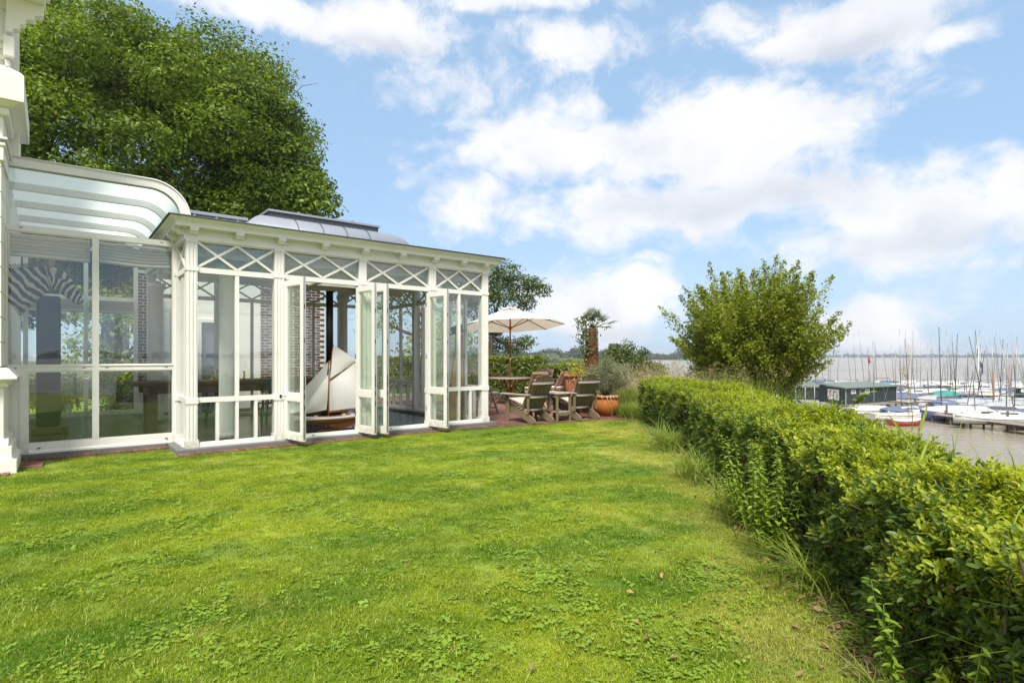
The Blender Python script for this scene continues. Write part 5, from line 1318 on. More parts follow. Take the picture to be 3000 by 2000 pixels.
# ------------------------------------------------------------------ pots and what grows in them
def pot(name, prof, m, loc, label, soil_r, soil_z):
    p = thing(name, label, 'plant pot', loc)
    q = MB(); q.lathe(prof, 40, cap=False); q.build('pot_wall', m, p)
    q = MB(); q.lathe([(soil_r, soil_z), (soil_r * .5, soil_z + .02), (.01, soil_z + .025)], 28); q.build('soil', 'soil', p)
    return p
PX = (2.13, 12.88)
pot('round_pot', [(.01, 0), (.17, 0), (.20, .02), (.275, .13), (.300, .23), (.29, .33), (.265, .385), (.262, .40), (.30, .41), (.31, .43), (.30, .455), (.262, .46), (.25, .44), (.25, .36), (.01, .35)], 'terracotta', (PX[0], PX[1], TZ),
    'big round terracotta pot with roots hanging over its rim', .25, .40)
pot('urn', [(.01, 0), (.16, 0), (.17, .04), (.12, .10), (.15, .22), (.19, .50), (.20, .70), (.185, .76), (.235, .78), (.25, .82), (.235, .86), (.19, .865), (.17, .80), (.01, .78)], 'terracotta_pale', (1.62, 15.3, TZ), 'tall terracotta urn with thick rim behind the reclining chair', .18, .82)
pot('palm_pot', [(.01, 0), (.20, 0), (.22, .05), (.27, .36), (.30, .40), (.30, .46), (.26, .46), (.25, .38), (.01, .36)], 'terracotta', (2.24, 16.0, TZ), 'terracotta pot at the foot of the palm', .25, .40)
pot('low_pot', [(.01, 0), (.13, 0), (.16, .05), (.19, .24), (.215, .26), (.215, .31), (.18, .31), (.17, .25), (.01, .24)], 'terracotta_pale', (1.72, 13.55, TZ), 'low terracotta pot half hidden behind the reclining chair', .17, .27)

def leafy(name, mname, parent, C, N, size, aspect=.5, T=None):
    V, F = leaves(C, N, size, aspect, T); o = link(name, np_mesh(name, V, F, mname, rng.uniform(0, 1, len(C))), parent); return o

def build_potted():
    # grey-leaved shrub in the round pot
    s = thing('grey_shrub', 'silvery grey shrub with fine leaves growing in the round terracotta pot', 'shrub', (PX[0], PX[1], .40))
    st = MB(); tips = []
    for k in range(46):
        a = rng.uniform(0, 6.28); sp = rng.uniform(.05, .95); h = rng.uniform(.35, .80) * (1.1 - .35 * sp)
        e = Vector((math.cos(a) * .62 * sp, math.sin(a) * .45 * sp, h + .05)); mid = Vector((e.x * .35, e.y * .35, h * .55)); st.tube([(0.02 * math.cos(a), .02 * math.sin(a), 0), mid, e], [.008, .005, .002], 5); tips.append((mid, e))
    st.build('stem', 'pale_bark', s)
    C, T = [], []
    for mid, e in tips:
        for t in rng.uniform(.05, 1.15, 300):
            p = mid.lerp(e, t) + Vector(rng.normal(0, .055, 3)); C.append(p); T.append((e - mid).normalized() + Vector(rng.normal(0, .5, 3)))
    C, T = np.array(C), np.array(T); leafy('foliage', 'sage_leaf', s, C, rng.normal(size=C.shape) + [0, -.3, .5], rng.uniform(.03, .06, len(C)), .22, T)
    r = MB()
    for k in range(7):
        a = rng.uniform(-2.6, -.6); p0 = (.1 * math.cos(a), .1 * math.sin(a), .06); p1 = (.30 * math.cos(a), .30 * math.sin(a), .075); p2 = (.325 * math.cos(a + .1), .325 * math.sin(a + .1), -.12 * rng.uniform(.2, 1)); r.tube([p0, p1, p2], [.008, .007, .003], 5)
    r.build('hanging_root', 'rope', s)
    # yellow-leaved plant in the urn
    s = thing('yellow_plant', 'yellow-leaved plant trailing from the terracotta urn', 'plant', (1.78, 15.2, .84))
    C = np.array([[rng.normal(0, .16), rng.normal(0, .14), abs(rng.normal(.0, .14)) - .35 * rng.uniform() ** 3] for _ in range(420)]); leafy('foliage', 'yellow_leaf', s, C, rng.normal(size=C.shape) + [0, -.4, .6], rng.uniform(.05, .09, len(C)), .5)
    st = MB()
    for k in range(14): i = C[rng.integers(0, len(C))]; st.tube([(0, 0, -.06), (i[0] * .5, i[1] * .5, i[2] * .6 + .05), tuple(i)], [.005, .004, .002], 5)
    st.build('stem', 'twig', s)
    # small plants in the low pot
    s = thing('white_flowering_plant', 'low dark plant with white flowers behind the reclining chair', 'plant', (1.72, 13.55, .28))
    C = np.array([[rng.normal(0, .17), rng.normal(0, .17), abs(rng.normal(0, .12))] for _ in range(700)]); leafy('foliage', 'far_leaf', s, C, rng.normal(size=C.shape) + [0, -.2, .7], rng.uniform(.04, .08, len(C)), .5)
    C = np.array([[rng.normal(0, .16), rng.normal(-.05, .14), abs(rng.normal(.1, .1))] for _ in range(26)]); leafy('flower', 'petal', s, C, rng.normal(0, .3, size=C.shape) + [0, -.8, .6], rng.uniform(.03, .05, len(C)), .9)
build_potted()

def build_palm():
    p = thing('fan_palm', 'shaggy fan palm with ivy climbing its fibrous trunk', 'palm', (2.24, 16.0, .40))
    q = MB(); zs = np.linspace(0, 1.72, 16); q.tube([(.02 * math.sin(z * 2), .02 * z, z) for z in zs], [.140 + .025 * math.sin(z * 1.9 + .4) + .012 * math.sin(z * 23) for z in zs], 18); q.build('trunk', 'palm_fibre', p)
    # hanging fibres and old leaf bases
    C = []; N = []; T = []
    for k in range(2600):
        z = rng.uniform(.0, 1.74); a = rng.uniform(0, 6.283); r = .146 + .02 * math.sin(z * 1.9) + rng.uniform(0, .035); C.append((r * math.cos(a), r * math.sin(a), z)); N.append((math.cos(a), math.sin(a), rng.normal(0, .3))); T.append((rng.normal(0, .35), rng.normal(0, .35), 1 if rng.uniform() < .7 else -1))
    V, F = leaves(np.array(C), np.array(N), rng.uniform(.05, .13, len(C)), .16, np.array(T)); link('fibre', np_mesh('fibre', V, F, 'palm_fibre', rng.uniform(0, 1, len(C))), p)
    crown = Vector((.03, .04, 1.74))
    for k, (az, el, L) in enumerate(((-15, 20, .62), (8, 38, .48), (-40, 45, .42), (60, 55, .5), (110, 60, .45), (150, 30, .42), (170, 62, .40), (85, 78, .52), (30, 70, .45), (-120, 50, .38), (-30, 8, .45))):
        a, e = R(az), R(el); d = Vector((math.cos(a) * math.cos(e), math.sin(a) * math.cos(e), math.sin(e)))
        q = MB(); hub = crown + d * L * .85 - Vector((0, 0, .04)); q.tube([crown, crown + d * L * .55, hub], [.014, .010, .008], 6); st = q.build('frond_stalk', 'palm_leaf', p)
        side = d.cross(Vector((0, 0, 1))).normalized(); upv = side.cross(d); Vs, Fs = [], []
        for i in range(15):
            b = R(-100 + 200 * i / 14); dd = (d * math.cos(b) + side * math.sin(b)).normalized(); Ls = .33 * (1 - .25 * abs(b) / 1.9) * rng.uniform(.88, 1.05); w = .015; cr = dd.cross(upv).normalized() * w
            o = len(Vs); m1 = hub + dd * Ls * .5 + upv * .01; tip = hub + dd * Ls - Vector((0, 0, .05 * rng.uniform(.4, 1.8))); Vs += [hub, m1 + cr, tip, m1 - cr]; Fs.append((o, o + 1, o + 2, o + 3))
        link('frond', np_mesh('frond', np.array([tuple(v) for v in Vs]), np.array(Fs), 'palm_leaf', rng.uniform(0, 1, len(Fs))), p)
    # ivy on the upper trunk
    C = []; N = []
    for k in range(380):
        z = rng.uniform(1.0, 2.05); a = rng.normal(3.5, .9); r = .18 + abs(rng.normal(0, .11)) * (1 if z > 1.3 else .4); C.append((r * math.cos(a) * 1.25, r * math.sin(a), z)); N.append((math.cos(a) + rng.normal(0, .4), math.sin(a) - .3, rng.normal(.3, .4)))
    C = np.array(C); V, F = leaves(C, np.array(N), rng.uniform(.05, .095, len(C)), .85); link('ivy', np_mesh('ivy', V, F, 'ivy_leaf', rng.uniform(0, 1, len(C))), p)
    q = MB()
    for k in range(9): i = C[rng.integers(0, len(C))]; q.tube([(-.13, -.05, .6), (i[0] * .8, i[1] * .8, (i[2] + .6) / 2), tuple(i)], [.008, .006, .003], 5)
    q.build('ivy_stem', 'twig', p)
build_palm()

# ------------------------------------------------------------------ trees
def limb(mb, a, b, r0, r1, bend=.12, n=5, sides=7):
    a, b = Vector(a), Vector(b); L = (b - a).length; off = Vector(rng.normal(0, bend, 3)) * L; pts = []; rr = []
    for i in range(n + 1):
        t = i / n; pts.append(a.lerp(b, t) + off * math.sin(math.pi * t)); rr.append(r0 + (r1 - r0) * t)
    mb.tube(pts, rr, sides); return pts
def clump_leaves(c, rad, n, size, outward=.6, up=.35, hollow=.55, flat=1.0):
    d = unit(rng.normal(size=(n, 3))); r = hollow + (1 - hollow) * rng.uniform(0, 1, n) ** .6
    r *= 1 + .22 * np.sin(d[:, 0] * 5 + c[0] * 3) * np.sin(d[:, 1] * 6 + c[1]) + .16 * np.sin(d[:, 2] * 9 + c[2] * 2)
    C = np.array(c) + d * r[:, None] * np.array(rad)
    N = d * outward + rng.normal(0, .55, (n, 3)); N[:, 2] += up
    return C, N, rng.uniform(.7, 1.3, n) * size

def big_oak():
    base = (-18.2, 26.0, -.05); t = thing('oak_tree', 'huge spreading oak tree rising behind the house and pavilion', 'tree', base)
    ox = np.array(base); tr = MB(); limb(tr, (0, 0, 0), (.3, -.2, 4.6), .62, .46, .02, 6, 12)
    cen = np.array([-.3, -.4, 9.3]); rad = np.array([10.6, 7.2, 8.4])
    cl = []
    for k in range(900):
        d = unit(rng.normal(size=(1, 3)))[0]; r = rng.uniform(.25, 1.0) ** .5; c = cen + d * rad * r * .90
        if c[2] < 3.4 or c[1] > 3.5: continue
        wx, wy, wz = ox + c; qx, qy = 1500 + FPX * wx / wy, HOR - FPX * (wz - EYE) / wy          # the crown leans away from the pavilion: keep its measured outline
        if qx + 62 > np.interp(qy, [-300, 0, 60, 120, 150, 240, 290, 390, 470, 530, 580, 640], [330, 490, 600, 650, 740, 845, 862, 900, 890, 955, 990, 985]): continue
        if any(np.linalg.norm((c - q[0]) / [1, 1, .8]) < 1.85 for q in cl): continue
        cl.append((c, rng.uniform(1.15, 2.05)))
    for qx, qy, r in ((905, 560, 1.1), (930, 610, 1.0), (860, 470, 1.2), (850, 590, 1.3), (800, 420, 1.3), (780, 560, 1.5), (735, 300, 1.3), (830, 330, 1.0), (700, 470, 1.5), (640, 580, 1.5), (905, 520, .8)):
        Dq = 23.6 + rng.uniform(-.8, .8); cl.append((np.array([(qx - 1500) / FPX * Dq, Dq, EYE + (HOR - qy) / FPX * Dq]) - ox, r))      # the boughs that reach out over the pavilion
    lim = []
    for a, z, L in ((.1, 4.0, 6.0), (1.1, 4.5, 5), (-.7, 4.3, 7), (-1.6, 4.6, 6), (2.4, 4.2, 6), (-2.6, 4.4, 5.5), (-.3, 5.2, 7.5), (.5, 5.5, 5.5)):
        e = (math.cos(a) * L, math.sin(a) * L * .7, z + L * .55); lim.append(limb(tr, (.3, -.2, z), e, .30, .10, .10, 7, 8))
    lim.append(limb(tr, (.3, -.2, 4.6), (.2, -.3, 13.5), .40, .08, .05, 8, 8))
    nodes = [p for l in lim for p in l[2:]]
    for c, r in cl:
        p = min(nodes, key=lambda q: (q - Vector(c)).length); limb(tr, p, tuple(c), .075, .02, .10, 5, 5)
        for q in range(3): limb(tr, tuple(c), tuple(c + rng.normal(0, .7, 3)), .022, .006, .1, 3, 4)
    tr.build('trunk', 'bark', t)
    Cs, Ns, Ss = [], [], []
    for c, r in cl:
        n = int(1150 * r ** 1.6); 
        if c[0] < -7: n //= 2
        C, N, S = clump_leaves(c, (r, r, r * .74), n, .165, .60, .50, .42); low = C[:, 2] < c[2] - r * .20; kp = ~low | (rng.uniform(0, 1, n) < .40); C, N, S = C[kp], N[kp], S[kp]; Cs.append(C); Ns.append(N); Ss.append(S)
    C, N, S = np.concatenate(Cs), np.concatenate(Ns), np.concatenate(Ss)
    V, F = leaves(C, N, S, .55); link('crown', np_mesh('crown', V, F, 'oak_leaf', rng.uniform(0, 1, len(C))), t)
    print('oak clumps', len(cl), 'leaves', len(C))
big_oak()

def bushy_maple():
    rng = np.random.default_rng(21)
    D = 17.0; bx = (2215 - 1500) / FPX * D; bz = float(land(np.array(bx), np.array(D))) - .1
    t = thing('field_maple', 'bushy many-stemmed tree with upswept leafy branches behind the hedge', 'tree', (bx, D, bz))
    tr = MB(); Cs, Ns, Ss, Ts = [], [], [], []
    # outline in the photograph's terms: reach of the crown at each lean angle (left .. right), measured from the fork
    fork = np.array([0, 0, -bz + .35])
    ang = np.array([-100, -80, -73, -67, -52, -34, -18, 0, 22, 37, 57, 67, 75, 92]); rch = np.array([1.1, 1.9, 2.3, 2.8, 3.3, 4.0, 3.9, 3.85, 3.95, 3.4, 3.1, 2.2, 1.5, .8])
    for k in range(10):
        a = rng.normal(0, .16, 2); limb(tr, (a[0], a[1], 0), (a[0] * 3.5, a[1] * 3, fork[2] + rng.uniform(-.2, .7)), .075, .05, .05, 4, 7)
    for k in range(470):
        a = rng.uniform(-98, 88); yaw = rng.uniform(-1, 1); L = np.interp(a, ang, rch) * (1.0 - .28 * abs(yaw) ** 2) * rng.uniform(.55, 1.0) ** .6
        d = np.array([math.sin(R(a)) * math.cos(yaw * 1.2), math.sin(yaw * 1.35) * .8, math.cos(R(a)) + .10]); d /= np.linalg.norm(d)
        o = fork + np.array([rng.normal(0, .25), rng.normal(0, .25), rng.uniform(-.35, .35)]); e = o + d * L
        bend = np.array([0, 0, .30 * L * abs(math.sin(R(a)))])      # branch ends sweep upward
        pts = [o, o + d * L * .35 - bend * .10, o + d * L * .7 - bend * .05, e + bend * .10]
        if k % 2 == 0: tr.tube(pts, [.028, .018, .011, .004], 5)
        n = int(400 * L / 3.4); tt = rng.uniform(.16, 1.02, n) ** .75; P = np.array([np.array(pts[min(int(q * 3), 2)]) * (1 - (q * 3 - min(int(q * 3), 2))) + np.array(pts[min(int(q * 3), 2) + 1]) * (q * 3 - min(int(q * 3), 2)) for q in tt])
        w = (.05 + .15 * np.sin(np.pi * np.clip(tt, 0, 1)))[:, None]; P = P + rng.normal(0, 1, (n, 3)) * w * [.75, .75, .55]
        Cs.append(P); Ns.append(rng.normal(0, .6, (n, 3)) + [0, -.15, .75]); Ss.append(rng.uniform(.048, .092, n))
    tr.build('trunk', 'pale_bark', t)
    C, N, S = np.concatenate(Cs), np.concatenate(Ns), np.concatenate(Ss); V, F = leaves(C, N, S, .75); link('crown', np_mesh('crown', V, F, 'maple_leaf', rng.uniform(0, 1, len(C))), t)
    print('maple leaves', len(C))
bushy_maple()

def round_tree(label, base, trunk_top, clumps, leaf, n_per, m='far_leaf', name='broadleaf_tree', group=None, tr_r=.18, bark='bark', aspect=.6):
    t = thing(name, label, 'tree', base, 0, group); tr = MB(); limb(tr, (0, 0, 0), trunk_top, tr_r, tr_r * .6, .05, 6, 9)
    Cs, Ns, Ss = [], [], []
    for c, r in clumps:
        limb(tr, trunk_top, tuple(c), tr_r * .35, .02, .10, 5, 5)
        C, N, S = clump_leaves(c, (r, r, r * .75), int(n_per * r ** 1.7), leaf, .5, .45, .35); Cs.append(C); Ns.append(N); Ss.append(S)
    tr.build('trunk', bark, t); C, N, S = np.concatenate(Cs), np.concatenate(Ns), np.concatenate(Ss); V, F = leaves(C, N, S, aspect); link('crown', np_mesh('crown', V, F, m, rng.uniform(0, 1, len(C))), t)
    return t
def ellipsoid_clumps(c, rad, n, r, seed):
    g = np.random.default_rng(seed); out = []
    for k in range(n):
        d = unit(g.normal(size=(1, 3)))[0]; out.append((np.array(c) + d * np.array(rad) * g.uniform(.3, 1) ** .5, g.uniform(.75, 1.25) * r))
    return out
# ------------------------------------------------------------------ rough grasses behind the round pot and along the slope
def grass_clump(label, c, n, h, spread, m, seeds=0, name='grass_clump', lean=(.2, .9), w=(.006, .012)):
    t = thing(name, label, 'grass', (c[0], c[1], float(land(np.array(c[0]), np.array(c[1])))) )
    r = np.abs(rng.normal(0, 1, n)); a = rng.uniform(0, 6.283, n); P = np.stack([r * np.cos(a) * spread[0], r * np.sin(a) * spread[1], np.zeros(n)], 1)
    V, F, tn = blades(P, rng.uniform(.55, 1.0, n) * h, rng.uniform(w[0], w[1], n), rng.uniform(lean[0], lean[1], n), seg=4); tag(link('blades', np_mesh('blades', V, F, m, tn), t), kind='stuff')
    if seeds:
        P = np.stack([rng.normal(0, spread[0], seeds), rng.normal(0, spread[1], seeds), np.zeros(seeds)], 1); H = rng.uniform(.85, 1.25, seeds) * h; az = rng.uniform(0, 6.283, seeds)
        V, F, tn = blades(P, H, np.full(seeds, .005), rng.uniform(.15, .5, seeds), az, seg=5); link('stalks', np_mesh('stalks', V, F, 'dry_grass', tn), t)
        tips = V.reshape(seeds, -1, 3)[:, -3]; C = np.repeat(tips, 16, 0) + rng.normal(0, 1, (seeds * 16, 3)) * [.035, .035, .075]; Vl, Fl = leaves(C, rng.normal(size=C.shape), rng.uniform(.02, .045, len(C)), .3, np.tile([[.2, 0, 1.]], (len(C), 1)) + rng.normal(0, .3, C.shape))
        tag(link('seed_heads', np_mesh('seed_heads', Vl, Fl, 'dry_grass', rng.uniform(0, 1, len(C))), t), kind='stuff')
    return t

def other_trees():
    # tree behind the terrace, its crown showing past the pavilion corner
    D = 27.0
    def L(x, y, dy=0): return np.array([(x - 1500) / FPX * D + 1.35, dy, EYE + (HOR - y) / FPX * D])
    cl = [(L(1435, 815), 1.0), (L(1480, 800, -.5), .85), (L(1520, 830, .3), .85), (L(1560, 830), .6), (L(1590, 850, -.4), .45), (L(1400, 860), 1.1), (L(1470, 870, -1), .8), (L(1540, 880), .6), (L(1430, 935, .5), .8), (L(1500, 935), .6), (L(1540, 1000, -.5), .5), (L(1500, 1010, .3), .6), (L(1450, 1000, .8), .7), (L(1350, 880), 1.2), (L(1370, 800), 1.0)]
    round_tree('dark tree with leaning trunk behind the parasol at the back of the terrace', (-1.35, D, -.05), (.35, 0, 2.4), cl, .105, 1500, 'far_leaf', tr_r=.17)
    # young tree between palm and maple
    D = 21.0
    def L2(x, y, dy=0): return np.array([(x - 1500) / FPX * D - 4.35, dy, EYE + (HOR - y) / FPX * D + 1.2])
    cl = [(L2(1815, 1035), .45), (L2(1840, 1020, .2), .42), (L2(1800, 1060), .45), (L2(1860, 1050, -.2), .45), (L2(1885, 1030), .22), (L2(1880, 1062), .4), (L2(1840, 1070), .55), (L2(1780, 1070), .4), (L2(1910, 1075), .4), (L2(1800, 1015, .2), .22), (L2(1780, 1040), .25), (L2(1930, 1085), .45), (L2(1870, 1090), .5)]
    round_tree('small dark green tree between the palm and the bushy tree', (4.35, D, -1.2), (0, 0, 1.5), cl, .085, 1700, 'far_leaf', tr_r=.06)
    # low willow clump beyond the terrace hedge
    D = 30.0; cl = [((-1.2 + .55 * k, rng.normal(0, .4), .55 + .7 * math.sin(math.pi * (k + .5) / 6)), .62) for k in range(6)]
    round_tree('rounded yellow-green bush beyond the terrace hedge', ((1660 - 1500) / FPX * D + .3, D, -.4), (0, 0, .5), cl, .10, 900, 'maple_leaf', name='rounded_bush', tr_r=.06)
    # trees seen through and over the passage, behind the garden
    for k, (x, y, h, lab) in enumerate(((-12.4, 18.2, 3.6, 'light green tree behind the rear wall of the glazed passage'), (-3.7, 24.5, 5.4, 'light green tree seen through the end windows of the pavilion'))):
        round_tree(lab, (x, y, -.05), (0, 0, h * .4), ellipsoid_clumps((0, 0, h * .55), (2.2, 1.4, h * .42), 14, .95, 40 + k), .15, 260, 'maple_leaf', tr_r=.13)
    p = W(-1.45, 7.25); grass_clump('arching ornamental grass outside the rear window of the passage', (p.x, p.y), 520, 1.25, (.16, .16), 'weed_grass', 12, 'ornamental_grass', (.4, 1.2), (.010, .018))
    # shrubs and pampas beside the rear of the passage
    for k, (u, v, s, m, lab) in enumerate(((-1.5, 7.4, .8, 'clipped_leaf', 'bright green bush outside the rear window of the passage'), (-.3, 7.6, .7, 'far_leaf', 'dark green bush outside the rear passage window nearer the pavilion'))):
        p = W(u, v); round_tree(lab, (p.x, p.y, -.03), (0, 0, .3), ellipsoid_clumps((0, 0, .6 * s), (.6 * s, .5 * s, .5 * s), 9, .35, 60 + k), .07, 1500, m, name='garden_bush', tr_r=.03)
other_trees()

# ------------------------------------------------------------------ clipped hedge behind the terrace
def clipped_hedge(name, label, a, b, width, h, n, leaf, mcore='twig', cells=None):
    a, b = Vector(a), Vector(b); d = (b - a); L = d.length; d.normalize(); nrm = Vector((-d.y, d.x, 0)); t = thing(name, label, 'hedge', (a.x, a.y, -.03))
    q = MB(); secs = []
    for s in np.linspace(0, L, 20):
        o = d * s; w = width / 2 - .10; hh = h - .10 + .03 * math.sin(s * 3.1); secs.append([tuple(o + nrm * x + Vector((0, 0, z))) for x, z in ((-w, 0), (-w, hh * .9), (-w * .7, hh), (w * .7, hh), (w, hh * .9), (w, 0))])
    q.sweep(secs, smooth=False); q.build('stems', mcore, t)
    s = rng.uniform(0, L, n); face = rng.uniform(0, 1, n); C = np.zeros((n, 3)); N = np.zeros((n, 3)); per = [h, width, h]; cum = np.cumsum(per) / sum(per)
    lump = .05 * np.sin(s * 4.3) + .04 * np.sin(s * 9.7 + 1)
    off = rng.uniform(-.09, .045, n) + lump
    for i in range(3):
        mk = (face < cum[i]) & (face >= (cum[i - 1] if i else 0)); k = (face[mk] - (cum[i - 1] if i else 0)) / (per[i] / sum(per)); base = np.array(a)[None] * 0 + np.outer(s[mk], np.array(d))
        if i == 1: C[mk] = base + np.outer((k - .5) * width, np.array(nrm)) + np.stack([0 * k, 0 * k, h + off[mk] * .6], 1); N[mk] = [0, 0, 1]
        else:
            sg = -1 if i == 0 else 1; C[mk] = base + np.outer(sg * (width / 2 + off[mk]), np.array(nrm)) + np.stack([0 * k, 0 * k, k * h], 1); N[mk] = np.array(nrm) * sg
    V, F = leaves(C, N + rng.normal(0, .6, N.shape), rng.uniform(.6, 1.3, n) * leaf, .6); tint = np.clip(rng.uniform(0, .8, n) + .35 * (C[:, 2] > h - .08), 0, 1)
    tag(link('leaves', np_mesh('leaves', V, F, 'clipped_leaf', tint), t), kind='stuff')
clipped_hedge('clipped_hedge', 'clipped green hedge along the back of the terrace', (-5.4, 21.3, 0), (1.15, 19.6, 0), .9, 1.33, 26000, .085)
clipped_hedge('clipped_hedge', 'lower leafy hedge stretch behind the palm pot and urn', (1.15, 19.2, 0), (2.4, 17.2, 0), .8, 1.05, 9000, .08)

grass_clump('tall seeding grass with pale heads behind the round terracotta pot', (2.75, 13.9), 1700, .85, (.40, .5), 'weed_grass', 150)
grass_clump('pale dry grass between the palm and the hedge end', (2.75, 15.6), 1500, 1.15, (.55, .5), 'dry_grass', 240)
grass_clump('arching green grass beside the round terracotta pot', (2.62, 12.55), 900, .55, (.18, .35), 'weed_grass', 0, lean=(.5, 1.4))
grass_clump('dry seeding grass on the bank behind the hedge end', (4.0, 15.0), 1300, 1.3, (.6, .8), 'dry_grass', 170)
grass_clump('green rough grass under the bushy tree', (5.3, 14.0), 1500, 1.3, (.7, .8), 'weed_grass', 90)

# ------------------------------------------------------------------ the laurel hedge along the lawn
def leaf6(Bp, T, N, L, Wd, fold=.25, curl=.12):
    """pointed oval leaves folded on the midrib: base points, axes, normals, lengths, widths"""
    n = len(Bp); T = unit(T); N = unit(N - T * np.sum(N * T, 1, keepdims=True)); S = np.cross(T, N); L = np.asarray(L)[:, None]; Wd = np.asarray(Wd)[:, None]
    V = np.empty((n, 6, 3)); V[:, 0] = Bp; V[:, 3] = Bp + T * L - N * L * curl
    for i, (t, w, sg) in enumerate(((.32, 1.0, 1), (.70, .82, 1), (.70, .82, -1), (.32, 1.0, -1))):
        V[:, (1, 2, 4, 5)[i]] = Bp + T * L * t + S * (sg * .5 * w) * Wd + N * (fold * .5 * w * Wd - L * curl * t * t)
    F = np.arange(n)[:, None] * 6; F = np.stack([F + [[0, 1, 2, 3]], F + [[0, 3, 4, 5]]], 1).reshape(-1, 4)
    return V.reshape(-1, 3), F
def twig_proto(kind):
    B, T, N, L, Wd = [], [], [], [], []
    if kind == 'laurel':
        k = 9
        for i in range(k):
            z = .015 + .105 * i / k; a = i * 2.4 + rng.normal(0, .3); e = rng.uniform(.25, .9) if i < k - 2 else 1.2
            B.append((.004 * math.cos(a), .004 * math.sin(a), z)); T.append((math.cos(a) * math.cos(e), math.sin(a) * math.cos(e), math.sin(e))); N.append((-math.cos(a) * .5 + rng.normal(0, .3), -math.sin(a) * .5 + rng.normal(0, .3), 1)); l = rng.uniform(.024, .045); L.append(l); Wd.append(l * rng.uniform(.36, .46))
        m = 'laurel_leaf'
    else:
        k = 8
        for i in range(k):
            z = .01 + .05 * i / k; a = i * 2.4 + rng.normal(0, .3); e = rng.uniform(.3, 1.15)
            B.append((.003 * math.cos(a), .003 * math.sin(a), z)); T.append((math.cos(a) * math.cos(e), math.sin(a) * math.cos(e), math.sin(e))); N.append((-math.cos(a) * .6, -math.sin(a) * .6, 1)); l = rng.uniform(.017, .034); L.append(l); Wd.append(l * rng.uniform(.40, .52))
        m = 'shoot_leaf'
    V, F = leaf6(np.array(B), np.array(T), np.array(N), L, Wd); me = np_mesh('twig', V, F, m, np.repeat(rng.uniform(0, 1, k), 2))
    return me
def stick_proto():
    q = MB(); a = Vector((0, 0, -.10)); 
    for s in range(2): b = a + Vector((rng.normal(0, .03), rng.normal(0, .03), .10)); q.tube([a, b], [.0035, .0025], 5, cap=False); a = b
    for s in range(2): q.tube([(0, 0, -.02 + s * .05), (rng.normal(0, .04), rng.normal(0, .04), .05 + s * .04)], [.0025, .0012], 4, cap=False)
    return q.mesh('stick', 'twig')
HH = .76
def hedge_pt(y, s):
    """point and outward normal on the hedge skin; s runs 0 front foot, 1 front top, 2 back top, 3 back foot"""
    f, b = hf(y), hb(y); lump = .03 * np.sin(y * 2.9 + 1) + .025 * np.sin(y * 6.1) + .02 * np.sin(y * 13 + s * 7); h = HH + .03 * np.sin(y * 1.7) + .025 * np.sin(y * 5.3 + 2) - .03 * smooth01((5.0 - y) / 3) - .04 * smooth01((8 - np.abs(y - 6.0) * 3) / 8)
    z = np.where(s < 1, s * h, np.where(s < 2, h, (3 - s) * h)); t = np.clip(s - 1, 0, 1)
    x = np.where(s < 1, f, np.where(s < 2, f + (b - f) * t, b)); und = np.where(s < 1, .16 * np.sin(np.clip(s, 0, 1) * math.pi * .95) - .12 * (s < .25), 0)
    x = x - np.where(s < 1, und * .25 + lump - .10, np.where(s > 2, -lump, 0)) + .04 * np.sin(s * 9 + y * 8) * (s < 1)
    z = z + np.where((s >= 1) & (s <= 2), lump * .8 + .05 * np.sin(y * 8 + t * 6) - .06 * (np.abs(t - .5) * 2) ** 4, 0)
    nx = np.where(s < .85, -1.0, np.where(s < 1.12, -.7, np.where(s < 1.9, 0, 1.0))); nz = np.where(s < .85, .25, np.where(s < 1.12, .8, np.where(s < 1.9, 1.0, .2)))
    return np.stack([x, y, z], 1), np.stack([nx, 0 * nx, nz], 1)
def euler_of(N):
    N = unit(N); th = np.arccos(np.clip(N[:, 2], -1, 1)); ph = np.arctan2(N[:, 1], N[:, 0]); return np.stack([np.zeros(len(N)), th, ph], 1)
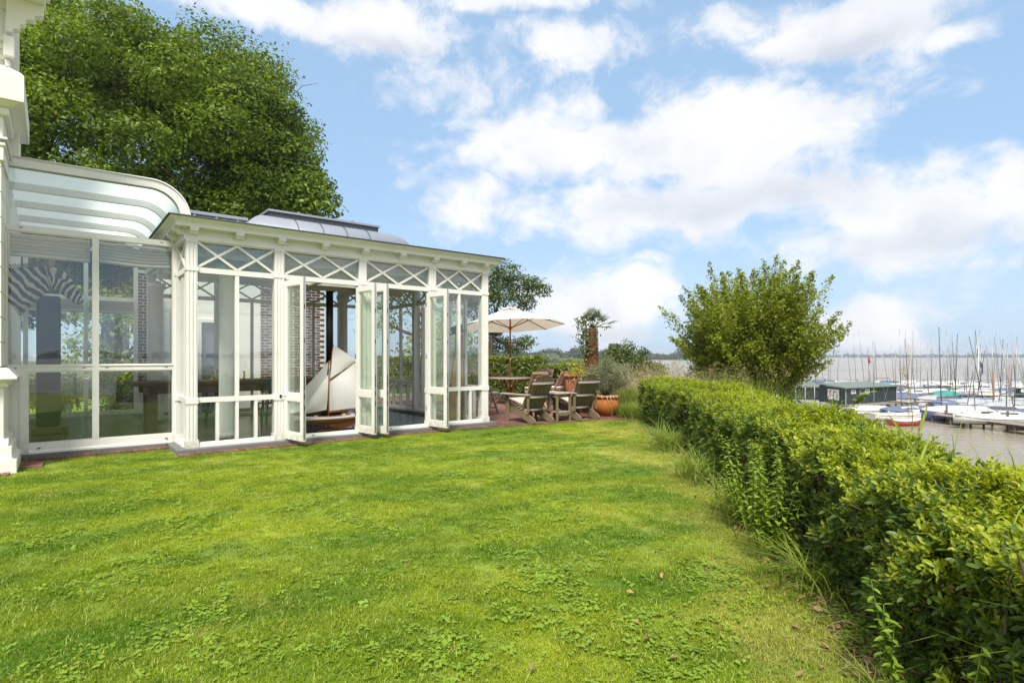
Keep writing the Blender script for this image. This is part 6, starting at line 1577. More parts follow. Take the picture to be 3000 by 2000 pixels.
def build_hedge():
    t = thing('laurel_hedge', 'overgrown laurel hedge with bright yellow-green top shoots along the lawn', 'hedge', (0, 0, 0))
    # woody core: a tangle of stems with a dim inner mass
    q = MB(); secs = []
    for y in np.linspace(.3, 11.75, 46):
        f, b = hf(y) + .26, hb(y) - .22; h = HH - .20 + .03 * math.sin(y * 4); secs.append([(f, y, -.03), (f - .03 + .03 * math.sin(y * 6), y, h * .5), (f + .03, y, h * .92), ((f + b) / 2, y, h + .02), (b, y, h * .9), (b, y, -.03)])
    q.sweep(secs); q.build('inner_growth', 'hedge_core', t)
    q = MB()
    for k in range(420):
        y = rng.uniform(3.2, 11.8); x = hf(y) + rng.uniform(.05, .35); p = Vector((x, y, 0)); e = Vector((x - rng.uniform(.0, .14), y + rng.normal(0, .14), rng.uniform(.3, .72))); m = p.lerp(e, .5) + Vector((rng.uniform(.0, .12), rng.normal(0, .05), 0)); q.tube([p, m, e], [.006, .004, .002], 5, cap=False)
    q.build('stems', 'twig', t)
    lau = [twig_proto('laurel') for _ in range(6)]; sho = [twig_proto('shoot') for _ in range(5)]; stk = [stick_proto() for _ in range(3)]
    def ys_(n): return .6 + 11.25 * rng.uniform(0, 1, n) ** 1.35
    # dark mature twigs over the sides, fewer on top
    n = 17500; y = ys_(n); s = np.where(rng.uniform(0, 1, n) < .74, rng.uniform(.02, 1.08, n), rng.uniform(1.0, 3.0, n)); P, N = hedge_pt(y, s); P = P - N * rng.uniform(-.03, .17, n)[:, None]; N = N + rng.normal(0, .45, N.shape)
    gap = (np.sin(y * 3.3 + s * 4) * np.sin(y * 1.3 + s * 9 + 2) > .52) & (s < 1)          # thin places where the wood shows
    keep = ~gap | (rng.uniform(0, 1, n) < .25)
    # the twigs nearest the camera carry separate leaves instead
    tag(scatter('leaves', P[keep], euler_of(N[keep]), rng.uniform(.55, 1.3, keep.sum()) * np.interp(y[keep], [1, 4], [.85, 1]), lau, t), kind='stuff')
    # fresh shoots: all over the top, some on the sides
    n = 25000; y = ys_(n); u_ = rng.uniform(0, 1, n); s = np.where(u_ < .86, rng.uniform(.95, 2.05, n), np.where(u_ < .96, .55 + .45 * rng.uniform(0, 1, n) ** .7, rng.uniform(.1, .9, n))); P, N = hedge_pt(y, s); P = P + N * rng.uniform(-.05, .05, n)[:, None]; N = N + rng.normal(0, .30, N.shape) + [0, 0, .5]
    tag(scatter('shoots', P, euler_of(N), rng.uniform(.6, 1.35, n) * np.interp(y, [1, 4], [.85, 1]), sho, t), kind='stuff')
    n = 1500; y = ys_(n); s = rng.uniform(.1, 1.05, n); P, N = hedge_pt(y, s); P = P - N * rng.uniform(.02, .12, n)[:, None]; tag(scatter('twigs', P, euler_of(N + rng.normal(0, .6, N.shape)), rng.uniform(.8, 1.6, n), stk, t), kind='stuff')
    dl = MB(); dl._add([(0, -.02, 0), (.009, -.006, .006), (.008, .010, .006), (0, .024, .0), (-.008, .009, .007), (-.009, -.007, .005)], [(0, 1, 2, 3), (0, 3, 4, 5)]); n = 420; y = ys_(n); s = rng.uniform(.2, 1.9, n); P, N = hedge_pt(y, s); P = P + N * rng.uniform(-.03, .04, n)[:, None]; tag(scatter('withered_leaves', P, rng.uniform(0, 6.28, (n, 3)), rng.uniform(.7, 1.3, n), [dl.mesh('withered', 'dead_leaf')], t), kind='stuff')
    n = 1100; y = ys_(n); s = rng.uniform(.25, 1.6, n); P, N = hedge_pt(y, s); V, F, tn = blades(P - N * .04, rng.uniform(.12, .36, n), rng.uniform(.004, .008, n), rng.uniform(.4, 1.5, n), seg=3); tag(link('grass_wisps', np_mesh('grass_wisps', V, F, 'weed_grass', tn), t), kind='stuff')
    # the large leaves closest to the lawn camera, each on its own
    mes = []
    for k in range(5):
        l = .050; V, F = leaf6(np.array([[0, 0, 0.]]), np.array([[0, 1., 0]]), np.array([[0, 0, 1.]]), [l], [l * rng.uniform(.36, .5)], rng.uniform(.15, .4), rng.uniform(.02, .25)); mes.append(np_mesh('leaf', V, F, 'laurel_leaf' if k < 4 else 'shoot_leaf', [rng.uniform()] * 2))
    y = rng.uniform(1.35, 3.4, 300); s = rng.uniform(.12, 1.25, 300); P, N = hedge_pt(y, s); P = P + N * rng.uniform(-.02, .05, 300)[:, None]
    for i in range(300):
        d = Vector(N[i] + rng.normal(0, .55, 3)); d.z -= .1; o = link('leaf', mes[int(rng.integers(0, 5))], t, tuple(P[i]), d.to_track_quat('Y', 'Z').to_euler()); o.scale = (rng.uniform(.45, 1.15),) * 3
build_hedge_ready = True
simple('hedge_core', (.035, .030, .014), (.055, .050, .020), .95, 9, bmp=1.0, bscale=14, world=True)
build_hedge()

# ------------------------------------------------------------------ weeds at and on the hedge
def nettle(label, x, y, h, n_stems=5):
    n_stems = n_stems * 2
    t = thing('nettle', label, 'nettle', (x - .13, y, 0), 0, 'nettles growing through the hedge'); st = MB(); B, T, N, L, Wd = [], [], [], [], []
    for k in range(n_stems):
        a = rng.uniform(0, 6.28); lean = rng.uniform(.05, .28); H = h * rng.uniform(.6, 1.0); b0 = Vector((rng.normal(0, .05), rng.normal(0, .06), 0)); tip = b0 + Vector((math.cos(a) * lean * H - .10 * H, math.sin(a) * lean * H - .05, H)); mid = b0.lerp(tip, .5) + Vector((-.03, 0, .02)); st.tube([b0, mid, tip], [.0045, .004, .002], 5)
        nl = int(H / .036)
        for i in range(nl):
            f = .18 + .82 * i / max(nl - 1, 1); p = b0.lerp(mid, f * 2) if f < .5 else mid.lerp(tip, f * 2 - 1); sz = .050 * (1 - .55 * f) + .012
            for q in range(2):
                aa = i * 1.57 + q * 3.14 + rng.normal(0, .2); e = rng.uniform(-.35, .35); B.append(tuple(p)); T.append((math.cos(aa) * math.cos(e), math.sin(aa) * math.cos(e), math.sin(e))); N.append((rng.normal(0, .25), rng.normal(0, .25), 1)); L.append(sz); Wd.append(sz * .38)
    st.build('stem', 'weed_grass', t); V, F = leaf6(np.array(B), np.array(T), np.array(N), L, Wd, .2, .25); link('foliage', np_mesh('foliage', V, F, 'nettle_leaf', np.repeat(rng.uniform(0, 1, len(B)), 2)), t)
def build_weeds():
    nettle('tall leafy nettle stand against the hedge face, widest of the nettles', 1.88, 3.75, .85, 9)
    nettle('nettle with serrated leaves at the bottom edge of the photo', 1.66, 2.15, .50, 3)
    nettle('small nettle low on the hedge foot behind the tall nettles', 2.02, 4.9, .45, 5)
    nettle('nettle shoots at the right-hand end of the hedge', 1.74, 1.85, .70, 2)
    nettle('bushy nettle poking out halfway along the hedge', 2.02, 4.35, .80, 6)
    grass_clump('long arching grass tuft at the hedge foot in front of the nettles', (1.74, 3.3), 150, .50, (.10, .14), 'weed_grass', 0, 'grass_tuft', (.8, 1.9), (.007, .012))
    grass_clump('arching grass tuft halfway down the hedge face', (1.88, 4.6), 170, .60, (.10, .22), 'weed_grass', 0, 'grass_tuft', (.8, 1.8), (.007, .012))
    grass_clump('dense grass tuft hanging from the hedge further along', (2.02, 6.2), 240, .62, (.10, .28), 'weed_grass', 0, 'grass_tuft', (.8, 1.8), (.007, .012))
    grass_clump('grass tuft by the far third of the hedge', (2.28, 8.2), 260, .65, (.10, .35), 'weed_grass', 0, 'grass_tuft', (.8, 1.8), (.008, .013))
    grass_clump('small grass tuft at the lower right corner', (1.36, 1.95), 70, .38, (.08, .10), 'weed_grass', 0, 'grass_tuft', (.7, 1.6), (.004, .009))
    # blades standing up through the hedge top
    for k, (x, y, n, lab) in enumerate(((2.75, 5.3, 46, 'tall grass growing up through the hedge in front of the green boathouse'), (2.2, 3.0, 30, 'grass blades on the hedge top below the jetty'), (2.9, 7.0, 40, 'thin grass on the hedge top under the bushy tree'), (3.3, 9.5, 60, 'pale grass on the hedge top behind the bushy tree foot'), (2.35, 3.7, 24, 'scattered grass blades on the hedge top near the nettles'))):
        t = thing('grass_tuft', lab, 'grass', (x, y, HH - .1)); P = np.stack([rng.normal(0, .16, n), rng.normal(0, .28, n), np.zeros(n)], 1); V, F, tn = blades(P, rng.uniform(.18, .48, n), rng.uniform(.005, .010, n), rng.uniform(.2, .9, n), seg=4); tag(link('blades', np_mesh('blades', V, F, 'weed_grass' if k != 3 else 'dry_grass', tn), t), kind='stuff')
    # reed standing at the right: stalk, long leaves, drooping seed head
    t = thing('reed', 'single tall reed with drooping seed head standing in front of the marina', 'reed', (2.02, 2.85, HH - .35)); q = MB(); q.tube([(0, 0, 0), (.0, 0, .35), (.02, 0, .55), (.02, .0, .62)], [.004, .0035, .002, .001], 6); q.build('stem', 'weed_grass', t)
    B = [(0, 0, z) for z in (.15, .28, .36, .45, .52, .40)]; T = [(.75, -.1, .5), (-.7, .1, .45), (.5, .2, .75), (-.45, 0, .8), (.3, -.1, .9), (.85, 0, .12)]; L = [.30, .34, .26, .24, .2, .28]
    V, F = leaf6(np.array(B), np.array(T), np.array([[-.2, -1, .4]] * 6), L, [.016] * 6, .3, .18); link('leaf_blades', np_mesh('leaf_blades', V, F, 'weed_grass', np.repeat(rng.uniform(.2, 1, 6), 2)), t)
    t2 = thing('seed_stalk', 'thin drooping grass seed stalk rising against the lake', 'grass', (2.55, 3.65, HH - .3)); q = MB(); q.tube([(0, 0, 0), (.02, 0, .5), (.0, 0, .68), (-.035, 0, .80)], [.003, .0025, .002, .001], 5); q.build('stem', 'dry_grass', t2)
    C = np.array([[.0 - .035 * (k / 70) + rng.normal(0, .012), rng.normal(0, .012), .46 + .36 * k / 70] for k in range(70)]); V, F = leaves(C, rng.normal(size=C.shape), rng.uniform(.012, .03, 70), .3, np.tile([[-.3, 0, 1.]], (70, 1)) + rng.normal(0, .4, C.shape)); tag(link('seed_head', np_mesh('seed_head', V, F, 'dry_grass', rng.uniform(0, 1, 70)), t2), kind='stuff')
    # sapling shoot sticking out of the hedge before the boathouse
    t = thing('sapling', 'young leafy sapling sticking up from the hedge in front of the boathouse', 'sapling', (3.02, 5.1, HH - .15)); q = MB(); pts = [(0, 0, 0), (-.03, 0, .15), (.02, 0, .28), (.12, 0, .38), (.20, 0, .42)]; q.tube(pts, [.006, .005, .004, .003, .001], 6); q.build('stem', 'twig', t)
    B, T, N, L = [], [], [], []
    for k in range(26):
        f = rng.uniform(.1, 1) * 3.99; i = int(f); p = Vector(pts[i]).lerp(Vector(pts[i + 1]), f - i); a = rng.uniform(0, 6.28); B.append(tuple(p)); T.append((math.cos(a), math.sin(a) * .5, rng.uniform(-.1, .6))); N.append((rng.normal(0, .5), -.4, 1)); L.append(rng.uniform(.05, .095))
    V, F = leaf6(np.array(B), np.array(T), np.array(N), L, np.array(L) * .5, .2, .15); link('foliage', np_mesh('foliage', V, F, 'clipped_leaf', np.repeat(rng.uniform(0, 1, 26), 2)), t)
    # ground cover and litter along the foot of the hedge
    n = 2600; y = 1.6 + 10 * rng.uniform(0, 1, n) ** 1.3; x = hf(y) + rng.normal(.05, .10, n); P = np.stack([x, y, rng.uniform(.005, .02, n)], 1); protos = []
    for k in range(4):
        B, T, N, L = [], [], [], []
        for j in range(6): a = rng.uniform(0, 6.28); B.append((rng.normal(0, .02), rng.normal(0, .02), rng.uniform(.01, .04))); T.append((math.cos(a), math.sin(a), rng.normal(0, .15))); N.append((rng.normal(0, .3), rng.normal(0, .3), 1)); L.append(rng.uniform(.022, .042))
        V, F = leaf6(np.array(B), np.array(T), np.array(N), L, np.array(L) * .85, .1, .08); protos.append(np_mesh('ground_leaf', V, F, 'clover_leaf', np.repeat(rng.uniform(0, 1, 6), 2)))
    g = scatter('ground_cover', P, np.stack([rng.normal(0, .15, n), rng.normal(0, .15, n), rng.uniform(0, 6.28, n)], 1), rng.uniform(.4, .85, n), protos); tag(g, 'low creeping leaves along the foot of the hedge', 'ground cover', kind='stuff')
    n = 2600; y = 1.6 + 9 * rng.uniform(0, 1, n) ** 1.4; x = hf(y) + rng.normal(-.02, .12, n); pl = MB(); w = [(0, -.03, 0), (.013, -.012, .006), (.015, .010, .008), (0, .034, .002), (-.015, .008, .009), (-.012, -.014, .006), (0, 0, -.001)]; pl._add(w, [(0, 1, 6), (1, 2, 6), (2, 3, 6), (3, 4, 6), (4, 5, 6), (5, 0, 6)])
    st = MB(); st.tube([(-.06, 0, .004), (0, .006, .009), (.07, 0, .004)], .0016, 4)
    g = scatter('leaf_litter', np.stack([x, y, rng.uniform(.012, .03, n)], 1), np.stack([rng.normal(0, .4, n), rng.normal(0, .4, n), rng.uniform(0, 6.28, n)], 1), rng.uniform(.5, 1.0, n), [pl.mesh('litter', 'dead_leaf'), st.mesh('litter', 'straw')]); tag(g, 'dry leaf and straw litter along the hedge foot', 'leaf litter', kind='stuff')
build_weeds()

# ------------------------------------------------------------------ the marina below the garden
for nm, c in (('hull_white', (.58, .58, .56)), ('hull_cream', (.66, .61, .48)), ('hull_blue', (.05, .06, .17)), ('hull_navy', (.02, .03, .07)), ('hull_red', (.38, .04, .03)), ('hull_black', (.02, .02, .022)), ('hull_yellow', (.50, .45, .10)), ('hull_sky', (.42, .60, .68)), ('hull_wood', (.24, .12, .05))): simple(nm, c, tuple(q * .9 for q in c), .3, 3)
for nm, c in (('tarp_white', (.55, .55, .54)), ('tarp_grey', (.36, .38, .41)), ('tarp_blue', (.10, .13, .22)), ('tarp_bright', (.10, .22, .40)), ('tarp_green', (.02, .27, .22)), ('tarp_dark', (.06, .07, .09)), ('tarp_orange', (.55, .22, .05)), ('tarp_red', (.50, .05, .04))): simple(nm, c, tuple(q * .8 for q in c), .7, 4, bmp=.3, bscale=6)
WZ = LAKE_Z
def sec(Lt, t, beam, free, sheer=.12, z0=-.12):
    b = beam / 2 * (min(1.0, (1 - t) * 3.2) ** .55 if t > .55 else (.78 + .22 * min(1, t * 3))); top = free + sheer * (2 * t - .8) ** 2
    return b, top
def boat(label, x, y, rz, L=4.8, beam=1.6, free=.5, hull='hull_white', cover='tarp_white', ridge=.35, mast=6.5, mast_m='mast_alu', tilt=(0, 0), boom=True, cabin=False, group='boats moored in the marina', z=None):
    t = thing('sailing_boat' if mast else 'small_boat', label, 'boat', (x, y, WZ if z is None else z), rz, group)
    q = MB(); secs = []
    for s in np.linspace(0, 1, 11):
        b, top = sec(L, s, beam, free); xx = L * (s - .5); b = max(b, .02); secs.append([(xx, -b, top), (xx, -b * .92, top * .3), (xx, -b * .4, -.10), (xx, b * .4, -.10), (xx, b * .92, top * .3), (xx, b, top)])
    q.sweep(secs); q.build('hull', hull, t)
    q = MB(); secs = []
    for s in np.linspace(.0, .985, 11):
        b, top = sec(L, s, beam, free); xx = L * (s - .5); b = max(b * 1.02, .02); h = ridge * math.sin(math.pi * min(1, .12 + s * .88)) ** .6; secs.append([(xx, -b, top - .06), (xx, -b * .98, top + .015), (xx, -b * .45, top + h * .72), (xx, 0, top + h), (xx, b * .45, top + h * .72), (xx, b * .98, top + .015), (xx, b, top - .06)])
    q.sweep(secs); q.build('cover' if not cabin else 'deck', cover, t)
    if cabin:
        q = MB(); q.prism([(-L * .12, free), (L * .22, free), (L * .17, free + .42), (-L * .10, free + .48)], -beam * .3, beam * .3, 'y'); q.build('cabin', 'hull_white', t); q = MB(); q.box(-L * .08, L * .12, -beam * .303, beam * .303, free + .20, free + .33); q.build('cabin_window', 'hull_black', t)
    if mast:
        e = Vector((math.sin(R(tilt[0])), math.sin(R(tilt[1])), 1)).normalized() * mast; q = MB(); q.tube([(L * .12, 0, free), (L * .12 + e.x, e.y, free + e.z)], [.042, .028], 6); q.build('mast', mast_m, t)
        q = MB(); q.tube([(L * .47, 0, free + .1), (L * .12 + e.x * .8, e.y * .8, free + e.z * .8)], .008, 4, cap=False).tube([(L * .0, beam * .45, free), (L * .12 + e.x * .8, e.y * .8, free + e.z * .8)], .008, 4, cap=False); q.build('stay', 'steel', t)
        if boom: q = MB(); q.tube([(L * .12, 0, free + .75), (-L * .38, 0, free + .85)], .045, 6); q.build('boom', mast_m, t)
    return t
def at(xp, D): return (xp - 1500) / FPX * D
def jetty(label, p0, p1, w, z=-3.35):
    a, b = Vector((p0[0], p0[1], 0)), Vector((p1[0], p1[1], 0)); L = (b - a).length; t = thing('jetty', label, 'jetty', (a.x, a.y, z), math.atan2(b.y - a.y, b.x - a.x))
    pl = MB(); pl.box(-.066, .066, -w / 2, w / 2, -.03, 0); me = pl.mesh('plank', 'jetty_wood'); n = int(L / .14)
    if n <= 300:
        for i in range(n): link('plank', me, t, (.07 + i * .14, rng.normal(0, .012), rng.normal(0, .004)))
    else:
        rest = MB()
        for i in range(n):
            if i < 300: link('plank', me, t, (.07 + i * .14, rng.normal(0, .012), rng.normal(0, .004)))
            else: rest.box(.004 + i * .14, .136 + i * .14, -w / 2, w / 2, -.03, 0)
        tag(rest.build('planks', 'jetty_wood', t), kind='stuff')
    q = MB(); q.box(0, L, -w / 2 + .08, -w / 2 + .16, -.16, -.032).box(0, L, w / 2 - .16, w / 2 - .08, -.16, -.032); q.build('bearer', 'pile_wood', t)
    pm = MB(); pm.tube([(0, 0, -2.0), (0, 0, .02)], .075, 8); pme = pm.mesh('pile', 'pile_wood'); pm2 = MB(); pm2.tube([(0, 0, -2.0), (0, 0, .75)], .075, 8); pme2 = pm2.mesh('pile', 'pile_wood')
    for i in range(int(L / 1.7) + 1):
        for s in (-1, 1): link('pile', pme2 if (i % 3 == 0 and s > 0) else pme, t, (min(i * 1.7, L - .1), s * (w / 2 - .02) * (1.12 if (i % 3 == 0 and s > 0) else .86), -.04 if not (i % 3 == 0 and s > 0) else 0))
JET = [('nearest plank jetty of the marina, standing on many piles', (at(2750, 46.0), 46.0), (at(3120, 36.5), 36.5), 1.3), ('second plank jetty, running from the green boathouse', (at(2600, 60), 60.0), (at(3120, 53), 53.0), 1.1),
       ('third plank jetty between rows of covered boats', (at(2640, 72), 72.0), (at(3100, 66), 66.0), 1.1), ('farthest plank jetty with the dense row of white boats', (at(2420, 100), 100.0), (at(3100, 92), 92.0), 1.2)]
for lab, a, b, w in JET: jetty(lab, a, b, w)

def boathouse():
    c = Vector((at(2476, 56), 56, 0)); r = Vector((at(2626, 60.5), 60.5, 0)); l = Vector((at(2400, 60.0), 60.0, 0)); zb, zt, ztb = -3.42, -1.86, -1.42
    t = thing('boathouse', 'dark green timber boathouse with grey-green roof and colourful banner', 'boathouse', (c.x, c.y, 0)); r -= c; l -= c; bk = r + l
    lb = [(l, Vector((0, 0, 0))), (Vector((0, 0, 0)), r)]
    def wall(a, b, za, zb_, n=11, name='wall_board'):
        d = (b - a); L = d.length; d = d.normalized(); nr = Vector((d.y, -d.x, 0))
        for i in range(n):
            z0 = zb + (za - zb) * i / n; h = (za - zb) / n; q = MB(); vs = []
            z1a = zb + (za - zb) * (i + 1) / n; z0b = zb + (zb_ - zb) * i / n; z1b = zb + (zb_ - zb) * (i + 1) / n
            for p, lo, hi in ((a, z0, z1a), (b, z0b, z1b)):
                vs += [p + nr * .035 + Vector((0, 0, lo)), p + nr * .012 + Vector((0, 0, hi - .008)), p + Vector((0, 0, hi - .008)), p + Vector((0, 0, lo))]
            q._add(vs, [(0, 1, 5, 4), (1, 2, 6, 5), (0, 4, 7, 3), (0, 3, 2, 1), (4, 5, 6, 7), (2, 3, 7, 6)]); q.build(name, 'shed_green', t)
    wall(l, Vector((0, 0, 0)), -1.62, zt, 11); wall(Vector((0, 0, 0)), r, zt, zt, 11); wall(r, bk, zt, -1.62, 6)
    ov = (r.normalized() * .25, l.normalized() * .3); q = MB(); o1, o2 = ov
    pr = [-o1 - o2 + Vector((0, 0, zt + .02)), r + o1 - o2 + Vector((0, 0, zt + .02)), bk + o1 + o2 + Vector((0, 0, -1.56)), l - o1 + o2 + Vector((0, 0, -1.56))]
    q._add([tuple(p) for p in pr] + [tuple(p + Vector((0, 0, .09))) for p in pr], [(3, 2, 1, 0), (4, 5, 6, 7), (0, 1, 5, 4), (1, 2, 6, 5), (2, 3, 7, 6), (3, 0, 4, 7)]); q.build('roof', 'shed_roof', t)
    d = r.normalized(); nr = Vector((d.y, -d.x, 0)); L = r.length
    for f in (.10, .36):
        p = d * (L * f) + nr * .05; w = MB(); a0 = p + Vector((0, 0, -2.36)); a1 = a0 + d * .75; w._add([a0, a1, a1 + Vector((0, 0, .36)) - d * .05, a0 + Vector((0, 0, .36)) - d * .05], [(0, 1, 2, 3)]); wi = w.build('window', 'glass_sky', t)
        fr = MB()
        for e, g in ((a0, a1), (a1, a1 + Vector((0, 0, .36))), (a1 + Vector((0, 0, .36)), a0 + Vector((0, 0, .36))), (a0 + Vector((0, 0, .36)), a0)): fr.bar(e, g, .05, .05)
        fr.build('window_frame', 'boat_white', t)
    for f in (.0, .26, .53, .99): q = MB(); p = d * (L * f) + nr * .06; q.box(p.x - .03, p.x + .03, p.y - .03, p.y + .03, zb - .3, zt - .02); q.build('corner_post', 'tarp_grey', t)
    # banner with loose colour shapes
    dl = (-l).normalized(); nl = Vector((dl.y, -dl.x, 0)); b0 = l + dl * (l.length * .36) + nl * .06; bw = l.length * .44
    q = MB(); q._add([b0 + Vector((0, 0, -3.05)), b0 + dl * bw + Vector((0, 0, -3.05)), b0 + dl * bw + Vector((0, 0, -2.0)), b0 + Vector((0, 0, -2.0))], [(0, 1, 2, 3)]); bn = q.build('banner', 'sticker_white', t)
    g = np.random.default_rng(5)
    for k in range(26):
        u, z = g.uniform(.08, .92), g.uniform(.08, .92); s = g.uniform(.05, .14); n = 7; q = MB(); ce = b0 + dl * (bw * u) + nl * (.012 + .0006 * k) + Vector((0, 0, -3.05 + 1.05 * z)); q._add([ce + dl * (math.cos(a) * s * g.uniform(.5, 1.3)) + Vector((0, 0, math.sin(a) * s * g.uniform(.5, 1.2))) for a in np.linspace(0, 6.283, n + 1)[:-1]], [tuple(range(n))]); q.build('banner_print', ('hull_black', 'tarp_orange', 'tarp_red', 'hull_cream', 'hull_black', 'tarp_grey')[k % 6], bn)
    # deck apron
    q = MB(); e = Vector((0, -1.2, 0)); q._add([tuple(p + Vector((0, 0, z))) for z in (zb - .12, zb - .02) for p in (l + e, e, r + e, r, Vector((0, 0, 0)), l)], [(0, 1, 2, 3, 4, 5), (11, 10, 9, 8, 7, 6), (0, 6, 7, 1), (1, 7, 8, 2)]); q.build('deck', 'jetty_wood', t)
    for f in np.linspace(0, 1, 8): q = MB(); p = d * (L * f) + Vector((0, -1.0, 0)); q.tube([(p.x, p.y, -5.4), (p.x, p.y, zb - .1)], .08, 7); q.build('pile', 'pile_wood', t)
    # lower shed alongside
    a = Vector((at(2285, 63), 63, 0)); b = Vector((at(2402, 62), 62, 0)); s = thing('low_shed', 'low dark green shed with pale roof edge left of the boathouse', 'shed', (a.x, a.y, 0)); b -= a
    dd = b.normalized(); L = b.length
    for i in range(9): q = MB(); q.bar((0, 0, -3.36 + i * .15), tuple(b + Vector((0, 0, -3.36 + i * .15))), .04, .142); q.build('wall_board', 'shed_green', s)
    q = MB(); n2 = Vector((-dd.y, dd.x, 0)); q._add([tuple(p) for p in (-dd * .2 - n2 * .3 + Vector((0, 0, -2.03)), b + dd * .2 - n2 * .3 + Vector((0, 0, -2.03)), b + dd * .2 + n2 * 4 + Vector((0, 0, -1.62)), -dd * .2 + n2 * 4 + Vector((0, 0, -1.62)))] + [tuple(p) for p in (-dd * .2 - n2 * .3 + Vector((0, 0, -1.95)), b + dd * .2 - n2 * .3 + Vector((0, 0, -1.95)), b + dd * .2 + n2 * 4 + Vector((0, 0, -1.54)), -dd * .2 + n2 * 4 + Vector((0, 0, -1.54)))], [(3, 2, 1, 0), (4, 5, 6, 7), (0, 1, 5, 4), (1, 2, 6, 5), (2, 3, 7, 6), (3, 0, 4, 7)]); q.build('roof', 'shed_roof', s)
    for f in (.15, .38, .62, .85, .99): q = MB(); p = b * f - n2 * .28; q.tube([(p.x, p.y, -4.5), (p.x, p.y, -2.0)], .045, 6); q.build('post', 'tarp_grey', s)
simple('glass_sky', (.30, .34, .36), None, .12)
boathouse()

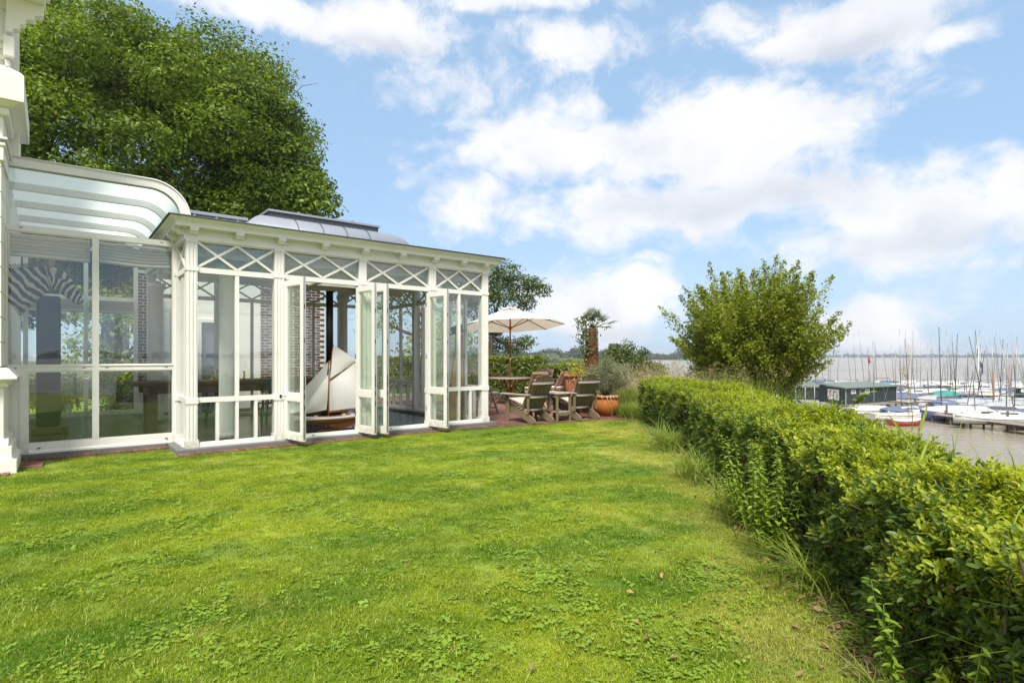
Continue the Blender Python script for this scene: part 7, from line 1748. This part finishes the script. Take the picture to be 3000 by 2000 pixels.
def boats():
    ordn = ['first', 'second', 'third', 'fourth', 'fifth', 'sixth', 'seventh', 'eighth', 'ninth', 'tenth', 'eleventh', 'twelfth', 'thirteenth', 'fourteenth', 'fifteenth', 'sixteenth', 'seventeenth', 'eighteenth', 'nineteenth', 'twentieth']
    G = 'boats moored in the marina'
    # the recognisable ones
    boat('long white hull under a pale quilted cover on the nearest jetty', at(2795, 46.9), 46.9, R(168), 5.0, 2.0, .75, 'hull_blue', 'tarp_white', .55, 0)
    boat('white dinghy lying on the nearest jetty at the right edge', at(2915, 41.6), 41.6, R(164), 5.2, 1.7, .35, 'hull_white', 'hull_white', .28, 0, z=-3.5)
    boat('boat under a sea-green tarpaulin between the jetties', at(2772, 69.5), 69.5, R(4), 3.9, 1.6, .55, 'hull_black', 'tarp_green', .62, 7.3, 'mast_alu', (2.5, 0), False)
    boat('boat with blue tent cover right beside the boathouse', at(2650, 64.5), 64.5, R(-8), 3.6, 1.7, .55, 'hull_white', 'tarp_blue', .75, 6.8, 'mast_dark', (-3, 0), False)
    boat('boat under a pointed blue cover behind the long white hull', at(2768, 54.6), 54.6, R(3), 2.9, 1.5, .55, 'hull_red', 'tarp_blue', .7, 0)
    boat('pale blue and white dinghy moored behind the boathouse corner', at(2652, 76), 76, R(2), 3.4, 1.5, .5, 'hull_sky', 'hull_white', .2, 6.5, 'mast_wood', (0, 0))
    boat('white dinghy with a mast moored in front of the boathouse', at(2545, 51.5), 51.5, R(8), 4.4, 1.6, .5, 'hull_white', 'tarp_white', .42, 6.2, 'mast_alu', (-1, 0), False)
    boat('cream open boat with blue seats in front of the second jetty', at(2625, 47.5), 47.5, R(4), 4.6, 1.7, .5, 'hull_white', 'hull_cream', .12, 0)
    boat('red-hulled dinghy peeping over the hedge below the jetty', at(2652, 44.0), 44.0, R(6), 2.6, 1.2, .4, 'hull_red', 'hull_white', .12, 0)
    boat('red canoe lying on the second jetty', at(2718, 56.8), 56.8, R(10), 2.0, .7, .3, 'hull_red', 'tarp_red', .18, 0)
    boat('orange kayak lying on the second jetty at the right', at(2957, 54.4), 54.4, R(-12), 1.7, .6, .25, 'tarp_orange', 'tarp_orange', .15, 0, z=-3.4)
    boat('long olive-yellow rowing hull between the jetties', at(2850, 60.5), 60.5, R(172), 5.2, 1.0, .35, 'hull_yellow', 'hull_yellow', .12, 0)
    boat('dark covered dinghy at the right end of the second jetty', at(2935, 50.2), 50.2, R(6), 3.6, 1.6, .45, 'hull_black', 'tarp_dark', .5, 6.0, 'mast_alu', (1, 0), False)
    boat('blue covered dinghy at the right edge of the photo', at(2990, 48.2), 48.2, R(174), 4.2, 1.7, .45, 'hull_white', 'tarp_blue', .4, 6.6, 'mast_alu', (-2, 0))
    # rows along the jetties
    g = np.random.default_rng(11); mm = ['mast_alu', 'mast_alu', 'mast_dark', 'mast_alu', 'mast_alu', 'mast_dark']; cv = ['tarp_white', 'tarp_white', 'tarp_grey', 'tarp_blue', 'hull_white', 'tarp_dark', 'tarp_bright', 'hull_cream']; hl = ['hull_white', 'hull_white', 'hull_cream', 'hull_white', 'hull_navy', 'hull_white', 'hull_wood', 'hull_blue']
    word = {'tarp_white': 'white', 'tarp_grey': 'grey', 'tarp_blue': 'dull blue', 'hull_white': 'white', 'tarp_dark': 'dark', 'tarp_bright': 'bright blue', 'hull_cream': 'cream'}; mw = {'mast_alu': 'pale', 'mast_dark': 'dark', 'mast_wood': 'wooden'}
    for rowname, D0, D1, x0, x1, n, mh in (('middle jetty', 74, 68.5, 2690, 3040, 10, 6.8), ('far jetty, near side', 96, 89, 2330, 3040, 17, 7.6), ('far jetty, far side', 106, 98, 2350, 3040, 16, 8.2), ('second jetty', 57, 51.5, 2780, 3030, 7, 6.3), ('water between the jetties', 64.5, 60, 2690, 3040, 8, 6.6), ('row behind the third jetty', 83, 78, 2560, 3040, 12, 7.2), ('row before the nearest jetty', 50, 43.5, 2660, 3020, 6, 6.2)):
        for i in range(n):
            f = i / (n - 1); xp = x0 + (x1 - x0) * f + g.uniform(-9, 9); D = D0 + (D1 - D0) * f + g.uniform(-1, 1); c, h, m = cv[int(g.integers(0, 8))], hl[int(g.integers(0, 8))], mm[int(g.integers(0, 6))]; tl = float(g.normal(0, 4.5)); hm = mh * g.uniform(.72, 1.2)
            lean = ', mast leaning to the right' if tl > 4.5 else (', mast leaning to the left' if tl < -4.5 else '')
            boat(f'{ordn[i]} boat from the boathouse, {rowname}, {word[c]} cover, {mw[m]} mast', at(xp, D), D, R(g.normal(3, 14)) + (math.pi if g.uniform() < .4 else 0), g.uniform(4.2, 6.4), g.uniform(1.5, 2.0), g.uniform(.45, .7), h, c, g.uniform(.12, .6), hm, m, (tl, float(g.normal(0, 2))), g.uniform() < .5, g.uniform() < .25)
    # red-topped channel marker and the flagstaff
    p = thing('marker_post', 'slim post with red top rising among the masts', 'marker post', (at(2545, 84), 84, -5)); q = MB(); q.tube([(.5, 0, 0), (.1, 0, 5.4)], .05, 6); q.build('post', 'mast_alu', p); q = MB(); q.tube([(.1, 0, 5.4), (.0, 0, 6.3)], .16, 8); q.build('red_top', 'tarp_red', p)
    D = 80; f = thing('flagstaff', 'white flagstaff with a red-white pennant and a limp dark blue flag', 'flagpole', (at(2867, D), D, -4)); q = MB(); q.tube([(0, 0, 0), (0, 0, 6.6)], [.07, .045], 8); q.build('pole', 'boat_white', f)
    q = MB(); secs = []
    for s in np.linspace(0, 1, 9): secs.append([(.06 + .85 * s * (1 - .25 * s), .10 * math.sin(s * 7), 4.75 - 1.0 * s ** 1.6 + .05 * math.sin(s * 9)), (.06 + .62 * s, .12 * math.sin(s * 8 + 1), 4.05 - 1.35 * s ** 1.2)])
    q.sweep(secs, closed=False, cap=False); q.build('flag', 'hull_navy', f)
    q = MB(); q._add([(-.02, 0, 6.5), (-.30, .05, 6.35), (.02, .02, 5.9), (-.12, 0, 6.5)], [(0, 1, 2)]); q.build('pennant', 'tarp_red', f)
    # lamp posts and a signed cabinet on the jetties
    for k, (xp, D, zt, lab) in enumerate(((2957, 62, 1.6, 'wooden post with bent lamp arm on the middle jetty'), (2912, 58, .9, 'plain wooden mooring post in front of the lamp post'))):
        t = thing('jetty_post', lab, 'post', (at(xp, D), D, -3.4)); q = MB(); q.tube([(0, 0, -1.5), (0, 0, 3.0 + zt * .3)], .07, 7); q.build('post', 'mast_wood', t)
        if k == 0: q = MB(); q.tube([(0, 0, 3.4), (.02, 0, 3.75), (.45, 0, 3.8), (.62, 0, 3.5)], .035, 6); q.build('lamp_arm', 'mast_wood', t)
    t = thing('jetty_cabinet', 'dark green cabinet with round white sign at the right edge', 'cabinet', (at(2992, 64), 64, -3.4)); q = MB(); q.box(-.5, .9, -.4, .4, 0, 1.15); softened(q.build('cabinet_body', 'shed_green', t), .03); q = MB(); q.lathe([(.19, 0), (.19, .02)], 20); q.build('round_sign', 'boat_white', t, (-.22, -.405, .88), (R(90), 0, 0)); q = MB(); q.box(-.03, .03, -.1, .1, .021, .03); q.build('sign_mark', 'hull_black', t, (-.22, -.405, .88), (R(90), 0, 0))
boats()

# ------------------------------------------------------------------ far shores
def woods(name, label, az0, az1, D, top, n, quad, depth, per, m='wood_leaf', seed=1):
    g = np.random.default_rng(seed); Cs = []; Ns = []; Ss = []
    for k in range(n):
        a = R(az0 + (az1 - az0) * (k + g.uniform(-.5, .5)) / n); d = D + g.uniform(0, depth); h = top * g.uniform(.55, 1.0) * (.8 + .2 * math.sin(k * .37)); c = np.array([math.sin(a) * d, math.cos(a) * d, LAKE_Z + h * .5]); w = h * g.uniform(.40, .75)
        dd = unit(g.normal(size=(per, 3))); r = g.uniform(.55, 1.0, per); Cs.append(c + dd * r[:, None] * np.array([w, w, h * .5])); N = dd + g.normal(0, .35, dd.shape); N[:, 2] += .3; Ns.append(N); Ss.append(g.uniform(.6, 1.4, per) * quad)
    C, N, S = np.concatenate(Cs), np.concatenate(Ns), np.concatenate(Ss); C[:, 2] = np.maximum(C[:, 2], LAKE_Z + .3); V, F = leaves(C, N, S, .8); o = link(name, np_mesh(name, V, F, m, g.uniform(0, 1, len(C)))); tag(o, label, 'woods', kind='stuff')
def strip(name, az0, az1, D0, D1, z=LAKE_Z + .25, m='bank'):
    q = MB(); vs = []; N = 40
    for i in range(N + 1):
        a = R(az0 + (az1 - az0) * i / N); w = 1 + .01 * math.sin(i * 1.7); vs += [(math.sin(a) * D0 * w, math.cos(a) * D0 * w, LAKE_Z - .3), (math.sin(a) * D0 * w * 1.01, math.cos(a) * D0 * w * 1.01, z), (math.sin(a) * D1, math.cos(a) * D1, z)]
    fs = []
    for i in range(N): b = 3 * i; fs += [(b, b + 3, b + 4, b + 1), (b + 1, b + 4, b + 5, b + 2)]
    q._add(vs, fs, True); tag(q.build(name, m), kind='structure')
strip('far_bank', -8, 12.5, 505, 760); woods('far_woods', 'hazy wooded shore beyond the terrace', -7, 10.6, 540, 18.5, 90, 1.9, 90, 260, seed=2)
woods('far_woods', 'fainter wooded headland behind the small tree', 9, 17, 830, 17, 40, 2.4, 120, 200, seed=3)
strip('far_headland', 8, 18, 800, 1100)
woods('willow_thicket', 'paler willow thicket at the edge of the far reeds', -3, 7.5, 420, 8.5, 34, 1.2, 40, 220, 'sage_leaf', seed=4); strip('near_reed_bank', -6, 8.0, 400, 480, LAKE_Z + .2)
n = 5200; a = R(-2) + R(14.5) * rng.uniform(0, 1, n); d = rng.uniform(470, 500, n); P = np.stack([np.sin(a) * d, np.cos(a) * d, np.full(n, LAKE_Z)], 1); V, F, tn = blades(P, rng.uniform(2.0, 3.4, n), np.full(n, .9), rng.uniform(0, .3, n), seg=2); tag(link('reeds', np_mesh('reeds', V, F, 'reed_leaf', tn)), 'pale reed bed fringing the far wooded shore', 'reeds', kind='stuff')
strip('far_shore', 8, 178, 2550, 3400); woods('far_woods', 'thin dark line of trees along the far lake shore', 9, 62, 2600, 19, 300, 8.5, 250, 34, seed=6); woods('far_woods', 'line of trees along the lake shore outside the photo', 62, 178, 1500, 22, 260, 9, 250, 30, seed=7); strip('far_shore_side', 60, 178, 1460, 1900)

# ------------------------------------------------------------------ summer haze over the lake
m = bpy.data.materials.new('haze_air'); m.use_nodes = True; m.node_tree.nodes.clear(); nn = NT(m.node_tree); vol = nn.add('ShaderNodeVolumePrincipled'); vol.inputs['Color'].default_value = (.86, .92, 1.0, 1); vol.inputs['Density'].default_value = HAZE; vol.inputs['Anisotropy'].default_value = .2; oo = nn.add('ShaderNodeOutputMaterial'); nn.l.new(vol.outputs[0], oo.inputs['Volume']); MAT['haze_air'] = m
hz = MB(); hz.box(-5600, 5600, -5600, 5600, -7.0, 26.0); tag(hz.build('haze', 'haze_air'), kind='stuff')
